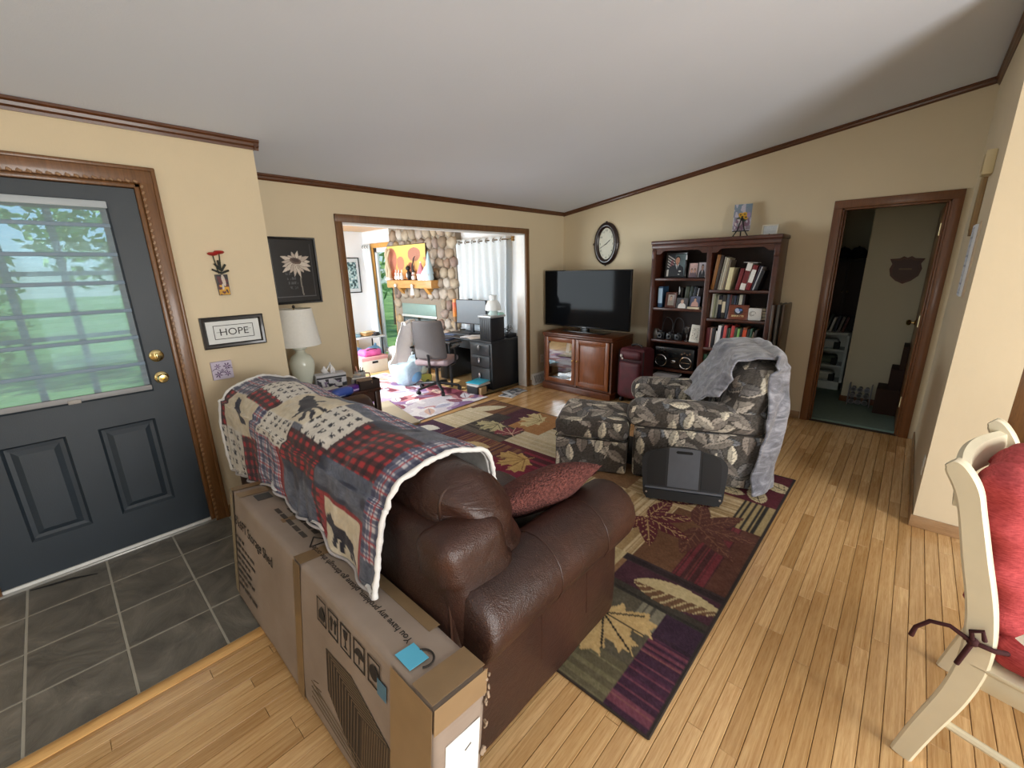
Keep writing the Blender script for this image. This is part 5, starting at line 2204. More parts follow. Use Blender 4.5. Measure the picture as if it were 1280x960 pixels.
for k, (c_, ww) in enumerate((('#3a3a34', .135), ('#b0a98e', .13), ('#2a2622', .125), ('#4a463c', .12))):
    book(.435, RS[1] + .001 + k * .03, .029, ww, .12, c_, 'flat', '%s book lying flat in the small pile behind the white ceramic block' % ('charcoal', 'cream', 'black', 'olive')[k], lie=True, y=.12, group='flat pile on the plaque shelf')


def emblem(u, v):
    c = np.tile(hexa('#7a3a20'), (len(u), 1)) * (.85 + .3 * rng_noise(u * 3, v * 30, 4))[:, None]
    mixc(c, ell(u, v, .52, .6, .26, .3), '#23262e')
    mixc(c, ell(u, v, .46, .62, .13, .2, .5), '#b9c4e0')
    mixc(c, ell(u, v, .62, .68, .1, .09, .4), '#5a7ac0')
    mixc(c, ell(u, v, .52, .48, .05, .05), '#dfe4ee')
    mixc(c, (np.abs(v - .2) < .07) & (np.abs(u - .5) < .34) & (rng_noise(u * 40, v * 6, 7) > .3), '#d8c08a')
    return c


pq = thing('award_plaque', 'small wooden plaque with a blue round emblem on the bookcase shelf', 'plaque', (BX + .045, BL(.315), RS[1]), rot=(math.radians(-14), 0, FR))
B(-.098, .098, 0, .016, .0, .155, b=.005).build('board', plain('#6d3018', .4, coat=.3), pq)
linkmesh('emblem_print', panel(.17, .13, 60, 50, emblem), M_print_gloss, pq, (0, -.0012, .012))
cer = thing('ceramic_block', 'small white ceramic block with engraved swirls beside the wooden plaque', 'ornament', (BX + .05, BL(.475), RS[1]), FR)
B(-.062, .062, 0, .035, .0, .125, b=.012).build('block', plain('#d8d6d0', .6), cer)
for k in range(3):
    MB().tube([(-.02 + .03 * math.cos(a) * (1 - .25 * k), -.0005, .068 + .026 * math.sin(a) * (1 - .25 * k)) for a in np.linspace(k, k + 4.5, 16)], .0018, 5).build('engraving', plain('#7d7c78', .7), cer)
# right bay, red-book shelf
shelf_row(.026, RS[2], [
    (0, .038, .215, '#5a1620', 'maroon hardback', 2), (.003, .013, .215, '#b08a80', 'dusty pink book', 2), (.002, .034, .21, '#17151a', 'black hardback', 2), (.002, .013, .185, '#d6d3cb', 'thin white book', 3),
    (.002, .032, .245, '#dfe0e2', 'white binder with blue foot', 3, '#6a74b0', (.02, .2), -.01), (.002, .016, .23, '#3a3448', 'thin violet book', 3),
    (.003, .030, .25, '#c24a48', 'coral red book', 3), (.002, .016, .225, '#1c241e', 'thin black-green book', 3), (.002, .013, .225, '#3c5a3c', 'thin green book', 3),
    (.002, .032, .25, '#b83838', 'bright red book', 4, '#d8b8b0', (.1, .25), 0), (.002, .022, .235, '#3e4a34', 'olive green book', 4), (.003, .022, .225, '#86b860', 'light green book', 4, '#2a3a20', (.05, .3), 0),
    (.003, .02, .23, '#1a1a18', 'thin jet black book', 4), (.003, .036, .24, '#8a4a28', 'orange brown book', 4, '#d05030', (.6, .9), 0), (.003, .02, .225, '#20241f', 'dark green-black book', 5),
    (.003, .018, .235, '#2f5a46', 'teal green book', 5), (.003, .014, .2, '#7a6a54', 'thin tan book', 6), (.003, .02, .22, '#221c1a', 'dark umber book', 6)], 'red-book shelf')
# right bay, low shelf
shelf_row(.026, RS[3], [
    (0, .034, .235, '#1f4a34', 'forest green book', 0, '#a8b8a4', (.15, .5), 0), (.003, .012, .22, '#c0b490', 'thin cream booklet', 1), (.004, .05, .235, '#c85420', 'wide orange book', 2),
    (.002, .045, .235, '#d2642c', 'second orange book', 2), (.004, .03, .22, '#4a2a1c', 'chestnut book', 2), (.003, .04, .23, '#1d2436', 'midnight blue book', 2), (.003, .035, .22, '#6a6658', 'stone grey book', 2)], 'lowest visible shelf')


# left bay, portraits
def officer(u, v):
    c = np.tile(hexa('#5c6c70'), (len(u), 1)) * (.45 + .75 * u)[:, None]
    m = u < .42
    c[m] = hexa('#22262e')
    for k in range(5):
        mixc(c, m & (np.abs(v - (.95 - k * .12) + .5 * u) < .025), '#c8c4be')
    mixc(c, ell(u, v, .28, .45, .10, .3), '#7a3038', .6)
    mixc(c, inpoly(u, v, [(.02, 0), (.05, .34), (.22, .46), (.45, .54), (.72, .52), (.92, .40), (.98, 0)]), '#1e242c')
    mixc(c, inpoly(u, v, [(.47, .54), (.66, .54), (.57, .32)]), '#cfd2d6')
    mixc(c, inpoly(u, v, [(.55, .5), (.59, .5), (.585, .34), (.565, .32)]), '#15181e')
    mixc(c, ell(u, v, .57, .76, .135, .15), '#15110f')
    mixc(c, ell(u, v, .57, .71, .115, .145), '#c08a70')
    mixc(c, ell(u, v, .57, .565, .06, .07), '#b07c64')
    for e in (-.042, .042):
        mixc(c, ell(u, v, .57 + e, .735, .016, .009), '#2a1c16')
    mixc(c, ell(u, v, .57, .64, .032, .007), '#7a3c34')
    mixc(c, ell(u, v, .74, .24, .07, .03), '#d8d8d0')
    mixc(c, ell(u, v, .70, .10, .05, .02), '#c8c8c0')
    mixc(c, (u < .12) & (v < .32), '#d0ccc6')
    return c


M_blkfr = plain('#0d0c0d', .4, coat=.3)
framed('portrait_frame', 'black framed portrait of a person in dark uniform on the bookcase', 'photo frame', .235, .275, .018, .014, M_blkfr, officer, (BX + .10, BL(-.395), LS[0]), FR, 70, 80, tilt=math.radians(-7))
framed('group_photo', 'small framed family photo next to the uniformed portrait', 'photo frame', .105, .165, .008, .01, M_blkfr, person_photo('#c8a8a4', '#c89c84', '#3a2c26', '#6a5a62', n=2), (BX + .07, BL(-.185), LS[0]), FR, 40, 50, tilt=math.radians(-8))
framed('couple_photo', 'small dark framed photo beside the bookcase divider, next to the family photo', 'photo frame', .10, .17, .008, .01, M_blkfr, person_photo('#b8b0b8', '#b89080', '#2a2420', '#2c2c34', shirt='#d8d4d8'), (BX + .055, BL(-.085), LS[0]), FR, 40, 50, tilt=math.radians(-8))
cs_ = thing('candlestick', 'slim black candlestick between the portrait and the family photo', 'candlestick', (BX + .06, BL(-.262), LS[0]), FR)
MB().lathe([(.022, 0), (.02, .008), (.006, .02), (.005, .08), (.009, .09), (.005, .10), (.005, .17), (.012, .185), (.012, .195)], 14).build('stem', plain('#15161a', .3), cs_)
MB().lathe([(.008, .19), (.008, .235), (.0, .25)], 12).build('candle', plain('#cfd2d4', .5), cs_)
# left bay, second shelf
book(-.555, LS[1], .05, .235, .16, '#2a4a6a', '', 'blue white box-spined book between bay side and wooden photo frame', band='#a8c4dc', bandz=(.2, .92), y=.06)
fr_ = framed('wooden_photo', 'brown wooden frame with a small portrait on the second bookcase shelf', 'photo frame', .125, .175, .028, .014, plain('#4a2012', .4, coat=.3), person_photo('#a89c94', '#c8a088', '#4a3a30', '#8d8478'), (BX + .05, BL(-.40), LS[1]), FR, 40, 50, tilt=math.radians(-9))
framed('baby_photo', 'frameless pale photo of a baby leaning on the second bookcase shelf', 'photo', .125, .115, .003, .004, plain('#8d8a88', .5), person_photo('#4a4a50', '#dcb8a4', '#a88c74', '#e4e0da'), (BX + .035, BL(-.265), LS[1]), FR, 40, 40, tilt=math.radians(-10))
framed('boy_photo', 'rounded photo of a dark haired boy set on a cream book', 'photo', .11, .115, .003, .004, plain('#5a5e6a', .5), person_photo('#5a6078', '#d0a890', '#1a1412', '#c89c90'), (BX + .05, BL(-.13), LS[1] + .022), FR, 40, 40, tilt=math.radians(-10))
book(-.205, LS[1], .02, .135, .09, '#d8ccb4', '', 'cream book lying flat under the photo of the boy', lie=True, y=.03)
shelf_row(-.34, LS[1], [(0, .03, .22, '#1c1a1a', 'black hardback', 3), (.02, .045, .235, '#3a4232', 'moss green book', 5), (.004, .03, .235, '#23302c', 'bottle green book', 6), (.004, .036, .235, '#1e2430', 'ink blue book', 7),
                        (.004, .012, .22, '#b8bcc4', 'thin silver book', 8)], 'photo shelf', .13, .13)
vz = thing('dark_vase', 'small dark vase with a white feather behind the baby photo', 'vase', (BX + .11, BL(-.335), LS[1]), FR)
MB().lathe([(.02, 0), (.032, .03), (.034, .07), (.02, .11), (.012, .13), (.018, .145)], 16).build('body', plain('#14181c', .3), vz)
MB().tube([(0, 0, .14), (.005, 0, .19), (.0, 0, .235)], [.003, .010, .002], 8).build('feather', plain('#c8ccd0', .7), vz)
# left bay, third shelf: small cameras and pots
M_camb = plain('#17171a', .4)
for k, (x, s) in enumerate(((-.50, 1.0), (-.385, .9), (-.29, .85))):
    cmr = thing('camera', ('old black camera with a silver lens beside the glass jug', 'black camera with a round chrome lens between two other cameras', 'small black folding camera with chrome lens beside the stemmed cup')[k], 'camera', (BX + .06, BL(x), LS[2]), FR, group='old cameras')
    B(-.05 * s, .05 * s, 0, .05, 0, .085 * s, b=.008).build('body', M_camb, cmr)
    MB().cyl((0, -.025, .045 * s), (0, .005, .045 * s), .028 * s, n=18).build('lens', plain('#9a9a9c', .25, .9), cmr)
    MB().cyl((0, -.027, .045 * s), (0, -.02, .045 * s), .016 * s, n=14).build('lens_glass', plain('#101418', .1), cmr)
    B(-.018, .018, .01, .04, .085 * s, .10 * s, b=.004).build('viewfinder', M_camb, cmr)
jg = thing('glass_jug', 'small grey glass jug at the side of the camera shelf', 'jug', (BX + .08, BL(-.565), LS[2]), FR)
MB().lathe([(.028, 0), (.036, .03), (.034, .07), (.022, .1), (.026, .12)], 16).build('body', plain('#5a5650', .2), jg)
MB().tube([(.03, 0, .03), (.055, 0, .06), (.05, 0, .1), (.02, 0, .115)], .005, 8).build('handle', plain('#6a6660', .2), jg)
cp = thing('stemmed_cup', 'dark stemmed cup with bright rim beside the white card', 'cup', (BX + .09, BL(-.20), LS[2]), FR)
MB().lathe([(.026, 0), (.024, .006), (.006, .014), (.005, .07), (.02, .085), (.034, .12), (.036, .155), (.033, .155), (.018, .09)], 18).build('bowl', plain('#6d6a6a', .15, .7), cp)
cd = thing('printed_card', 'white card with faint print leaning beside the bookcase divider', 'card', (BX + .05, BL(-.105), LS[2]), rot=(math.radians(-8), math.radians(4), FR))
B(-.055, .055, 0, .006, 0, .195, b=.002).build('card', plain('#dcd8cc', .7), cd)
linkmesh('card_print', panel(.07, .13, 24, 40, lambda u, v: np.where((rng_noise(u * 9, v * 16, 3) > .68)[:, None], hexa('#8d8a80'), hexa('#dcd8cc'))), M_print, cd, (0, -.001, .03))
for k, x in enumerate((-.46, -.33)):
    cbl = thing('coiled_cable', ('thin black cable looped behind the cameras near the jug', 'second black cable looped behind the cameras near the cup')[k], 'cable', (BX + .16, BL(x), LS[2]), FR, group='cables on the camera shelf')
    MB().tube([(.06 * math.cos(a), .012 * math.sin(3 * a), .13 + .12 * math.sin(a)) for a in np.linspace(0, 2 * PI, 36)], .004, 6).build('loop', plain('#24242a', .5), cbl)
# boombox
bb = thing('boombox', 'black portable stereo with two chrome ringed speakers in the bookcase', 'stereo', (BX + .03, BL(-.31), LS[3]), FR)
B(-.235, .235, 0, .17, .0, .25, b=.02).build('case', plain('#101013', .35, coat=.2), bb)
M_chr = plain('#d8d8da', .15, 1.0)
for s in (-1, 1):
    sp = MB().cyl((s * .145, -.006, .085), (s * .145, .002, .085), .068, n=28).build('speaker', plain('#08080a', .6), bb)
    MB().tube([(s * .145 + .066 * math.cos(a), -.008, .085 + .066 * math.sin(a)) for a in np.linspace(0, 2 * PI, 33)], .008, 8, cap=False).build('chrome_ring', M_chr, sp)
    MB().box(s * .145 - .05, s * .145 + .05, -.009, -.006, .082, .088).build('chrome_bar', M_chr, sp)
    for k in range(4):
        MB().cyl((s * .145 - .045 + k * .03, -.014, .185 + .012 * (k % 2)), (s * .145 - .045 + k * .03, .0, .185 + .012 * (k % 2)), .011, n=12).build('dial', M_chr, bb)
MB().ball((0, -.006, .085), (.034, .012, .022), 2).build('centre_badge', M_chr, bb)
B(-.06, .06, -.004, 0, .13, .19, b=.003).build('display', plain('#1c2024', .2), bb)
for k in range(5):
    B(-.17 + k * .03, -.155 + k * .03, -.004, 0, .224, .231).build('button', M_chr, bb)
ps = thing('paper_stack', 'white papers sticking out of the lowest left compartment of the bookcase', 'papers', (BX - .10, BL(-.36), LS[3] - .095), rot=(0, 0, FR + .1))
B(-.14, .14, 0, .24, 0, .02).build('sheets', plain('#e6e4e6', .7), ps)
pb_ = thing('document_box', 'dark document box under the white papers in the bookcase', 'box', (BX + .0, BL(-.36), LS[4]), FR)
B(-.16, .16, .0, .24, 0, .21, b=.004).build('body', plain('#1f1a18', .7), pb_)
B(-.162, .162, -.09, .242, .21, .219, b=.003).build('lid', plain('#2a2320', .7), pb_)


# top of the bookcase
def flowers(u, v):
    c = hexa('#7f97ac') * v[:, None] + hexa('#9a8a94') * (1 - v[:, None])
    n = rng_noise(u * 7, v * 9, 3)
    mixc(c, n > .62, '#c8c4d4')
    mixc(c, ell(u, v, .5, .28, .45, .28) & (rng_noise(u * 9, v * 9, 9) > .4), '#8a6a80')
    mixc(c, ell(u, v, .3, .30, .22, .13) & (n > .35), '#d8ccd0')
    mixc(c, ell(u, v, .45, .42, .3, .10) & (rng_noise(u * 12, v * 12, 5) > .35), '#3f5a3a')
    for (x, y) in ((.4, .6), (.62, .62), (.5, .53), (.7, .5)):
        mixc(c, ell(u, v, x, y, .14, .08), '#d8a82c')
        mixc(c, ell(u, v, x, y, .045, .028), '#3a2a14')
    mixc(c, ell(u, v, .85, .58, .1, .1), '#a890b8')
    return c


cv = thing('flower_canvas', 'small canvas of sunflowers on an easel on top of the bookcase', 'painting', (4.96, 1.395, BH + .01), rot=(math.radians(-10), 0, FR + .25))
B(-.082, .082, 0, .012, .06, .325, b=.002).build('canvas', plain('#c8c8c4', .8), cv)
linkmesh('painting', panel(.16, .26, 50, 80, flowers), M_print, cv, (0, -.001, .0625))
ez = thing('display_easel', 'small black display easel holding the sunflower canvas', 'easel', (4.955, 1.395, BH + .01), FR + .25)
M_iron = plain('#120f0e', .5)
MB().tube([(-.07, -.012, .0), (-.03, .006, .07), (0.0, .03, .2)], .006, 8).build('leg', M_iron, ez)
MB().tube([(.07, -.012, .0), (.03, .006, .07), (0.0, .03, .2)], .006, 8).build('leg', M_iron, ez)
MB().tube([(0, .10, .0), (0, .03, .2)], .006, 8).build('leg', M_iron, ez)
MB().box(-.075, .075, -.02, .012, .052, .06, b=.002).build('ledge', M_iron, ez)
wf = framed('white_photo_frame', 'small blank white photo frame standing on top of the bookcase', 'photo frame', .14, .10, .012, .01, plain('#e2dccb', .6), lambda u, v: np.tile(hexa('#cfd2d2'), (len(u), 1)), (4.98, 1.135, BH + .01), FR, 12, 10, tilt=math.radians(-6))
MB().ball((-.0, -.012, .01), .006, 1).build('button', plain('#2a2a2a', .5), wf)

# folded tray tables beside the bookcase
M_tray = wood('#3a2a20', '#54402f', .4, (14, 14, 1.5), .2, 'tray_wood')
for k in range(3):
    y0 = .962 - k * .036
    ft = thing('folded_tray_table', ('folded tray table with dark top touching the bookcase side', 'folded tray table with grey edge between two others beside the bookcase', 'outermost folded tray table of the set beside the bookcase')[k], 'tray table', (4.72 + .03 * k, y0, .15), FR, group='folded tray tables')
    B(-.012, .012, 0, .33, .45, 1.04, b=.008).build('top', (M_tray, plain('#5c5b58', .5), M_tray)[k], ft)
    for yy in (.03, .29):
        MB().tube([(0.0, yy, .47), (.0, yy + .01, .0)], .010, 8).build('leg', M_tray, ft)
    MB().tube([(0.0, .04, .2), (0.0, .29, .2)], .007, 8).build('stretcher', M_tray, ft)
rk = thing('tray_table_rack', 'brass and wood rack of the folded tray tables beside the bookcase', 'rack', (4.72, .86, 0), FR)
MB().tube([(-.08, .04, .0), (-.07, .05, .14), (-.065, .05, .15), (.0, .05, .15)], .012, 8).tube([(-.08, .30, .0), (-.07, .30, .15), (.0, .30, .15)], .012, 8).build('base_frame', M_tray, rk)
MB().tube([(-.07, .05, .145), (-.07, .3, .145)], .012, 8).tube([(.0, .05, .145), (.0, .3, .145)], .012, 8).build('cross_bar', M_tray, rk)
MB().tube([(.035, .02, .0), (.012, .05, .55), (.005, .05, .575), (-.03, .05, .58)], .011, 8).tube([(.045, .30, .0), (.02, .28, .56), (.005, .28, .58)], .011, 8).build('upright', plain('#4a3018', .4), rk)
MB().tube([(.012, .05, .56), (.012, .28, .56)], .010, 8).build('carry_handle', plain('#7d5c24', .4, .6), rk)

# floor register and outlet by the far corner
vt = thing('floor_register', 'white slatted heating register at the base of the back wall', 'vent', (4.52, YB, 0.005))
MB().prism([(-.06, 0), (0, 0), (0, .145), (-.015, .145)], -.14, .14, 'x').build('housing', plain('#e6e4e0', .5), vt)
for k in range(7):
    MB().cbox((-.096 + k * .032, -.042, .072), (.018, .004, .105), .001, rot=(-.31, 0, 0)).build('louvre', plain('#9a9894', .5), vt)


def outlet(name, label, loc, rotz, parent=None):
    t = thing(name, label, 'outlet', loc, rotz)
    B(-.035, .035, -.005, 0, -.057, .057, b=.002).build('plate', plain('#e4e0d4', .5), t)
    for z in (-.02, .02):
        B(-.014, .014, -.007, -.004, z - .012, z + .012, b=.002).build('socket', plain('#cfcabc', .5), t)
    return t


outlet('wall_outlet', 'white wall outlet low on the back wall beside the cherry stand', (4.62, YB, .34), 0)
outlet('hall_outlet', 'white wall outlet at the edge of the hall wall above the floor', (3.46, YS1, .36), PI)

# papers and boxes on the hall wall
cal = thing('wall_calendar', 'white paper calendar hanging on the hall wall', 'calendar', (3.79, YS1, 1.36), PI)
B(-.14, .14, -.006, 0, 0, .42).build('backing', plain('#c8b49a', .8), cal)
B(-.135, .05, -.018, -.006, .0, .41).build('sheets', plain('#d6dce4', .7), cal)
linkmesh('calendar_print', panel(.17, .38, 20, 40, lambda u, v: np.where(((np.abs((v * 7) % 1 - .5) > .44) | (rng_noise(u * 12, v * 22, 5) > .74))[:, None], hexa('#8d98ac'), hexa('#dde2ea'))), M_print, cal, (-.045, -.0185, .015))
th = thing('door_chime', 'cream door chime box high on the hall wall', 'chime', (3.84, YS1, 2.04), PI)
B(-.06, .06, -.045, 0, 0, .13, b=.006).build('cover', plain('#cbb98f', .5), th)
B(-.05, .05, -.047, -.043, .02, .11, b=.002).build('grille', plain('#a8946a', .5), th)
wp = thing('wall_plaque', 'narrow brown wooden board hanging between the chime and the calendar', 'plaque', (4.12, YS1, 1.72), PI)
B(-.10, .10, -.02, 0, 0, .38, b=.004).build('board', plain('#8a6c44', .5), wp)
B(-.08, .08, -.023, -.019, .03, .35, b=.002).build('panel', plain('#9a7c50', .5), wp)

# wooden hutch in the dining end, just behind the hall wall; its dark brown stands in for shade
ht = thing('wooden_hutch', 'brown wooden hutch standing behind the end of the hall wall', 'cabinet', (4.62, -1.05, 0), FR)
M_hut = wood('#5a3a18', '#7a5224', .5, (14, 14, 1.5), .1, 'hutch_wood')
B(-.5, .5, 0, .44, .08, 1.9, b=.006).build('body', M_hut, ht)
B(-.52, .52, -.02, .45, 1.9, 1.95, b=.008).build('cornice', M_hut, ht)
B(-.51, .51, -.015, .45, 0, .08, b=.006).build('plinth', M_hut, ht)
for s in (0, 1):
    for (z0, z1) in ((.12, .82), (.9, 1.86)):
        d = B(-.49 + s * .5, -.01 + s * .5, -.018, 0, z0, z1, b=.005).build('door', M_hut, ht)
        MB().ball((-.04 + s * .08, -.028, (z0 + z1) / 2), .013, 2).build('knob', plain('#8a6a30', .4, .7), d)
# ------------------------------------------------------------------ front door
_n = NT('slate_blue_paint')
_v = _n.coord('Object')
_n.color(_n.mix(_n.noise(_v, 4, 3), lin('#232c33'), lin('#2d3740')))
_n.set(Roughness=.5)
_n.bump(_n.noise(_n.coord('Object', (6, 1, 1)), 60, 3), .15, .003)
M_door = _n.m
d1 = st(thing('door_1', loc=(0, YD + .02, 0)))
DT = .044
LX, LZ0, LZ1 = .305, .955, 1.925
P_ = MB()
P_.box(-.455, -LX, 0, DT, .022, 2.037).box(LX, .455, 0, DT, .022, 2.037).box(-LX, LX, 0, DT, LZ1, 2.037).box(-LX, LX, 0, DT, .765, LZ0)
P_.box(-LX, LX, 0, DT, .022, .235).box(-.07, .055, 0, DT, .235, .765)
P_.build('slab', M_door, d1, smooth=0)
for x0, x1 in ((-.305, -.07), (.055, .305)):
    z0, z1 = .235, .765
    def fr4(i, y_):
        return [(x0 + i, y_, z0 + i), (x1 - i, y_, z0 + i), (x1 - i, y_, z1 - i), (x0 + i, y_, z1 - i)]
    vs, fs = [], []
    for i, y_ in ((0, 0), (.012, .016), (.03, .018), (.055, .006)):
        vs += fr4(i, y_)
    for k in range(3):
        for j in range(4):
            fs.append((k * 4 + j, k * 4 + (j + 1) % 4, k * 4 + 4 + (j + 1) % 4, k * 4 + 4 + j))
    fs.append((12, 13, 14, 15))
    MB().add(vs, fs).build('door_panel', M_door, d1, smooth=0)
ring(2 * LX + .05, LZ1 - LZ0 + .05, .035, .012).build('lite_frame', M_door, d1, (0, .002, LZ0 - .025), smooth=30)
B(-LX, LX, .02, .026, LZ0, LZ1).build('pane', glass('door_glass', (.88, .98, 1.0), .02, .988), d1)
M_munt = plain('#56646c', .5)
for x in (-.1, .1):
    B(x - .015, x + .015, .027, .036, LZ0, LZ1).build('muntin', M_munt, d1)
for k in (1, 2):
    z = LZ0 + (LZ1 - LZ0) * k / 3
    B(-LX, LX, .028, .035, z - .012, z + .012).build('muntin', M_munt, d1)
B(-.455, .455, -.012, .0, .004, .028, b=.002).build('door_sweep', plain('#d8d8d4', .4), d1)
for z, nm in ((1.0, 'door_knob'), (1.13, 'deadbolt')):
    k = MB().lathe([(.0, 0), (.033, .001), (.035, .006), (.028, .012), (.0, .013)], 22).build(nm, M_brass, d1, (.38, 0, z), (PI / 2, 0, 0))
    if nm == 'door_knob':
        MB().lathe([(.013, .01), (.011, .025), (.022, .036), (.027, .05), (.022, .062), (.0, .066)], 20).build('knob_ball', M_brass, k)
        MB().lathe([(.009, .064), (.008, .069), (0, .07)], 12).build('lock_button', plain('#8a6c2a', .3, 1.0), k)
    else:
        MB().cbox((0, 0, .022), (.012, .034, .018), .004).build('thumb_turn', M_brass, k)
st(B(-.482, .482, YD - .01, YD + .14, -.002, .012, b=.003).build('trim_10', plain('#b8b8b4', .35, .7)))
# pleated sheer shade over the door glass
n = NT('sheer_shade')
out = n.t.nodes['Material Output']
tr = n.n('BsdfTransparent')
tr.inputs[0].default_value = (.80, .95, 1, 1)
tl = n.n('BsdfTranslucent')
tl.inputs[0].default_value = (.70, .90, .98, 1)
df = n.n('BsdfDiffuse')
df.inputs[0].default_value = (.72, .8, .88, 1)
m1, m2 = n.n('MixShader'), n.n('MixShader')
m1.inputs[0].default_value = .55
m2.inputs[0].default_value = .42
n.l(tl.outputs[0], m1.inputs[1])
n.l(df.outputs[0], m1.inputs[2])
n.l(tr.outputs[0], m2.inputs[1])
n.l(m1.outputs[0], m2.inputs[2])
n.l(m2.outputs[0], out.inputs[0])
M_sheer = n.m
shd = thing('door_blind', 'sheer pale blue pleated shade covering the glass of the front door', 'blind', (0, YD + .004, LZ0))
ribs = [1.84, 1.695, 1.55, 1.40, 1.25, 1.10]
edges = [LZ1 + .01] + ribs + [LZ0 + .02]
for i in range(7):
    zt, zb = edges[i] - LZ0, edges[i + 1] - LZ0
    npl = 7
    vs, fs = [], []
    for k in range(npl + 1):
        z = zt + (zb - zt) * k / npl
        yy = -.004 - .005 * (k % 2)
        vs += [(-.318, yy, z), (.318, yy, z)]
    for k in range(npl):
        fs.append((2 * k, 2 * k + 1, 2 * k + 3, 2 * k + 2))
    MB().add(vs, fs).build('pleated_panel', M_sheer, shd, smooth=0)
for z in ribs:
    MB().box(-.32, .32, -.012, -.004, z - LZ0 - .010, z - LZ0 + .010, b=.003).build('rib', plain('#7b8fa0', .6), shd)
B(-.325, .325, -.022, .0, LZ1 - LZ0, LZ1 - LZ0 + .035, b=.004).build('head_rail', plain('#a9b2b8', .5), shd)
B(-.325, .325, -.02, .0, -.012, .018, b=.006).build('bottom_rail', plain('#8e8f90', .5), shd)
MB().cbox((.0, -.022, -.008), (.05, .008, .022), .003).build('pull_tab', plain('#9a9690', .5), shd)
# ------------------------------------------------------------------ pictures by the door
tk = thing('black_strap', 'black strap lying on the tile against the front door', 'strap', (-.2, YD - .1, .002))
MB().tube([(-.16, .06, .006), (-.08, .035, .007), (0, .02, .005), (.09, -.03, .005)], [.004, .008, .008, .003], 8, flat=.5).build('strap', plain('#141414', .6), tk)
hp = thing('hope_picture', 'black framed sign reading HOPE on the entry wall', 'picture', (.79, YD, 1.13))
ring(.352, .195, .028, .018).build('frame', plain('#120c0a', .35, coat=.3), hp, smooth=30)
B(-.155, .155, -.008, -.001, .022, .173).build('mat_board', plain('#d9dcda', .7), hp)
bd = MB()
for bx in ((-.112, .112, .138, .1415), (-.112, .112, .0545, .058), (-.112, -.1085, .0545, .1415), (.1085, .112, .0545, .1415)):
    bd.box(bx[0], bx[1], -.0092, -.0078, bx[2], bx[3])
bd.build('printed_border', M_blk, hp)
text('HOPE', .062, plain('#3a3634', .8), hp, (0, -.0085, .077), (PI / 2, 0, 0), 'lettering', .0004, 'CENTER', 1.05)
for bx in ((-.098, -.07, .097, .099), (.07, .098, .107, .109)):
    B(bx[0], bx[1], -.009, -.008, bx[2], bx[3]).build('printed_line', M_blk, hp)
# vase of red flowers (wall ornament)
vs_ = thing('flower_wall_ornament', 'wall ornament of red flowers in a patterned vase above the HOPE sign', 'ornament', (.775, YD, 1.455))


def vasefn(u, v):
    c = np.tile(hexa('#191016'), (len(u), 1))
    k = rng_noise(u * 3 + .3, v * 7, 4)
    mixc(c, k > .55, '#5a1a1e')
    mixc(c, (rng_noise(u * 4, v * 9, 8) > .6) & (v < .5), '#d8a020')
    mixc(c, (v < .22) & (rng_noise(u * 6, v * 14, 2) > .35), '#c8921a')
    mixc(c, ell(u, v, .6, .72, .16, .3, .3), '#d0c0b0')
    mixc(c, ell(u, v, .45, .4, .1, .16), '#c8c0b4')
    return c


MB().prism([(-.026, 0), (.032, 0), (.034, .125), (-.032, .125)], -.018, -.001, 'y').build('vase', plain('#1a1014', .4), vs_)
linkmesh('vase_print', panel(.056, .12, 30, 60, vasefn), M_print, vs_, (.002, -.0185, .003))
for k, (x, z) in enumerate(((-.022, .235), (.012, .245))):
    f = MB().lathe([(.0, .0), (.02, .004), (.03, .012), (.022, .02), (0, .022)], 14, (x, -.015, z)).build('flower_head', plain('#a8201c', .6, var=.25, scale=120), vs_)
    MB().tube([(x, -.012, z), (x * .4, -.012, .13)], .003, 6).build('stem', plain('#2a3420', .7), vs_)
for k, (x, z, a) in enumerate(((-.01, .17, .6), (.02, .165, -.6), (.0, .185, .1), (.024, .14, -1.2), (-.02, .145, 1.1))):
    MB().cbox((x, -.016, z), (.012, .004, .05), .003, rot=(0, -a, 0)).build('leaf', plain('#161c14', .7), vs_)


def purple(u, v):
    c = np.tile(hexa('#c9c0d4'), (len(u), 1))
    for (x, y, r, s) in ((.75, .72, .2, 0), (.3, .75, .16, 1), (.28, .28, .2, 2), (.72, .3, .17, 3), (.5, .5, .1, 4)):
        X, Y = u - x, v - y
        an, rr = np.arctan2(Y, X), np.hypot(X, Y)
        mixc(c, (rr < r * (.55 + .45 * np.cos(an * 6 + s))), ('#4a2a5a', '#5a3a6a')[s % 2])
        mixc(c, rr < r * .18, '#b8a0c8')
    mixc(c, (np.abs(v - .5 - .12 * np.sin(u * 9)) < .02), '#5a4468')
    return c


pc = thing('purple_canvas', 'small purple floral canvas low on the entry wall below the HOPE sign', 'canvas', (.682, YD, .933))
B(-.057, .057, -.018, 0, 0, .115, b=.002).build('canvas', plain('#b9b0c4', .8), pc)
linkmesh('painting', panel(.112, .113, 50, 50, purple), M_print, pc, (0, -.0186, .001))


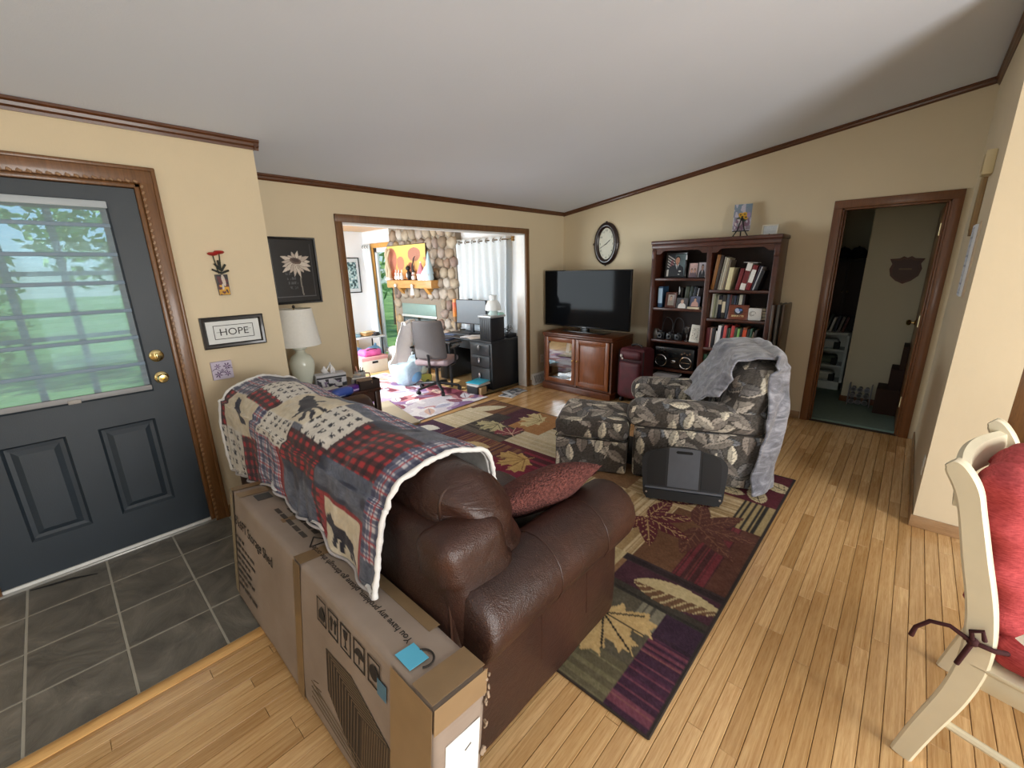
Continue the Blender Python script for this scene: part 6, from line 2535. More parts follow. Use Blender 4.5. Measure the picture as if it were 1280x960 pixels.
# daisy picture on the back wall
def daisy(u, v):
    c = np.tile(hexa('#1c1c1e'), (len(u), 1)) + (rng_noise(u * 4, v * 4, 3) - .5)[:, None] * .03
    st_ = np.abs(u - (.66 - .03 * np.sin(v * 5))) < .014
    mixc(c, st_ & (v < .55) & (v > .1), '#8a857c')
    cx, cy = .57, .66
    for k in range(16):
        an = k * 2 * PI / 16 + .2
        L = .30 + .05 * math.sin(k * 2.3)
        dx, dy = math.cos(an) * L, math.sin(an) * L * .62 - .03
        m, a, b = leafmask(u, v, cx + dx * .55, cy + dy * .55 - .02, math.atan2(dy, dx), math.hypot(dx, dy) * 1.0, .085)
        mixc(c, m, ('#e2d6c8', '#cbbcae', '#d8cabc')[k % 3])
        mixc(c, m & (np.abs(b) > .8), '#8a7c72')
    mixc(c, ell(u, v, cx, cy, .12, .05, -.15), '#6d5a52')
    mixc(c, ell(u, v, cx, cy + .01, .08, .03, -.15), '#4a3a36')
    for (a0, a1, b0, b1) in ((.08, .92, .085, .093), (.905, .915, .085, .93), (.085, .095, .085, .93)):
        mixc(c, (u > a0) & (u < a1) & (v > b0) & (v < b1), '#5c5c60')
    for k in range(4):
        mixc(c, (np.abs(v - (.46 - k * .075)) < .022) & (np.abs(u - (.42 + .02 * k)) < .1) & (rng_noise(u * 60, v * 30, k) > .55), '#55565a')
    return c


framed('daisy_picture', 'dark framed print of a white daisy above the table lamp', 'picture', .40, .52, .018, .016, M_blkfr, daisy, (1.42, YB, 1.335), 0, 110, 140)

# ------------------------------------------------------------------ end table and its clutter
M_et = wood('#2a1710', '#42261a', .4, (2, 12, 2), .2, 'end_table_wood')
ETX0, ETX1, ETY0, ETY1, ETZ = 1.12, 1.74, 3.10, 3.66, .66
et = thing('end_table', 'dark wooden end table between the sofa and the back wall', 'table', ((ETX0 + ETX1) / 2, (ETY0 + ETY1) / 2, 0))
hx_, hy_ = (ETX1 - ETX0) / 2, (ETY1 - ETY0) / 2
B(-hx_, hx_, -hy_, hy_, ETZ - .03, ETZ, b=.006).build('tabletop', M_et, et)
B(-hx_ + .03, hx_ - .03, -hy_ + .03, hy_ - .03, ETZ - .12, ETZ - .03).build('apron', M_et, et)
B(-hx_ + .03, hx_ - .03, -hy_ + .03, hy_ - .03, .14, .16).build('lower_shelf', M_et, et)
for sx in (-1, 1):
    for sy in (-1, 1):
        B(sx * (hx_ - .03) - .022, sx * (hx_ - .03) + .022, sy * (hy_ - .03) - .022, sy * (hy_ - .03) + .022, .0135, ETZ - .03, b=.004).build('leg', M_et, et)

lm = thing('table_lamp', 'white ceramic table lamp with a tapered white shade in the corner', 'lamp', (1.285, 3.47, ETZ))
M_cer = plain('#d9dccb', .25, coat=.3, var=.03)
MB().lathe([(.075, 0), (.078, .012), (.06, .03), (.05, .04)], 28).build('base', plain('#3a3a30', .4), lm)
MB().lathe([(.048, .04), (.062, .08), (.082, .15), (.092, .215), (.088, .25), (.07, .285), (.045, .305), (.034, .32), (.036, .335), (.052, .345), (.052, .36), (.03, .37), (.012, .375)], 32).build('body', M_cer, lm)
MB().cyl((0, 0, .37), (0, 0, .66), .005, n=8).build('stem', plain('#b0a070', .3, .9), lm)
n = NT('lamp_shade_linen')
n.color(n.mix(n.noise(n.coord('Object'), 60, 2), lin('#dcdad2'), lin('#e8e6de')))
n.set(Roughness=.9)
n.b.inputs['Transmission Weight'].default_value = .0
vs, fs = [], []
secs = []
for r, z in ((.162, .375), (.125, .655)):
    secs.append([(r * math.cos(2 * PI * i / 40), r * math.sin(2 * PI * i / 40), z) for i in range(40)])
for r, z in ((.122, .655), (.159, .375)):
    secs.append([(r * math.cos(2 * PI * i / 40), r * math.sin(2 * PI * i / 40), z) for i in range(40)])
vs, fs = loft(secs + [secs[0]], cap=False)
MB().add(vs, fs).build('shade', n.m, lm, smooth=60)
MB().ball((0, 0, .67), (.011, .011, .014), 2).build('finial', plain('#1c1814', .4), lm)
MB().tube([(-.122, 0, .655), (0, 0, .66), (.122, 0, .655)], .002, 6).build('shade_spider', plain('#b0a070', .3, .9), lm)

tb = thing('tissue_box', 'patterned tissue box with tissues pulled up on the end table', 'tissue box', (1.46, 3.40, ETZ), math.radians(-12))


def tisspat(u, v):
    c = np.tile(hexa('#c9c8cc'), (len(u), 1))
    mixc(c, (v > .75) & (v < .88), '#1c1c22')
    mixc(c, (v < .72) & (rng_noise(u * 9, v * 4, 3) > .52), '#2c2a34')
    mixc(c, (v < .55) & (rng_noise(u * 7 + 3, v * 3, 6) > .62), '#7d6a8a')
    return c


B(-.115, .115, -.06, .06, 0, .125, b=.003).build('carton', plain('#c8c8cc', .7), tb)
linkmesh('printed_side', panel(.226, .12, 60, 34, tisspat), M_print, tb, (0, -.0608, .003))
rt2 = random.Random(4)
for k in range(4):
    x = -.03 + k * .022
    pts = [(x, 0, .124), (x + rt2.uniform(-.02, .02), rt2.uniform(-.02, .02), .15), (x + rt2.uniform(-.04, .04), rt2.uniform(-.03, .03), .19 + .02 * (k % 2))]
    MB().tube(pts, [.012, .028, .004], 7, flat=.35).build('tissue', plain('#eceae8', .9), tb, smooth=80)
pb2 = thing('purple_box', 'flat purple box lying along the end table edge', 'box', (1.46, 3.16, ETZ), math.radians(8))
B(-.20, .20, -.035, .035, .0, .045, b=.004).build('box', plain('#5a2c8a', .5), pb2)
B(-.19, .19, -.0365, -.035, .006, .018).build('label_strip', plain('#b9a8d0', .5), pb2)
bp = thing('wipes_pack', 'blue plastic pack of wipes in front of the purple box', 'wipes pack', (1.40, 3.125, ETZ + .0), math.radians(10))
me, _ = puff(0, -.035, .03, .16, .07, .06, .02, .02, .01)
linkmesh('pack', me, plain('#3c56a8', .3), bp)
B(-.05, .0, -.075, -.069, .012, .04, b=.002).build('label', plain('#b8c8e0', .5), bp)
mg = thing('glass_mug', 'clear glass mug holding pens on the end table', 'mug', (1.69, 3.34, ETZ))
M_cg = plain('#b9b8b4', .12, .0, .05, coat=.4)
MB().lathe([(.035, 0), (.042, .01), (.045, .06), (.043, .105), (.039, .105), (.040, .02)], 24).build('cup', M_cg, mg)
MB().tube([(.042, -.01, .085), (.075, -.02, .08), (.082, -.02, .05), (.07, -.018, .025), (.042, -.01, .02)], .005, 8).build('handle', plain('#5a4440', .3), mg)
for k, (dx, c_) in enumerate(((-.015, '#d89a8a'), (.01, '#15151a'), (.022, '#1c1c20'))):
    MB().cyl((dx * .5, 0, .03), (dx * 1.6, .01, .15 - .01 * k), .005, n=8).build('pen', plain(c_, .4), mg)
gj = thing('glass_jar', 'squat frosted glass jar beside the mug of pens', 'jar', (1.63, 3.27, ETZ))
MB().lathe([(.03, 0), (.05, .015), (.054, .045), (.045, .075), (.03, .085), (.03, .095), (0, .097)], 24).build('jar', plain('#a9a9ac', .2, coat=.3), gj)
MB().lathe([(.033, .085), (.034, .10), (.0, .104)], 20).build('lid', plain('#c8c8c8', .3, .5), gj)
pp = thing('crumpled_papers', 'crumpled white paper heap in front of the tissue box', 'paper', (1.36, 3.25, ETZ))
me, _ = puff(0, 0, .022, .17, .10, .044, .018, .014, .0, .012, 26, 3)
linkmesh('paper', me, plain('#cfccc6', .8), pp)
B(-.06, -.01, -.055, -.05, .01, .035).build('dark_print', plain('#2a2622', .8), pp)
bk2 = thing('dark_basket', 'dark brown woven basket tray at the corner of the end table', 'basket', (1.655, 3.16, ETZ), math.radians(-6))
for bx in ((-.085, .085, -.05, -.043, 0, .07), (-.085, .085, .043, .05, 0, .07), (-.085, -.078, -.05, .05, 0, .07), (.078, .085, -.05, .05, 0, .07)):
    B(*bx, b=.002).build('side', plain('#2c1c16', .7, bump=.6, scale=60), bk2)
B(-.08, .08, -.045, .045, 0, .008).build('bottom', plain('#2c1c16', .7), bk2)
cl2 = thing('fleece_roll', 'tan fleece roll lying in the dark basket tray', 'roll', (1.635, 3.165, ETZ + .008), math.radians(-30))
MB().cyl((-.06, 0, .045), (.06, 0, .045), .034, n=16).build('roll', plain('#8a7462', .9, bump=1.0, scale=60), cl2)
MB().cyl((-.09, -.02, .082), (.05, .02, .08), .004, n=8).build('stick', plain('#d8d4cc', .5), cl2)
# ------------------------------------------------------------------ sunroom: stone fireplace
FPX, FY0, FY1 = 4.30, 5.10, 6.86
fp = thing('stone_fireplace', 'river stone fireplace on the sunroom wall beside the sliding door', 'fireplace', (FPX, (FY0 + FY1) / 2, 0))
FYC = (FY0 + FY1) / 2
chim = MB()
chim.box(.0, SX1 - FPX, FY0 - FYC, 5.66 - FYC, 0, SZ).box(.0, SX1 - FPX, 6.62 - FYC, FY1 - FYC, 0, SZ).box(.0, SX1 - FPX, 5.66 - FYC, 6.62 - FYC, 1.02, SZ).box(.06, SX1 - FPX, 5.66 - FYC, 6.62 - FYC, 0, 1.02)
chim.build('mortar_core', plain('#877d70', .95, bump=.8, scale=30), fp, smooth=0)
_n = NT('river_stone')
_oi = _n.n('ObjectInfo')
_c = _n.ramp(_oi.outputs['Random'], [(0, '#8a7a68'), (.2, '#b3a692'), (.4, '#a08c78'), (.55, '#c6bfb4'), (.7, '#907a70'), (.85, '#b8a078'), (1, '#a8a4a4')])
_f = _n.noise(_n.coord('Object'), 9, 4)
_n.color(_n.mix(1.0, _c, _n.ramp(_f, [(.3, '#c8c8c8'), (.7, '#ffffff')]), 'MULTIPLY'))
_n.set(Roughness=.8)
_n.bump(_f, .3, .02)
M_stone = _n.m
rs = random.Random(9)
SM = []
for k in range(6):
    mb = MB().ball((0, 0, 0), (.055, .105, .085), 1)
    me = mb.mesh('stone', 180)
    for v in me.vertices:
        w = noise.noise(v.co * 9 + Vector((k * 5, 0, 0)))
        v.co *= 1 + .28 * w
    me.materials.append(M_stone)
    SM.append(me)
z = .09
rowi = 0
while z < SZ - .05:
    y_ = FY0 - .04 + (rowi % 2) * .07
    hh_ = rs.uniform(.14, .18)
    while y_ < FY1 - .03:
        w_ = rs.uniform(.14, .23)
        yc = y_ + w_ / 2
        if yc < FY1 - .02 and not (5.60 < yc < 6.68 and z < 1.06):
            o = bpy.data.objects.new('stone', rs.choice(SM))
            COL.objects.link(o)
            o.parent = fp
            o.location = (.0, yc - FYC, z + rs.uniform(-.01, .01))
            o.rotation_euler = (rs.uniform(-.5, .5), rs.uniform(-.15, .15), 0)
            o.scale = (rs.uniform(.9, 1.25), w_ / .172, hh_ / .136)
        y_ += w_
    z += hh_
    rowi += 1
ins = MB().box(-.012, .06, 5.66 - FYC, 6.62 - FYC, .84, 1.03, b=.004).build('insert_hood', plain('#7c9690', .4, .3), fp)
MB().box(-.018, .0, 5.64 - FYC, 6.64 - FYC, .80, .84, b=.004).build('insert_trim', plain('#d8dcd8', .3, .6), fp)
for k in range(2):
    a = 5.67 + k * .475
    MB().box(-.01, .01, a - FYC, a + .025 - FYC, .12, .80).box(-.01, .01, a + .44 - FYC, a + .465 - FYC, .12, .80).box(-.01, .01, a - FYC, a + .465 - FYC, .12, .15).box(
        -.01, .01, a - FYC, a + .465 - FYC, .77, .80).build('insert_door', plain('#3c4846', .4, .5), fp)
    B(-.002, .004, a + .02 - FYC, a + .445 - FYC, .14, .78).build('insert_glass', plain('#4e5c62', .08, .0), fp)
MB().box(-.2, .0, 5.2 - FYC, 6.8 - FYC, 0, .08, b=.01).build('hearth_slab', plain('#a8a094', .8, bump=.4), fp)
MB().box(-.19, .03, 5.50 - FYC, 6.76 - FYC, 1.30, 1.425, b=.008).build('mantel', wood('#a8763c', '#c89a58', .4, (14, 1.2, 14), .2, 'mantel_oak'), fp)
for yy in (5.75, 6.5):
    MB().prism([(0, 1.30), (-.13, 1.30), (-.05, 1.2), (0, 1.17)], yy - .04 - FYC, yy + .04 - FYC, 'y').build('mantel_bracket', M_gold, fp)


# painting leaning on the chimney
def autumn(u, v):
    c = hexa('#f0d878') * v[:, None] + hexa('#e8a060') * (1 - v[:, None])
    n = rng_noise(u * 6, v * 5, 2)
    mixc(c, (n > .55) & (v < .62), '#d88a68')
    mixc(c, ell(u, v, .72, .72, .16, .2), '#b9806c')
    mixc(c, ell(u, v, .10, .6, .16, .35), '#c07a66')
    mixc(c, ell(u, v, .36, .48, .1, .2), '#cf8468')
    mixc(c, ell(u, v, .62, .2, .1, .3), '#a05a3c')
    mixc(c, ell(u, v, .22, .18, .14, .12), '#d86a30')
    mixc(c, seg(u, v, .72, .6, .70, .1, .012), '#8a5a48')
    mixc(c, ell(u, v, .85, .4, .12, .12) & (n > .4), '#e8b850')
    return c


pt = thing('autumn_painting', 'large yellow and orange autumn landscape painting leaning above the mantel', 'painting', (4.215, 6.30, 1.426), rot=(math.radians(-2), 0, FR))
B(-.56, .56, -.002, .022, 0, .57, b=.003).build('canvas', plain('#3a2a20', .7), pt)
linkmesh('painting', panel(1.10, .55, 100, 60, autumn), M_print, pt, (0, -.0032, .01))


# figurines on the mantel
def gnome(name, label, y, hat, h, body, x=4.14):
    g = thing(name, label, 'figurine', (x, y, 1.425), FR, group='mantel figurines')
    MB().lathe([(.06, 0), (.07, .03), (.062, .09), (.03, .13)], 16).build('body', plain(body, .8), g)
    MB().lathe([(.075, .10), (.07, .115), (.04, .10 + h * .5), (.018, .10 + h * .85), (.0, .10 + h)], 16).build('hat', plain(hat, .85), g)
    MB().ball((0, -.055, .10), (.018, .016, .016), 2).build('nose', plain('#e0b49c', .6), g)
    MB().lathe([(.0, .0), (.035, .03), (.05, .09)], 12, (0, -.035, .005)).build('beard', plain('#e8ecee', .9), g)
    return g


gn = gnome('gnome_figurine', 'mantel gnome with a pink hat and white beard', 5.775, '#d88a98', .17, '#cfe0ea')
MB().ball((0, 0, .275), .016, 2).build('pompom', plain('#f0e4e6', .9), gn)
gnome('gnome_figurine', 'tall mantel gnome with a long pale blue hat', 5.57, '#b8d8ea', .34, '#c0dcec')
gnome('small_gnome', 'short white gnome on the mantel between pink and blue hatted gnomes', 5.67, '#d8e6ee', .12, '#bcd8ea', 4.15)
for k, yy in enumerate((6.50, 6.42, 6.33)):
    b = thing('bunny_figurine', ('white bunny figurine on the mantel beside the driftwood sculpture', 'white bunny figurine on the mantel between two other bunnies', 'white bunny figurine on the mantel beside the black cat')[k], 'figurine', (4.145, yy, 1.425), FR, group='mantel bunnies')
    MB().ball((0, 0, .045), (.033, .035, .045), 2).ball((0, -.005, .105), (.025, .025, .026), 2).build('body', plain('#e6e2de', .7), b, smooth=80)
    for s in (-1, 1):
        MB().ball((s * .012, 0, .15), (.008, .006, .032), 1).build('ear', plain('#e6d8d4', .7), b, smooth=80)
ct = thing('cat_figurine', 'black cat figurine with a curling tail on the mantel', 'figurine', (4.15, 6.13, 1.425), FR)
MB().ball((0, 0, .08), (.045, .045, .08), 2).ball((.0, -.01, .19), (.042, .04, .038), 2).build('body', plain('#17171a', .5), ct, smooth=80)
for s in (-1, 1):
    MB().cyl((s * .025, 0, .215), (s * .03, 0, .25), .014, .001, 8).build('ear', plain('#17171a', .5), ct)
MB().tube([(.03, .02, .05), (.08, .02, .12), (.09, .02, .24), (.13, .02, .34), (.17, .02, .37)], [.014, .013, .011, .009, .006], 10).build('tail', plain('#17171a', .5), ct)
MB().ball((-.005, -.036, .08), (.02, .012, .04), 2).build('chest', plain('#d8d4d0', .6), ct)
sn = thing('snowman_figurine', 'spotted black and white snowman figurine on the mantel beside the cat', 'figurine', (4.165, 6.02, 1.425), FR)
MB().ball((0, 0, .04), .042, 2).ball((0, 0, .105), .03, 2).build('body', plain('#dcd8d4', .7), sn, smooth=80)
MB().lathe([(.034, .128), (.034, .134), (.02, .135), (.02, .165), (0, .166)], 14).build('hat', plain('#1c1a1c', .6), sn)
MB().ball((0, -.02, .085), (.034, .02, .008), 2).build('scarf', plain('#b87878', .7), sn)
dw = thing('driftwood_sculpture', 'tall twisted beige driftwood sculpture at the mantel end by the sliding door', 'sculpture', (4.14, 6.72, 1.425), FR)
M_drift = plain('#b9ab92', .8, var=.15)
MB().lathe([(.07, 0), (.07, .02), (.05, .05)], 16).build('base', plain('#d8d8d8', .6), dw)
MB().tube([(.03, 0, .04), (.045, 0, .15), (.0, 0, .28), (-.03, 0, .42), (.0, 0, .52)], [.034, .03, .026, .034, .02], 10).build('branch', M_drift, dw, smooth=80)
MB().tube([(-.04, 0, .04), (-.05, 0, .2), (-.02, 0, .34), (.05, 0, .46), (.09, 0, .50)], [.03, .028, .024, .02, .012], 10).build('branch', M_drift, dw, smooth=80)
for k, yy in enumerate((6.45, 5.97)):
    h = thing('hanging_doll', ('white hanging doll with dark skirt below the mantel near the bunnies', 'white hanging ghost doll below the mantel under the snowman')[k], 'ornament', (4.098, yy, 1.17), FR, group='dolls hung on the mantel')
    MB().ball((0, -.02, .17), (.028, .02, .03), 2).build('head', plain('#e8e4e0', .8), h)
    MB().lathe([(.045, .02), (.04, .08), (.02, .15)], 12, (0, -.02, 0), 1, .4).build('dress', plain(('#5a544e', '#e6ecf0')[k], .8), h)
    MB().tube([(0, -.02, .2), (0, -.012, .26)], .002, 5).build('string', plain('#8a8478', .8), h)


# curtains
def curtain(name, label, x, y0, y1, z0, z1, mat, waves, amp, flare=0.0):
    t = thing(name, label, 'curtain', (x, (y0 + y1) / 2, z0))
    yc = (y0 + y1) / 2
    def P(u, v):
        Y = (y0 - yc + u * (y1 - y0))
        zz = v * (z1 - z0)
        X = amp * np.sin(u * waves * 2 * PI) * (.75 + .25 * np.sin(v * 3 + u * 4)) + flare * (1 - v) ** 2 * (.5 - u)
        return np.stack([X, Y + .012 * np.sin(v * 5 + u * 9) + flare * (1 - v) ** 1.5, zz], 1)
    me, _, _ = grid(int(waves * 14), 24, P, .004)
    linkmesh('fabric', me, mat, t)
    M_gr = plain('#6a5840', .3, .8)
    for k in range(int(waves)):
        yy = y0 - yc + (k + .5) / waves * (y1 - y0)
        MB().tube([(.028 * math.cos(a), yy + .006 * math.sin(a * 2), z1 - z0 - .045 + .024 * math.sin(a)) for a in np.linspace(0, 2 * PI, 17)], .0045, 6, cap=False).build('grommet', M_gr, t)
    return t


n = NT('curtain_white')
n.color(n.mix(n.noise(n.coord('Object'), 40, 2), lin('#dfe6ec'), lin('#eef2f5')))
n.set(Roughness=.9)
n.b.inputs['Subsurface Weight'].default_value = 0
_out = n.t.nodes['Material Output']
_tl = n.n('BsdfTranslucent')
_tl.inputs[0].default_value = (.85, .92, .95, 1)
_mx = n.n('MixShader')
_mx.inputs[0].default_value = .3
n.l(n.b.outputs[0], _mx.inputs[1])
n.l(_tl.outputs[0], _mx.inputs[2])
n.l(_mx.outputs[0], _out.inputs[0])
M_cur = n.m
curtain('window_curtain', 'long white grommet curtain over the sunroom window beside the fireplace', 4.325, 4.10, 5.10, .69, 2.0, M_cur, 7, .026)
curtain('door_curtain', 'white curtain swept aside next to the sliding glass door', 4.345, 7.64, 7.90, .05, 2.07, M_cur, 3, .02, -.30)
rd = thing('curtain_rod', 'bronze curtain rod with leafy finial above the sunroom window', 'curtain rod', (4.325, 4.59, 1.955))
MB().cyl((0, -.60, 0), (0, .50, 0), .009, n=10).build('rod', plain('#5a4a34', .35, .7), rd)
MB().cyl((0, -.45, 0), (SX1 - 4.325, -.45, 0), .006, n=8).build('bracket', plain('#5a4a34', .35, .7), rd)
for k in range(6):
    a = k * PI / 3
    MB().ball((.015 * math.cos(a), -.62 - .012 * (k % 2), .022 * math.sin(a)), (.012, .02, .014), 1).build('finial_leaf', plain('#8a6a38', .4, .6), rd)


def foliageprint(u, v):
    c = np.tile(hexa('#d5dade'), (len(u), 1))
    m = (u > .12) & (u < .88) & (v > .1) & (v < .9)
    n = rng_noise(u * 16, v * 20, 5)
    c[m] = hexa('#a8c4c8')
    mixc(c, m & (n > .5), '#5a7a80')
    mixc(c, m & (n > .7), '#2c4448')
    mixc(c, m & (n < .22), '#dfe8e4')
    return c


framed('foliage_picture', 'black framed teal foliage print on the far sunroom wall', 'picture', .42, .66, .02, .02, M_blkfr, foliageprint, (4.08, SY1, 1.18), 0, 60, 90)

# ------------------------------------------------------------------ sunroom rug
def floral(x, y):
    c = np.tile(hexa('#d9d4dc'), (len(x), 1))
    n = rng_noise(x * 4, y * 4, 4)
    mixc(c, n > .55, '#b8a8c4')
    mixc(c, n > .72, '#8a6a96')
    n2 = rng_noise(x * 5 + 9, y * 5, 8)
    mixc(c, n2 > .68, '#c48a90')
    mixc(c, n2 > .8, '#7a3448')
    mixc(c, (rng_noise(x * 9, y * 9, 3) > .7), '#eceaee')
    for k in range(26):
        cx, cy = 2.25 + (k * .371) % 1.25, 3.8 + (k * .537) % 2.1
        m, a, b = leafmask(x, y, cx, cy, k * 1.3, .24, .12)
        mixc(c, m, ('#e6e2ea', '#8a4658', '#b8bcd4', '#d8b8a8', '#6d4a70')[k % 5])
        mixc(c, m & (np.abs(b) < .12), '#9a8a98')
    return c


sr_ = thing('floral_rug', 'pale floral rug on the sunroom floor under the office chair', 'rug', (2.85, 4.85, 0), math.radians(3))
def srp(u, v):
    x, y = (u - .5) * 1.35, (v - .5) * 2.25
    return np.stack([x, y, .009 + 0 * x], 1)
me, uu, vv = grid(150, 230, srp)
setcol(me, srgb(floral(2.2 + uu * 1.35, 3.75 + vv * 2.25))[loop_verts(me)])
linkmesh('pile', me, vcmat('floral_pile', .97, .6, 350), sr_)
B(-.674, .674, -1.124, 1.124, .0005, .008).build('backing', plain('#8a8078', .9), sr_)

# ------------------------------------------------------------------ desk
M_desk = plain('#23262a', .45, var=.1)
M_deskd = plain('#34393e', .4, var=.1)
M_hand = plain('#c8ccd0', .25, .9)
dk = thing('office_desk', 'black pedestal desk with cup handles along the sunroom wall', 'desk', (4.08, 4.6, 0))
L_ = lambda x0, x1, y0, y1, z0, z1, b=.003: MB().box(x0 - 4.08, x1 - 4.08, y0 - 4.6, y1 - 4.6, z0, z1, b=b)
L_(3.78, 4.38, 3.88, 5.02, .645, .67).build('desktop', M_desk, dk)
L_(3.81, 4.36, 3.90, 4.32, .02, .645).build('pedestal', M_desk, dk)
for k, (z0, z1) in enumerate(((.475, .625), (.315, .462), (.05, .302))):
    d = L_(3.793, 3.812, 3.935, 4.295, z0, z1, .006).build('drawer', M_deskd, dk)
    zc = (z0 + z1) / 2 + .02
    MB().lathe([(.0, 0), (.03, .004), (.034, .014), (.03, .022), (.0, .026)], 14, (0, 0, 0), 1.2, .6).build('cup_handle', M_hand, d, (3.79 - 4.08, 4.115 - 4.6, zc), (0, -PI / 2, 0))
L_(3.85, 3.87, 4.32, 4.87, .52, .645).build('apron', M_deskd, dk)
L_(4.33, 4.35, 4.32, 4.87, .2, .645).build('modesty_panel', M_desk, dk)
L_(3.81, 4.36, 4.86, 5.01, .02, .645).build('pedestal', M_desk, dk)
# side extension
ex = thing('side_table', 'black side table on turned posts joined to the desk by the chair', 'table', (3.72, 4.72, 0))
MB().box(-.16, .055, -.28, .36, .615, .64, b=.006).build('tabletop', M_desk, ex)
for (xx, yy) in ((-.10, -.2), (-.10, .3), (.03, .3)):
    MB().tube([(xx, yy, 0), (xx, yy, .2), (xx, yy, .4), (xx, yy, .62)], [.016, .024, .02, .026], 10).build('post', M_desk, ex)
mn = thing('monitor', 'grey computer monitor standing on the black desk', 'monitor', (4.15, 4.66, .67), FR + .12)
B(-.29, .29, 0, .03, .135, .485, b=.005).build('bezel', plain('#2a2d32', .4), mn)
B(-.278, .278, -.002, .001, .15, .475).build('screen', plain('#5a6168', .3), mn)
B(-.03, .03, .01, .04, .02, .2, b=.004).build('neck', plain('#2a2d32', .4), mn)
MB().lathe([(.12, 0), (.12, .01), (.03, .02)], 24, (0, .03, 0)).build('foot', plain('#2a2d32', .4), mn)
B(-.03, .03, -.006, .02, .485, .50, b=.004).build('webcam', M_dark, mn)
tw = thing('fluted_box', 'black fluted box with a silver top standing on the near end of the desk', 'box', (3.935, 4.01, .67))
B(-.125, .125, -.105, .105, 0, .30, b=.004).build('body', plain('#1d2025', .45), tw)
B(-.14, .14, -.12, .12, .30, .325, b=.005).build('silver_top', plain('#b9bcc0', .3, .4), tw)
for k in range(6):
    B(-.130, -.123, -.095 + k * .034, -.078 + k * .034, .02, .28, b=.002).build('flute', plain('#2c3036', .4), tw)
lp2 = thing('dome_lamp', 'white glass dome lamp on top of the black fluted box', 'lamp', (3.98, 4.02, .995))
MB().lathe([(.07, 0), (.075, .01), (.06, .03), (.05, .05), (.055, .06)], 20).build('base', plain('#cfe0dc', .4), lp2)
MB().lathe([(.105, .058), (.108, .07), (.10, .12), (.075, .17), (.05, .19)], 24).build('glass_shade', plain('#e6ecec', .3, coat=.3), lp2)
MB().lathe([(.05, .19), (.052, .25), (.045, .255), (.044, .195)], 20).build('chimney', plain('#e0e8ea', .2, coat=.4), lp2)
tr2 = thing('green_tray', 'pale mint tray lying under the dome lamp on the black box', 'tray', (4.035, 3.955, .995))
B(-.05, .05, -.035, .035, 0, .02, b=.005).build('tray', plain('#a8d8cc', .5), tr2)
B(-.04, .04, -.025, .025, .02, .028, b=.003).build('lid', plain('#bce0d6', .5), tr2)
oc = thing('sunset_vase', 'tall red to yellow glass vase standing on the desk', 'vase', (4.12, 4.965, .67))


def ombre(u, v):
    c = hexa('#e8a820') * (1 - v[:, None]) + hexa('#c83a30') * v[:, None]
    mixc(c, v > .85, '#e89850')
    mixc(c, v < .22, '#8a6a4a')
    return c


def cylp(u, v):
    a = u * 2 * PI
    r = .032 + .006 * np.sin(v * PI)
    return np.stack([r * np.cos(a), r * np.sin(a), .16 + v * .33], 1)
me, uu, vv = grid(20, 24, cylp)
setcol(me, srgb(ombre(uu, vv))[loop_verts(me)])
linkmesh('vase_glass', me, M_print_gloss, oc)
MB().lathe([(.05, 0), (.05, .015), (.02, .03), (.018, .13), (.034, .16)], 18).build('stand', plain('#7a7068', .4), oc)
pr2 = thing('keyboard', 'black keyboard on a shelf in front of the monitor', 'keyboard', (4.0, 4.72, .67), FR + .12)
B(-.22, .22, -.07, .07, 0, .02, b=.004).build('case', plain('#181a1e', .5), pr2)
B(-.205, .205, -.06, .05, .02, .026, b=.001).build('keys', plain('#2a2d33', .6), pr2)
for k, (x, y, w, h, a, c_, lab) in enumerate(((3.95, 4.42, .2, .28, .3, '#e0e4ea', 'white paper sheet on the desk beside the black fluted box'), (3.88, 4.32, .15, .2, -.4, '#d8d4d0', 'small crumpled white paper at the desk edge near the drawers'),
                                               (3.95, 4.87, .2, .26, .1, '#5a6a8a', 'blue folder lying on the far end of the desk'))):
    q = thing('desk_paper', lab, 'paper', (x, y, .67), a, group='papers on the desk')
    B(-w / 2, w / 2, -h / 2, h / 2, 0, .006).build('sheet', plain(c_, .7), q)
    MB().cbox((.02, .01, .009), (w * .8, h * .7, .004), rot=(0, 0, .2)).build('sheet', plain(c_, .7, var=.12), q)
for k, (x, y, c_, lab) in enumerate(((3.70, 4.70, '#1f2c48', 'dark blue binder lying on the black side table'), (3.66, 4.9, '#c88a90', 'pink notebook lying on the black side table'))):
    q = thing('binder', lab, 'binder', (x, y, .64), .3 + k)
    B(-.10, .10, -.12, .12, 0, .022, b=.003).build('cover', plain(c_, .5), q)
    B(-.095, .098, -.115, .115, .004, .018).build('page_block', plain('#d8d4cc', .8), q)
cbx = thing('cable_tangle', 'tangle of grey cables on the desk behind the black fluted box', 'cables', (4.25, 4.02, .67))
for k in range(5):
    MB().tube([(.06 * math.cos(a + k) + .02 * math.sin(3 * a), .07 * math.sin(a * 1.3 + k), .05 + .045 * k * .5 + .03 * math.sin(2 * a + k)) for a in np.linspace(0, 5.5, 30)], .004, 6).build('cable', plain(('#2a2d33', '#9aa0a6', '#3a3d44')[k % 3], .5), cbx)
B(-.08, .08, -.09, .09, 0, .05, b=.008).build('adapter', plain('#1c1e24', .5), cbx)

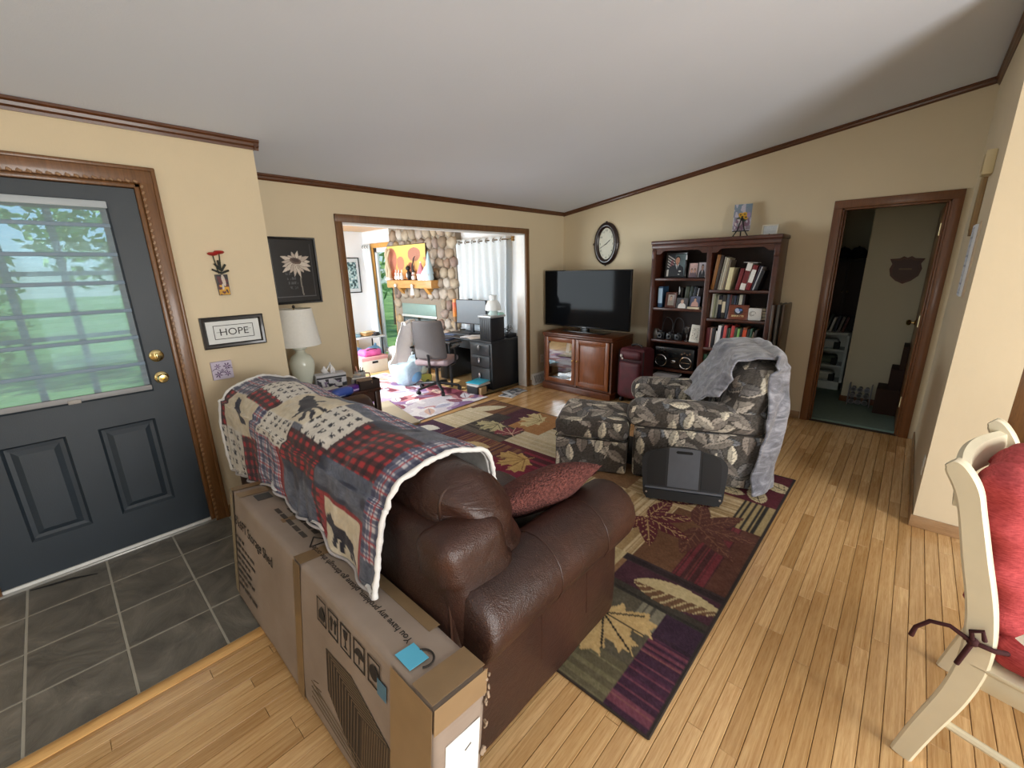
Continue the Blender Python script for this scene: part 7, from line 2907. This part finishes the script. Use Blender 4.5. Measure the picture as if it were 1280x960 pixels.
# ------------------------------------------------------------------ office chair
oc2 = thing('office_chair', 'grey office chair on castors pulled up to the black desk', 'office chair', (3.36, 4.50, 0), math.radians(-58))
M_ocf, M_ocb = plain('#6d6a6c', .85, bump=.4, scale=60), plain('#1a1b1e', .45)
for k in range(5):
    a = math.radians(72 * k + 15)
    c, s = math.cos(a), math.sin(a)
    MB().tube([(0, 0, .12), (.12 * c, .12 * s, .105), (.29 * c, .29 * s, .075)], [.03, .024, .018], 8, flat=.8).build('base_arm', M_ocb, oc2)
    MB().cyl((.29 * c - .02 * s, .29 * s + .02 * c, .036), (.29 * c + .02 * s, .29 * s - .02 * c, .036), .027, n=14).build('castor', M_ocb, oc2)
MB().cyl((0, 0, .1), (0, 0, .36), .022, n=12).build('gas_post', M_ocb, oc2)
B(-.1, .1, -.14, .12, .35, .385, b=.01).build('tilt_plate', M_ocb, oc2)
me, _ = puff(0, .04, .425, .46, .44, .08, .035, .03, .015)
linkmesh('seat', me, plain('#9a8a90', .9, bump=.4, scale=60), oc2)
def ocd(p):
    q = p.copy()
    q[:, 1] += .06 * (p[:, 0] / .2) ** 2 * 1 - (p[:, 2] - .5) * .18
    q[:, 0] *= 1 - np.clip(p[:, 2] - .8, 0, 1) * .5
    return q
me, _ = puff(0, -.21, .73, .42, .06, .50, .028, .03, .0, deform=ocd)
linkmesh('backrest', me, M_ocf, oc2)
MB().tube([(0, -.1, .36), (0, -.24, .38), (0, -.27, .55)], .018, 10, flat=.6).build('back_bracket', M_ocb, oc2)
for s in (-1, 1):
    MB().tube([(s * .2, .0, .37), (s * .27, .0, .40), (s * .28, -.02, .56), (s * .275, -.02, .60)], .014, 8).build('arm_support', M_ocb, oc2)
    B(s * .275 - .03, s * .275 + .03, -.12, .12, .60, .625, b=.01).build('arm_pad', M_ocb, oc2)
jk = thing('draped_cloth', 'white cloth draped over one side of the office chair', 'cloth', (3.10, 4.62, .42), math.radians(-58))
def jp(u, v):
    x = -.06 - .22 * (1 - v) * (1 - .2 * u) + u * .10
    y = -.16 + u * .22 + .03 * np.sin(v * 8 + u * 5)
    return np.stack([x + .03 * np.sin(u * 7 + v * 3), y, .0 + v * .54], 1)
me, _, _ = grid(24, 30, jp, .01)
linkmesh('cloth', me, plain('#f4f6fa', .9), jk)
MB().tube([(-.02, -.15, .52), (.0, -.05, .55), (.02, .05, .54)], .02, 8).build('folded_edge', plain('#e4e6ea', .9), jk)

# ------------------------------------------------------------------ floor clutter in the sunroom
fb = thing('file_stack', 'small black stand with a stack of papers beside the desk pedestal', 'papers', (3.66, 4.02, 0), .15)
B(-.12, .10, -.08, .10, .0, .11, b=.004).build('stand', plain('#1a1a1c', .6), fb)
B(-.10, .02, -.12, -.08, .0, .10, b=.003).build('cardboard_end', plain('#b99a70', .8), fb)
for k in range(4):
    MB().cbox((0, 0, .116 + k * .009), (.25 - .01 * k, .20, .008), rot=(0, 0, .06 * k - .1)).build('sheet', plain(('#c8c4bc', '#d8d8d6', '#b8b4ac', '#e0e0e0')[k], .7), fb)
bf = thing('blue_folder', 'bright blue folder on top of the paper stack beside the desk', 'folder', (3.66, 4.02, .148), .2)
B(-.13, .13, -.11, .11, 0, .008, b=.002).build('cover', plain('#38b4d4', .4), bf)
B(-.12, .125, -.105, .105, -.002, .002).build('sheet', plain('#e4e4e0', .7), bf)
for k, (x, y, a, lab) in enumerate(((3.86, 3.63, .25, 'magazine lying on the floor under another in the opening'), (3.97, 3.66, -.1, 'magazine with a grey cover on top of the floor pile in the opening'))):
    q = thing('magazine', lab, 'magazine', (x, y, .0005 + k * .007), a, group='magazines on the floor')
    B(-.14, .14, -.1, .1, 0, .006, b=.002).build('pages', plain('#d6d4d0', .5), q)
    linkmesh('cover_print', panel(.27, .19, 30, 24, lambda u, v: np.where((rng_noise(u * 5, v * 4, 6 + k) > .55)[:, None], hexa('#5a6068'), hexa('#c4c8cc')), 'z'), M_print_gloss, q, (0, -.095, .0064))
wb2 = thing('storage_box', 'white lidless storage box with a dark handle slot on the sunroom floor', 'storage box', (3.43, 6.35, 0), math.radians(-4))
for bx in ((-.22, .22, -.16, -.15, 0, .25), (-.22, .22, .15, .16, 0, .25), (-.22, -.21, -.16, .16, 0, .25), (.21, .22, -.16, .16, 0, .25)):
    B(*bx, b=.003).build('side', plain('#e2ded6', .7), wb2)
B(-.21, .21, -.15, .15, .0, .01).build('bottom', plain('#d8d4cc', .7), wb2)
B(-.05, .05, -.163, -.159, .15, .185, b=.001).build('handle_slot', plain('#1c1c1e', .7), wb2)
B(-.225, .225, -.165, .165, .20, .255, b=.004).build('lid', plain('#d8a4a8', .7), wb2)
pk = thing('pink_bag', 'pink cloth bag lying on the white storage box', 'bag', (3.43, 6.35, .255))
me, _ = puff(0, 0, .05, .32, .22, .10, .045, .025, .01, .015, 8, 2)
linkmesh('bag', me, plain('#e068b0', .7), pk)
MB().tube([(-.12, -.05, .09), (-.05, -.1, .12), (.05, -.1, .12), (.12, -.05, .09)], .008, 8).build('strap', plain('#2a2426', .6), pk)


def plastic(name, c, a=.45):
    n = NT(name)
    n.color(lin(c))
    n.set(Roughness=.25)
    n.b.inputs['Alpha'].default_value = 1 - a * .4
    n.bump(n.noise(n.coord('Object'), 14, 4, .7, 1.5), .8, .02)
    return n.m


M_bagp = plastic('clear_blue_plastic', '#c4e0f0')
bg = thing('trash_bag', 'translucent pale blue plastic bag full of clothes on the floral rug', 'bag', (3.26, 5.10, .01))
bm2 = MB()
secs = []
for k, (r, z) in enumerate(((.06, 0), (.12, .02), (.17, .10), (.21, .19), (.235, .27), (.245, .33), (.22, .35), (.15, .33))):
    secs.append([((r + .018 * math.sin(7 * t + k)) * math.cos(t) + .02, (r + .014 * math.sin(5 * t)) * math.sin(t), z + .018 * math.sin(3 * t + k) * (k > 1)) for t in np.linspace(0, 2 * PI, 40, endpoint=False)])
vs, fs = loft(secs)
bm2.add(vs, fs).build('bag', M_bagp, bg, smooth=60)
MB().ball((.07, -.13, .15), (.10, .09, .11), 2).build('blue_bundle', plain('#7ab4e0', .7), bg)
yl = thing('yellow_cloth', 'crumpled yellow green cloth beside the plastic bag', 'cloth', (3.56, 5.02, .01))
me, _ = puff(0, 0, .05, .12, .16, .10, .04, .02, .01, .02, 14, 4)
linkmesh('cloth', me, plain('#d8e078', .8), yl)
MB().ball((-.03, -.06, .03), (.03, .03, .03), 2).build('dark_fold', plain('#5a6a3a', .8), yl)
ftb = thing('folding_table', 'white folding table heaped with papers near the fireplace hearth', 'table', (3.5, 6.75, 0), math.radians(-4))
B(-.42, .36, -.22, .25, .50, .525, b=.006).build('tabletop', plain('#d4dce0', .5), ftb)
for (xx, yy) in ((-.36, -.18), (.3, -.18), (-.36, .2), (.3, .2)):
    MB().cyl((xx, yy, 0), (xx, yy, .50), .013, n=10).build('leg', plain('#1d2028', .4), ftb)
for k, (x, y, z, sx, sy, sz, c_, lab) in enumerate(((3.36, 6.72, .525, .22, .18, .05, '#8ab0c8', 'blue fabric pile on the folding table'), (3.62, 6.72, .525, .26, .2, .045, '#c09a68', 'tan envelope pile on the folding table'),
                                                    (3.72, 6.62, .525, .12, .1, .03, '#2a2a30', 'black gadget case on the folding table'))):
    q = thing('table_pile', lab, 'pile', (x, y, z), .2 * k, group='heap on the folding table')
    me, _ = puff(0, 0, sz / 2, sx, sy, sz, sz * .35, .025, .0, .008, 15, k)
    linkmesh('lower_item', me, plain(c_, .8), q)
    me, _ = puff(.02, .01, sz + .012, sx * .8, sy * .8, .024, .01, .025, .0, .005, 15, k + 5)
    linkmesh('upper_item', me, plain(('#b8c8d0', '#d8c8a0', '#50545c')[k], .8), q)
for k, (x, y, sx, sy, sz, c_, lab) in enumerate(((3.32, 6.72, .42, .3, .34, '#78b0e0', 'large blue plastic bag under the folding table'), (3.74, 6.76, .34, .3, .30, '#8cc0e8', 'second blue plastic bag under the folding table by the hearth'),
                                                 (3.90, 6.25, .26, .3, .36, '#e2e4e6', 'white plastic bag slumped before the hearth'), (3.90, 5.85, .26, .3, .22, '#c8d4dc', 'grey white bundle lying in front of the fireplace insert'),
                                                 (3.80, 5.55, .24, .26, .30, '#a8c8e0', 'pale blue bundle on the floor behind the office chair'), (3.0, 6.85, .3, .3, .2, '#7a8a94', 'grey blue bundle at the folding table end away from the hearth'))):
    q = thing('soft_bundle', lab, 'bag', (x, y, .0), .3 * k, group='bags on the sunroom floor')
    me, _ = puff(0, 0, sz / 2, sx, sy, sz, min(sx, sy, sz) * .42, .03, .02, .03, 9, k + 2)
    linkmesh('bag', me, plain(c_, .4, var=.1), q)
    MB().tube([(0, 0, sz * .95), (.02, .01, sz + .03), (.05, .0, sz + .06)], [.03, .012, .025], 8).build('knot', plain(c_, .4, var=.1), q)
wbx = thing('beige_cabinet', 'low beige cabinet with a dark top against the far sunroom wall', 'cabinet', (3.60, 7.78, 0))
B(-.3, .3, -.18, .18, 0, .34, b=.005).build('body', plain('#c9b48c', .6), wbx)
B(-.31, .31, -.19, .18, .34, .365, b=.005).build('top', plain('#2a2420', .5), wbx)
B(-.28, .28, -.186, -.18, .03, .32, b=.002).build('door', plain('#d2be98', .6), wbx)

# ------------------------------------------------------------------ bedroom things
M_bed = plain('#2c1c14', .8, var=.15)
sp_ = thing('shield_plaque', 'brown shield shaped wooden plaque on the bedroom wall', 'plaque', (6.10, .10, 1.34), FR)
shp = [(0, 0), (.06, .03), (.11, .08), (.125, .15), (.11, .2), (.135, .25), (.06, .255), (.03, .275), (0, .26)]
shp = shp + [(-x, z) for x, z in shp[::-1][1:-1]]
MB().prism(shp, -.02, 0, 'y').build('board', plain('#5a3016', .5), sp_, smooth=30)
MB().prism([(x * .82, .13 + (z - .13) * .82) for x, z in shp], -.026, -.019, 'y').build('raised_field', plain('#4a2812', .5), sp_, smooth=30)
MB().box(-.05, .05, -.028, -.025, .14, .155).build('nameplate', plain('#6a4a20', .4), sp_)
for k, (x, y, z0, sx, sy, sz, c_, lab) in enumerate((
        (5.93, -.09, 0, .32, .42, .27, '#3a251a', 'lowest brown carton of the stack in the bedroom'), (5.93, -.13, .271, .30, .34, .22, '#33211a', 'second brown carton from the floor in the bedroom stack'),
        (5.93, -.17, .492, .30, .30, .24, '#3a271c', 'third brown carton from the floor in the bedroom stack'), (5.94, -.20, .733, .28, .26, .30, '#30201a', 'fourth brown carton from the floor in the bedroom stack'),
        (5.95, -.21, 1.034, .26, .24, .17, '#3c2a1e', 'topmost brown carton of the bedroom stack'))):
    q = thing('brown_carton', lab, 'carton', (x, y, z0 + .004), 0, group='cartons in the bedroom')
    B(-sx / 2, sx / 2, -sy / 2, sy / 2, 0, sz, b=.004).build('body', plain(c_, .85), q)
    B(-sx / 2 - .001, sx / 2 + .001, -.025, .025, sz - .0005, sz + .001).build('packing_tape', plain('#5a4530', .5), q)
cr = thing('wire_rack', 'grey wire rack of bottles on the bedroom carpet beside the cartons', 'rack', (6.02, .245, .004), FR)
for i in range(3):
    for j in range(3):
        x, z = -.075 + i * .06, .045 + j * .07
        MB().tube([(x + .025 * math.cos(a), -.06, z + .025 * math.sin(a)) for a in np.linspace(0, 2 * PI, 13)], .004, 5, cap=False).build('ring', plain('#8a8a8c', .4, .6), cr)
        MB().cyl((x, -.055, z), (x, .05, z), .02, n=10).build('bottle', plain(('#3a3a3c', '#5a5a5e', '#2c3030')[(i + j) % 3], .4), cr)
for x in (-.115, .079):
    B(x, x + .008, -.07, .06, 0, .24).build('side_frame', plain('#7a7a7c', .4, .6), cr)
cu = thing('cubby_unit', 'white three shelf cubby unit on the bedroom carpet', 'shelf unit', (6.58, .75, .004), FR)
M_cub = plain('#d4dcd6', .6)
for bx in ((-.30, -.27, 0, .3, .0, .72), (.24, .27, 0, .3, .0, .72), (-.30, .27, 0, .3, .69, .72), (-.30, .27, 0, .3, .0, .1), (-.27, .24, 0, .3, .29, .31), (-.27, .24, 0, .3, .49, .51)):
    B(*bx, b=.002).build('panel', M_cub, cu)
B(-.3, .27, .29, .3, 0, .72).build('back_panel', M_cub, cu)
for k, (z, c_, lab) in enumerate(((.10, '#c8ccc4', 'white bin in the bottom of the white cubby unit'), (.31, '#5a6a5c', 'folded green cloth on the middle cubby shelf'), (.51, '#b8c0bc', 'folded pale cloth on the top cubby shelf'))):
    q = thing('cubby_item', lab, 'bin' if k == 0 else 'cloth', (6.60, .73, z + .004), FR)
    me, _ = puff(-.03, .12, .06, .34, .2, .11, .03, .03, .0, .012 if k else 0, 9, k)
    linkmesh('body', me, plain(c_, .8), q)
    MB().box(.10, .16, .01, .1, .0, .09, b=.006).build('dark_item', plain('#1e2422', .7), q)
rbk = random.Random(8)
for k in range(11):
    h = rbk.uniform(.17, .23)
    c_, cn = [('#c0c4b8', 'pale'), ('#3a3c38', 'charcoal'), ('#8a8c80', 'grey'), ('#1e2020', 'black'), ('#a89878', 'tan'), ('#6a3a30', 'rust'), ('#4a5a54', 'sage'), ('#d0d4cc', 'white'), ('#2c3440', 'navy'), ('#7a7468', 'taupe'), ('#5a2c20', 'brown')][k]
    q = thing('book', '%s spined book in the leaning row on top of the white cubby unit' % cn, 'book', (6.62, 1.0 - k * .042, .725), rot=(0, math.radians(-14 if k < 6 else 12), FR), group='books on the cubby unit')
    B(0, .024, 0, .16, 0.008, h).build('cover', plain(c_, .6), q)
    B(.003, .021, .158, .162, .012, h - .005).build('page_block', plain('#c8c0a8', .8), q)
wd = thing('dark_wardrobe', 'dark wooden wardrobe in the back of the bedroom behind the cubby unit', 'wardrobe', (6.98, .62, .004), FR)
B(-.4, .34, .0, .5, .0, 1.60, b=.006).build('body', plain('#20150e', .6), wd)
for s in (0, 1):
    B(-.38 + s * .36, -.04 + s * .36, -.012, 0, .9, 1.56, b=.004).build('door', plain('#2a1b11', .6), wd)
    MB().ball((-.06 + s * .06, -.018, 1.2), .012, 2).build('knob', plain('#5a4a2c', .4, .6), wd)
for k, (y, z, c1, c2, lab) in enumerate(((.58, 1.604, '#0c0f14', '#a88a2a', 'black baseball cap with a yellow brim on the dark wardrobe'), (.72, 1.604, '#0a0d16', '#12162a', 'navy baseball cap on the wardrobe beside the black cap'))):
    q = thing('baseball_cap', lab, 'cap', (6.96 - .06 * k, y, z + .004), FR + 1.1, group='caps')
    MB().lathe([(.095, 0), (.097, .03), (.085, .085), (.05, .125), (0, .14)], 18).build('crown', plain(c1, .9), q)
    MB().prism([(.09 * math.cos(a) * 1.0, .08 + .09 * math.sin(a)) for a in np.linspace(-.3, PI + .3, 14)], .0, .008, 'z').build('brim', plain(c2, .9), q)
    MB().ball((0, 0, .14), .009, 1).build('button', plain(c1, .9), q)
    MB().ball((.07, -.05, .06), (.02, .02, .014), 1).build('emblem', plain('#b8c0c0', .7), q)
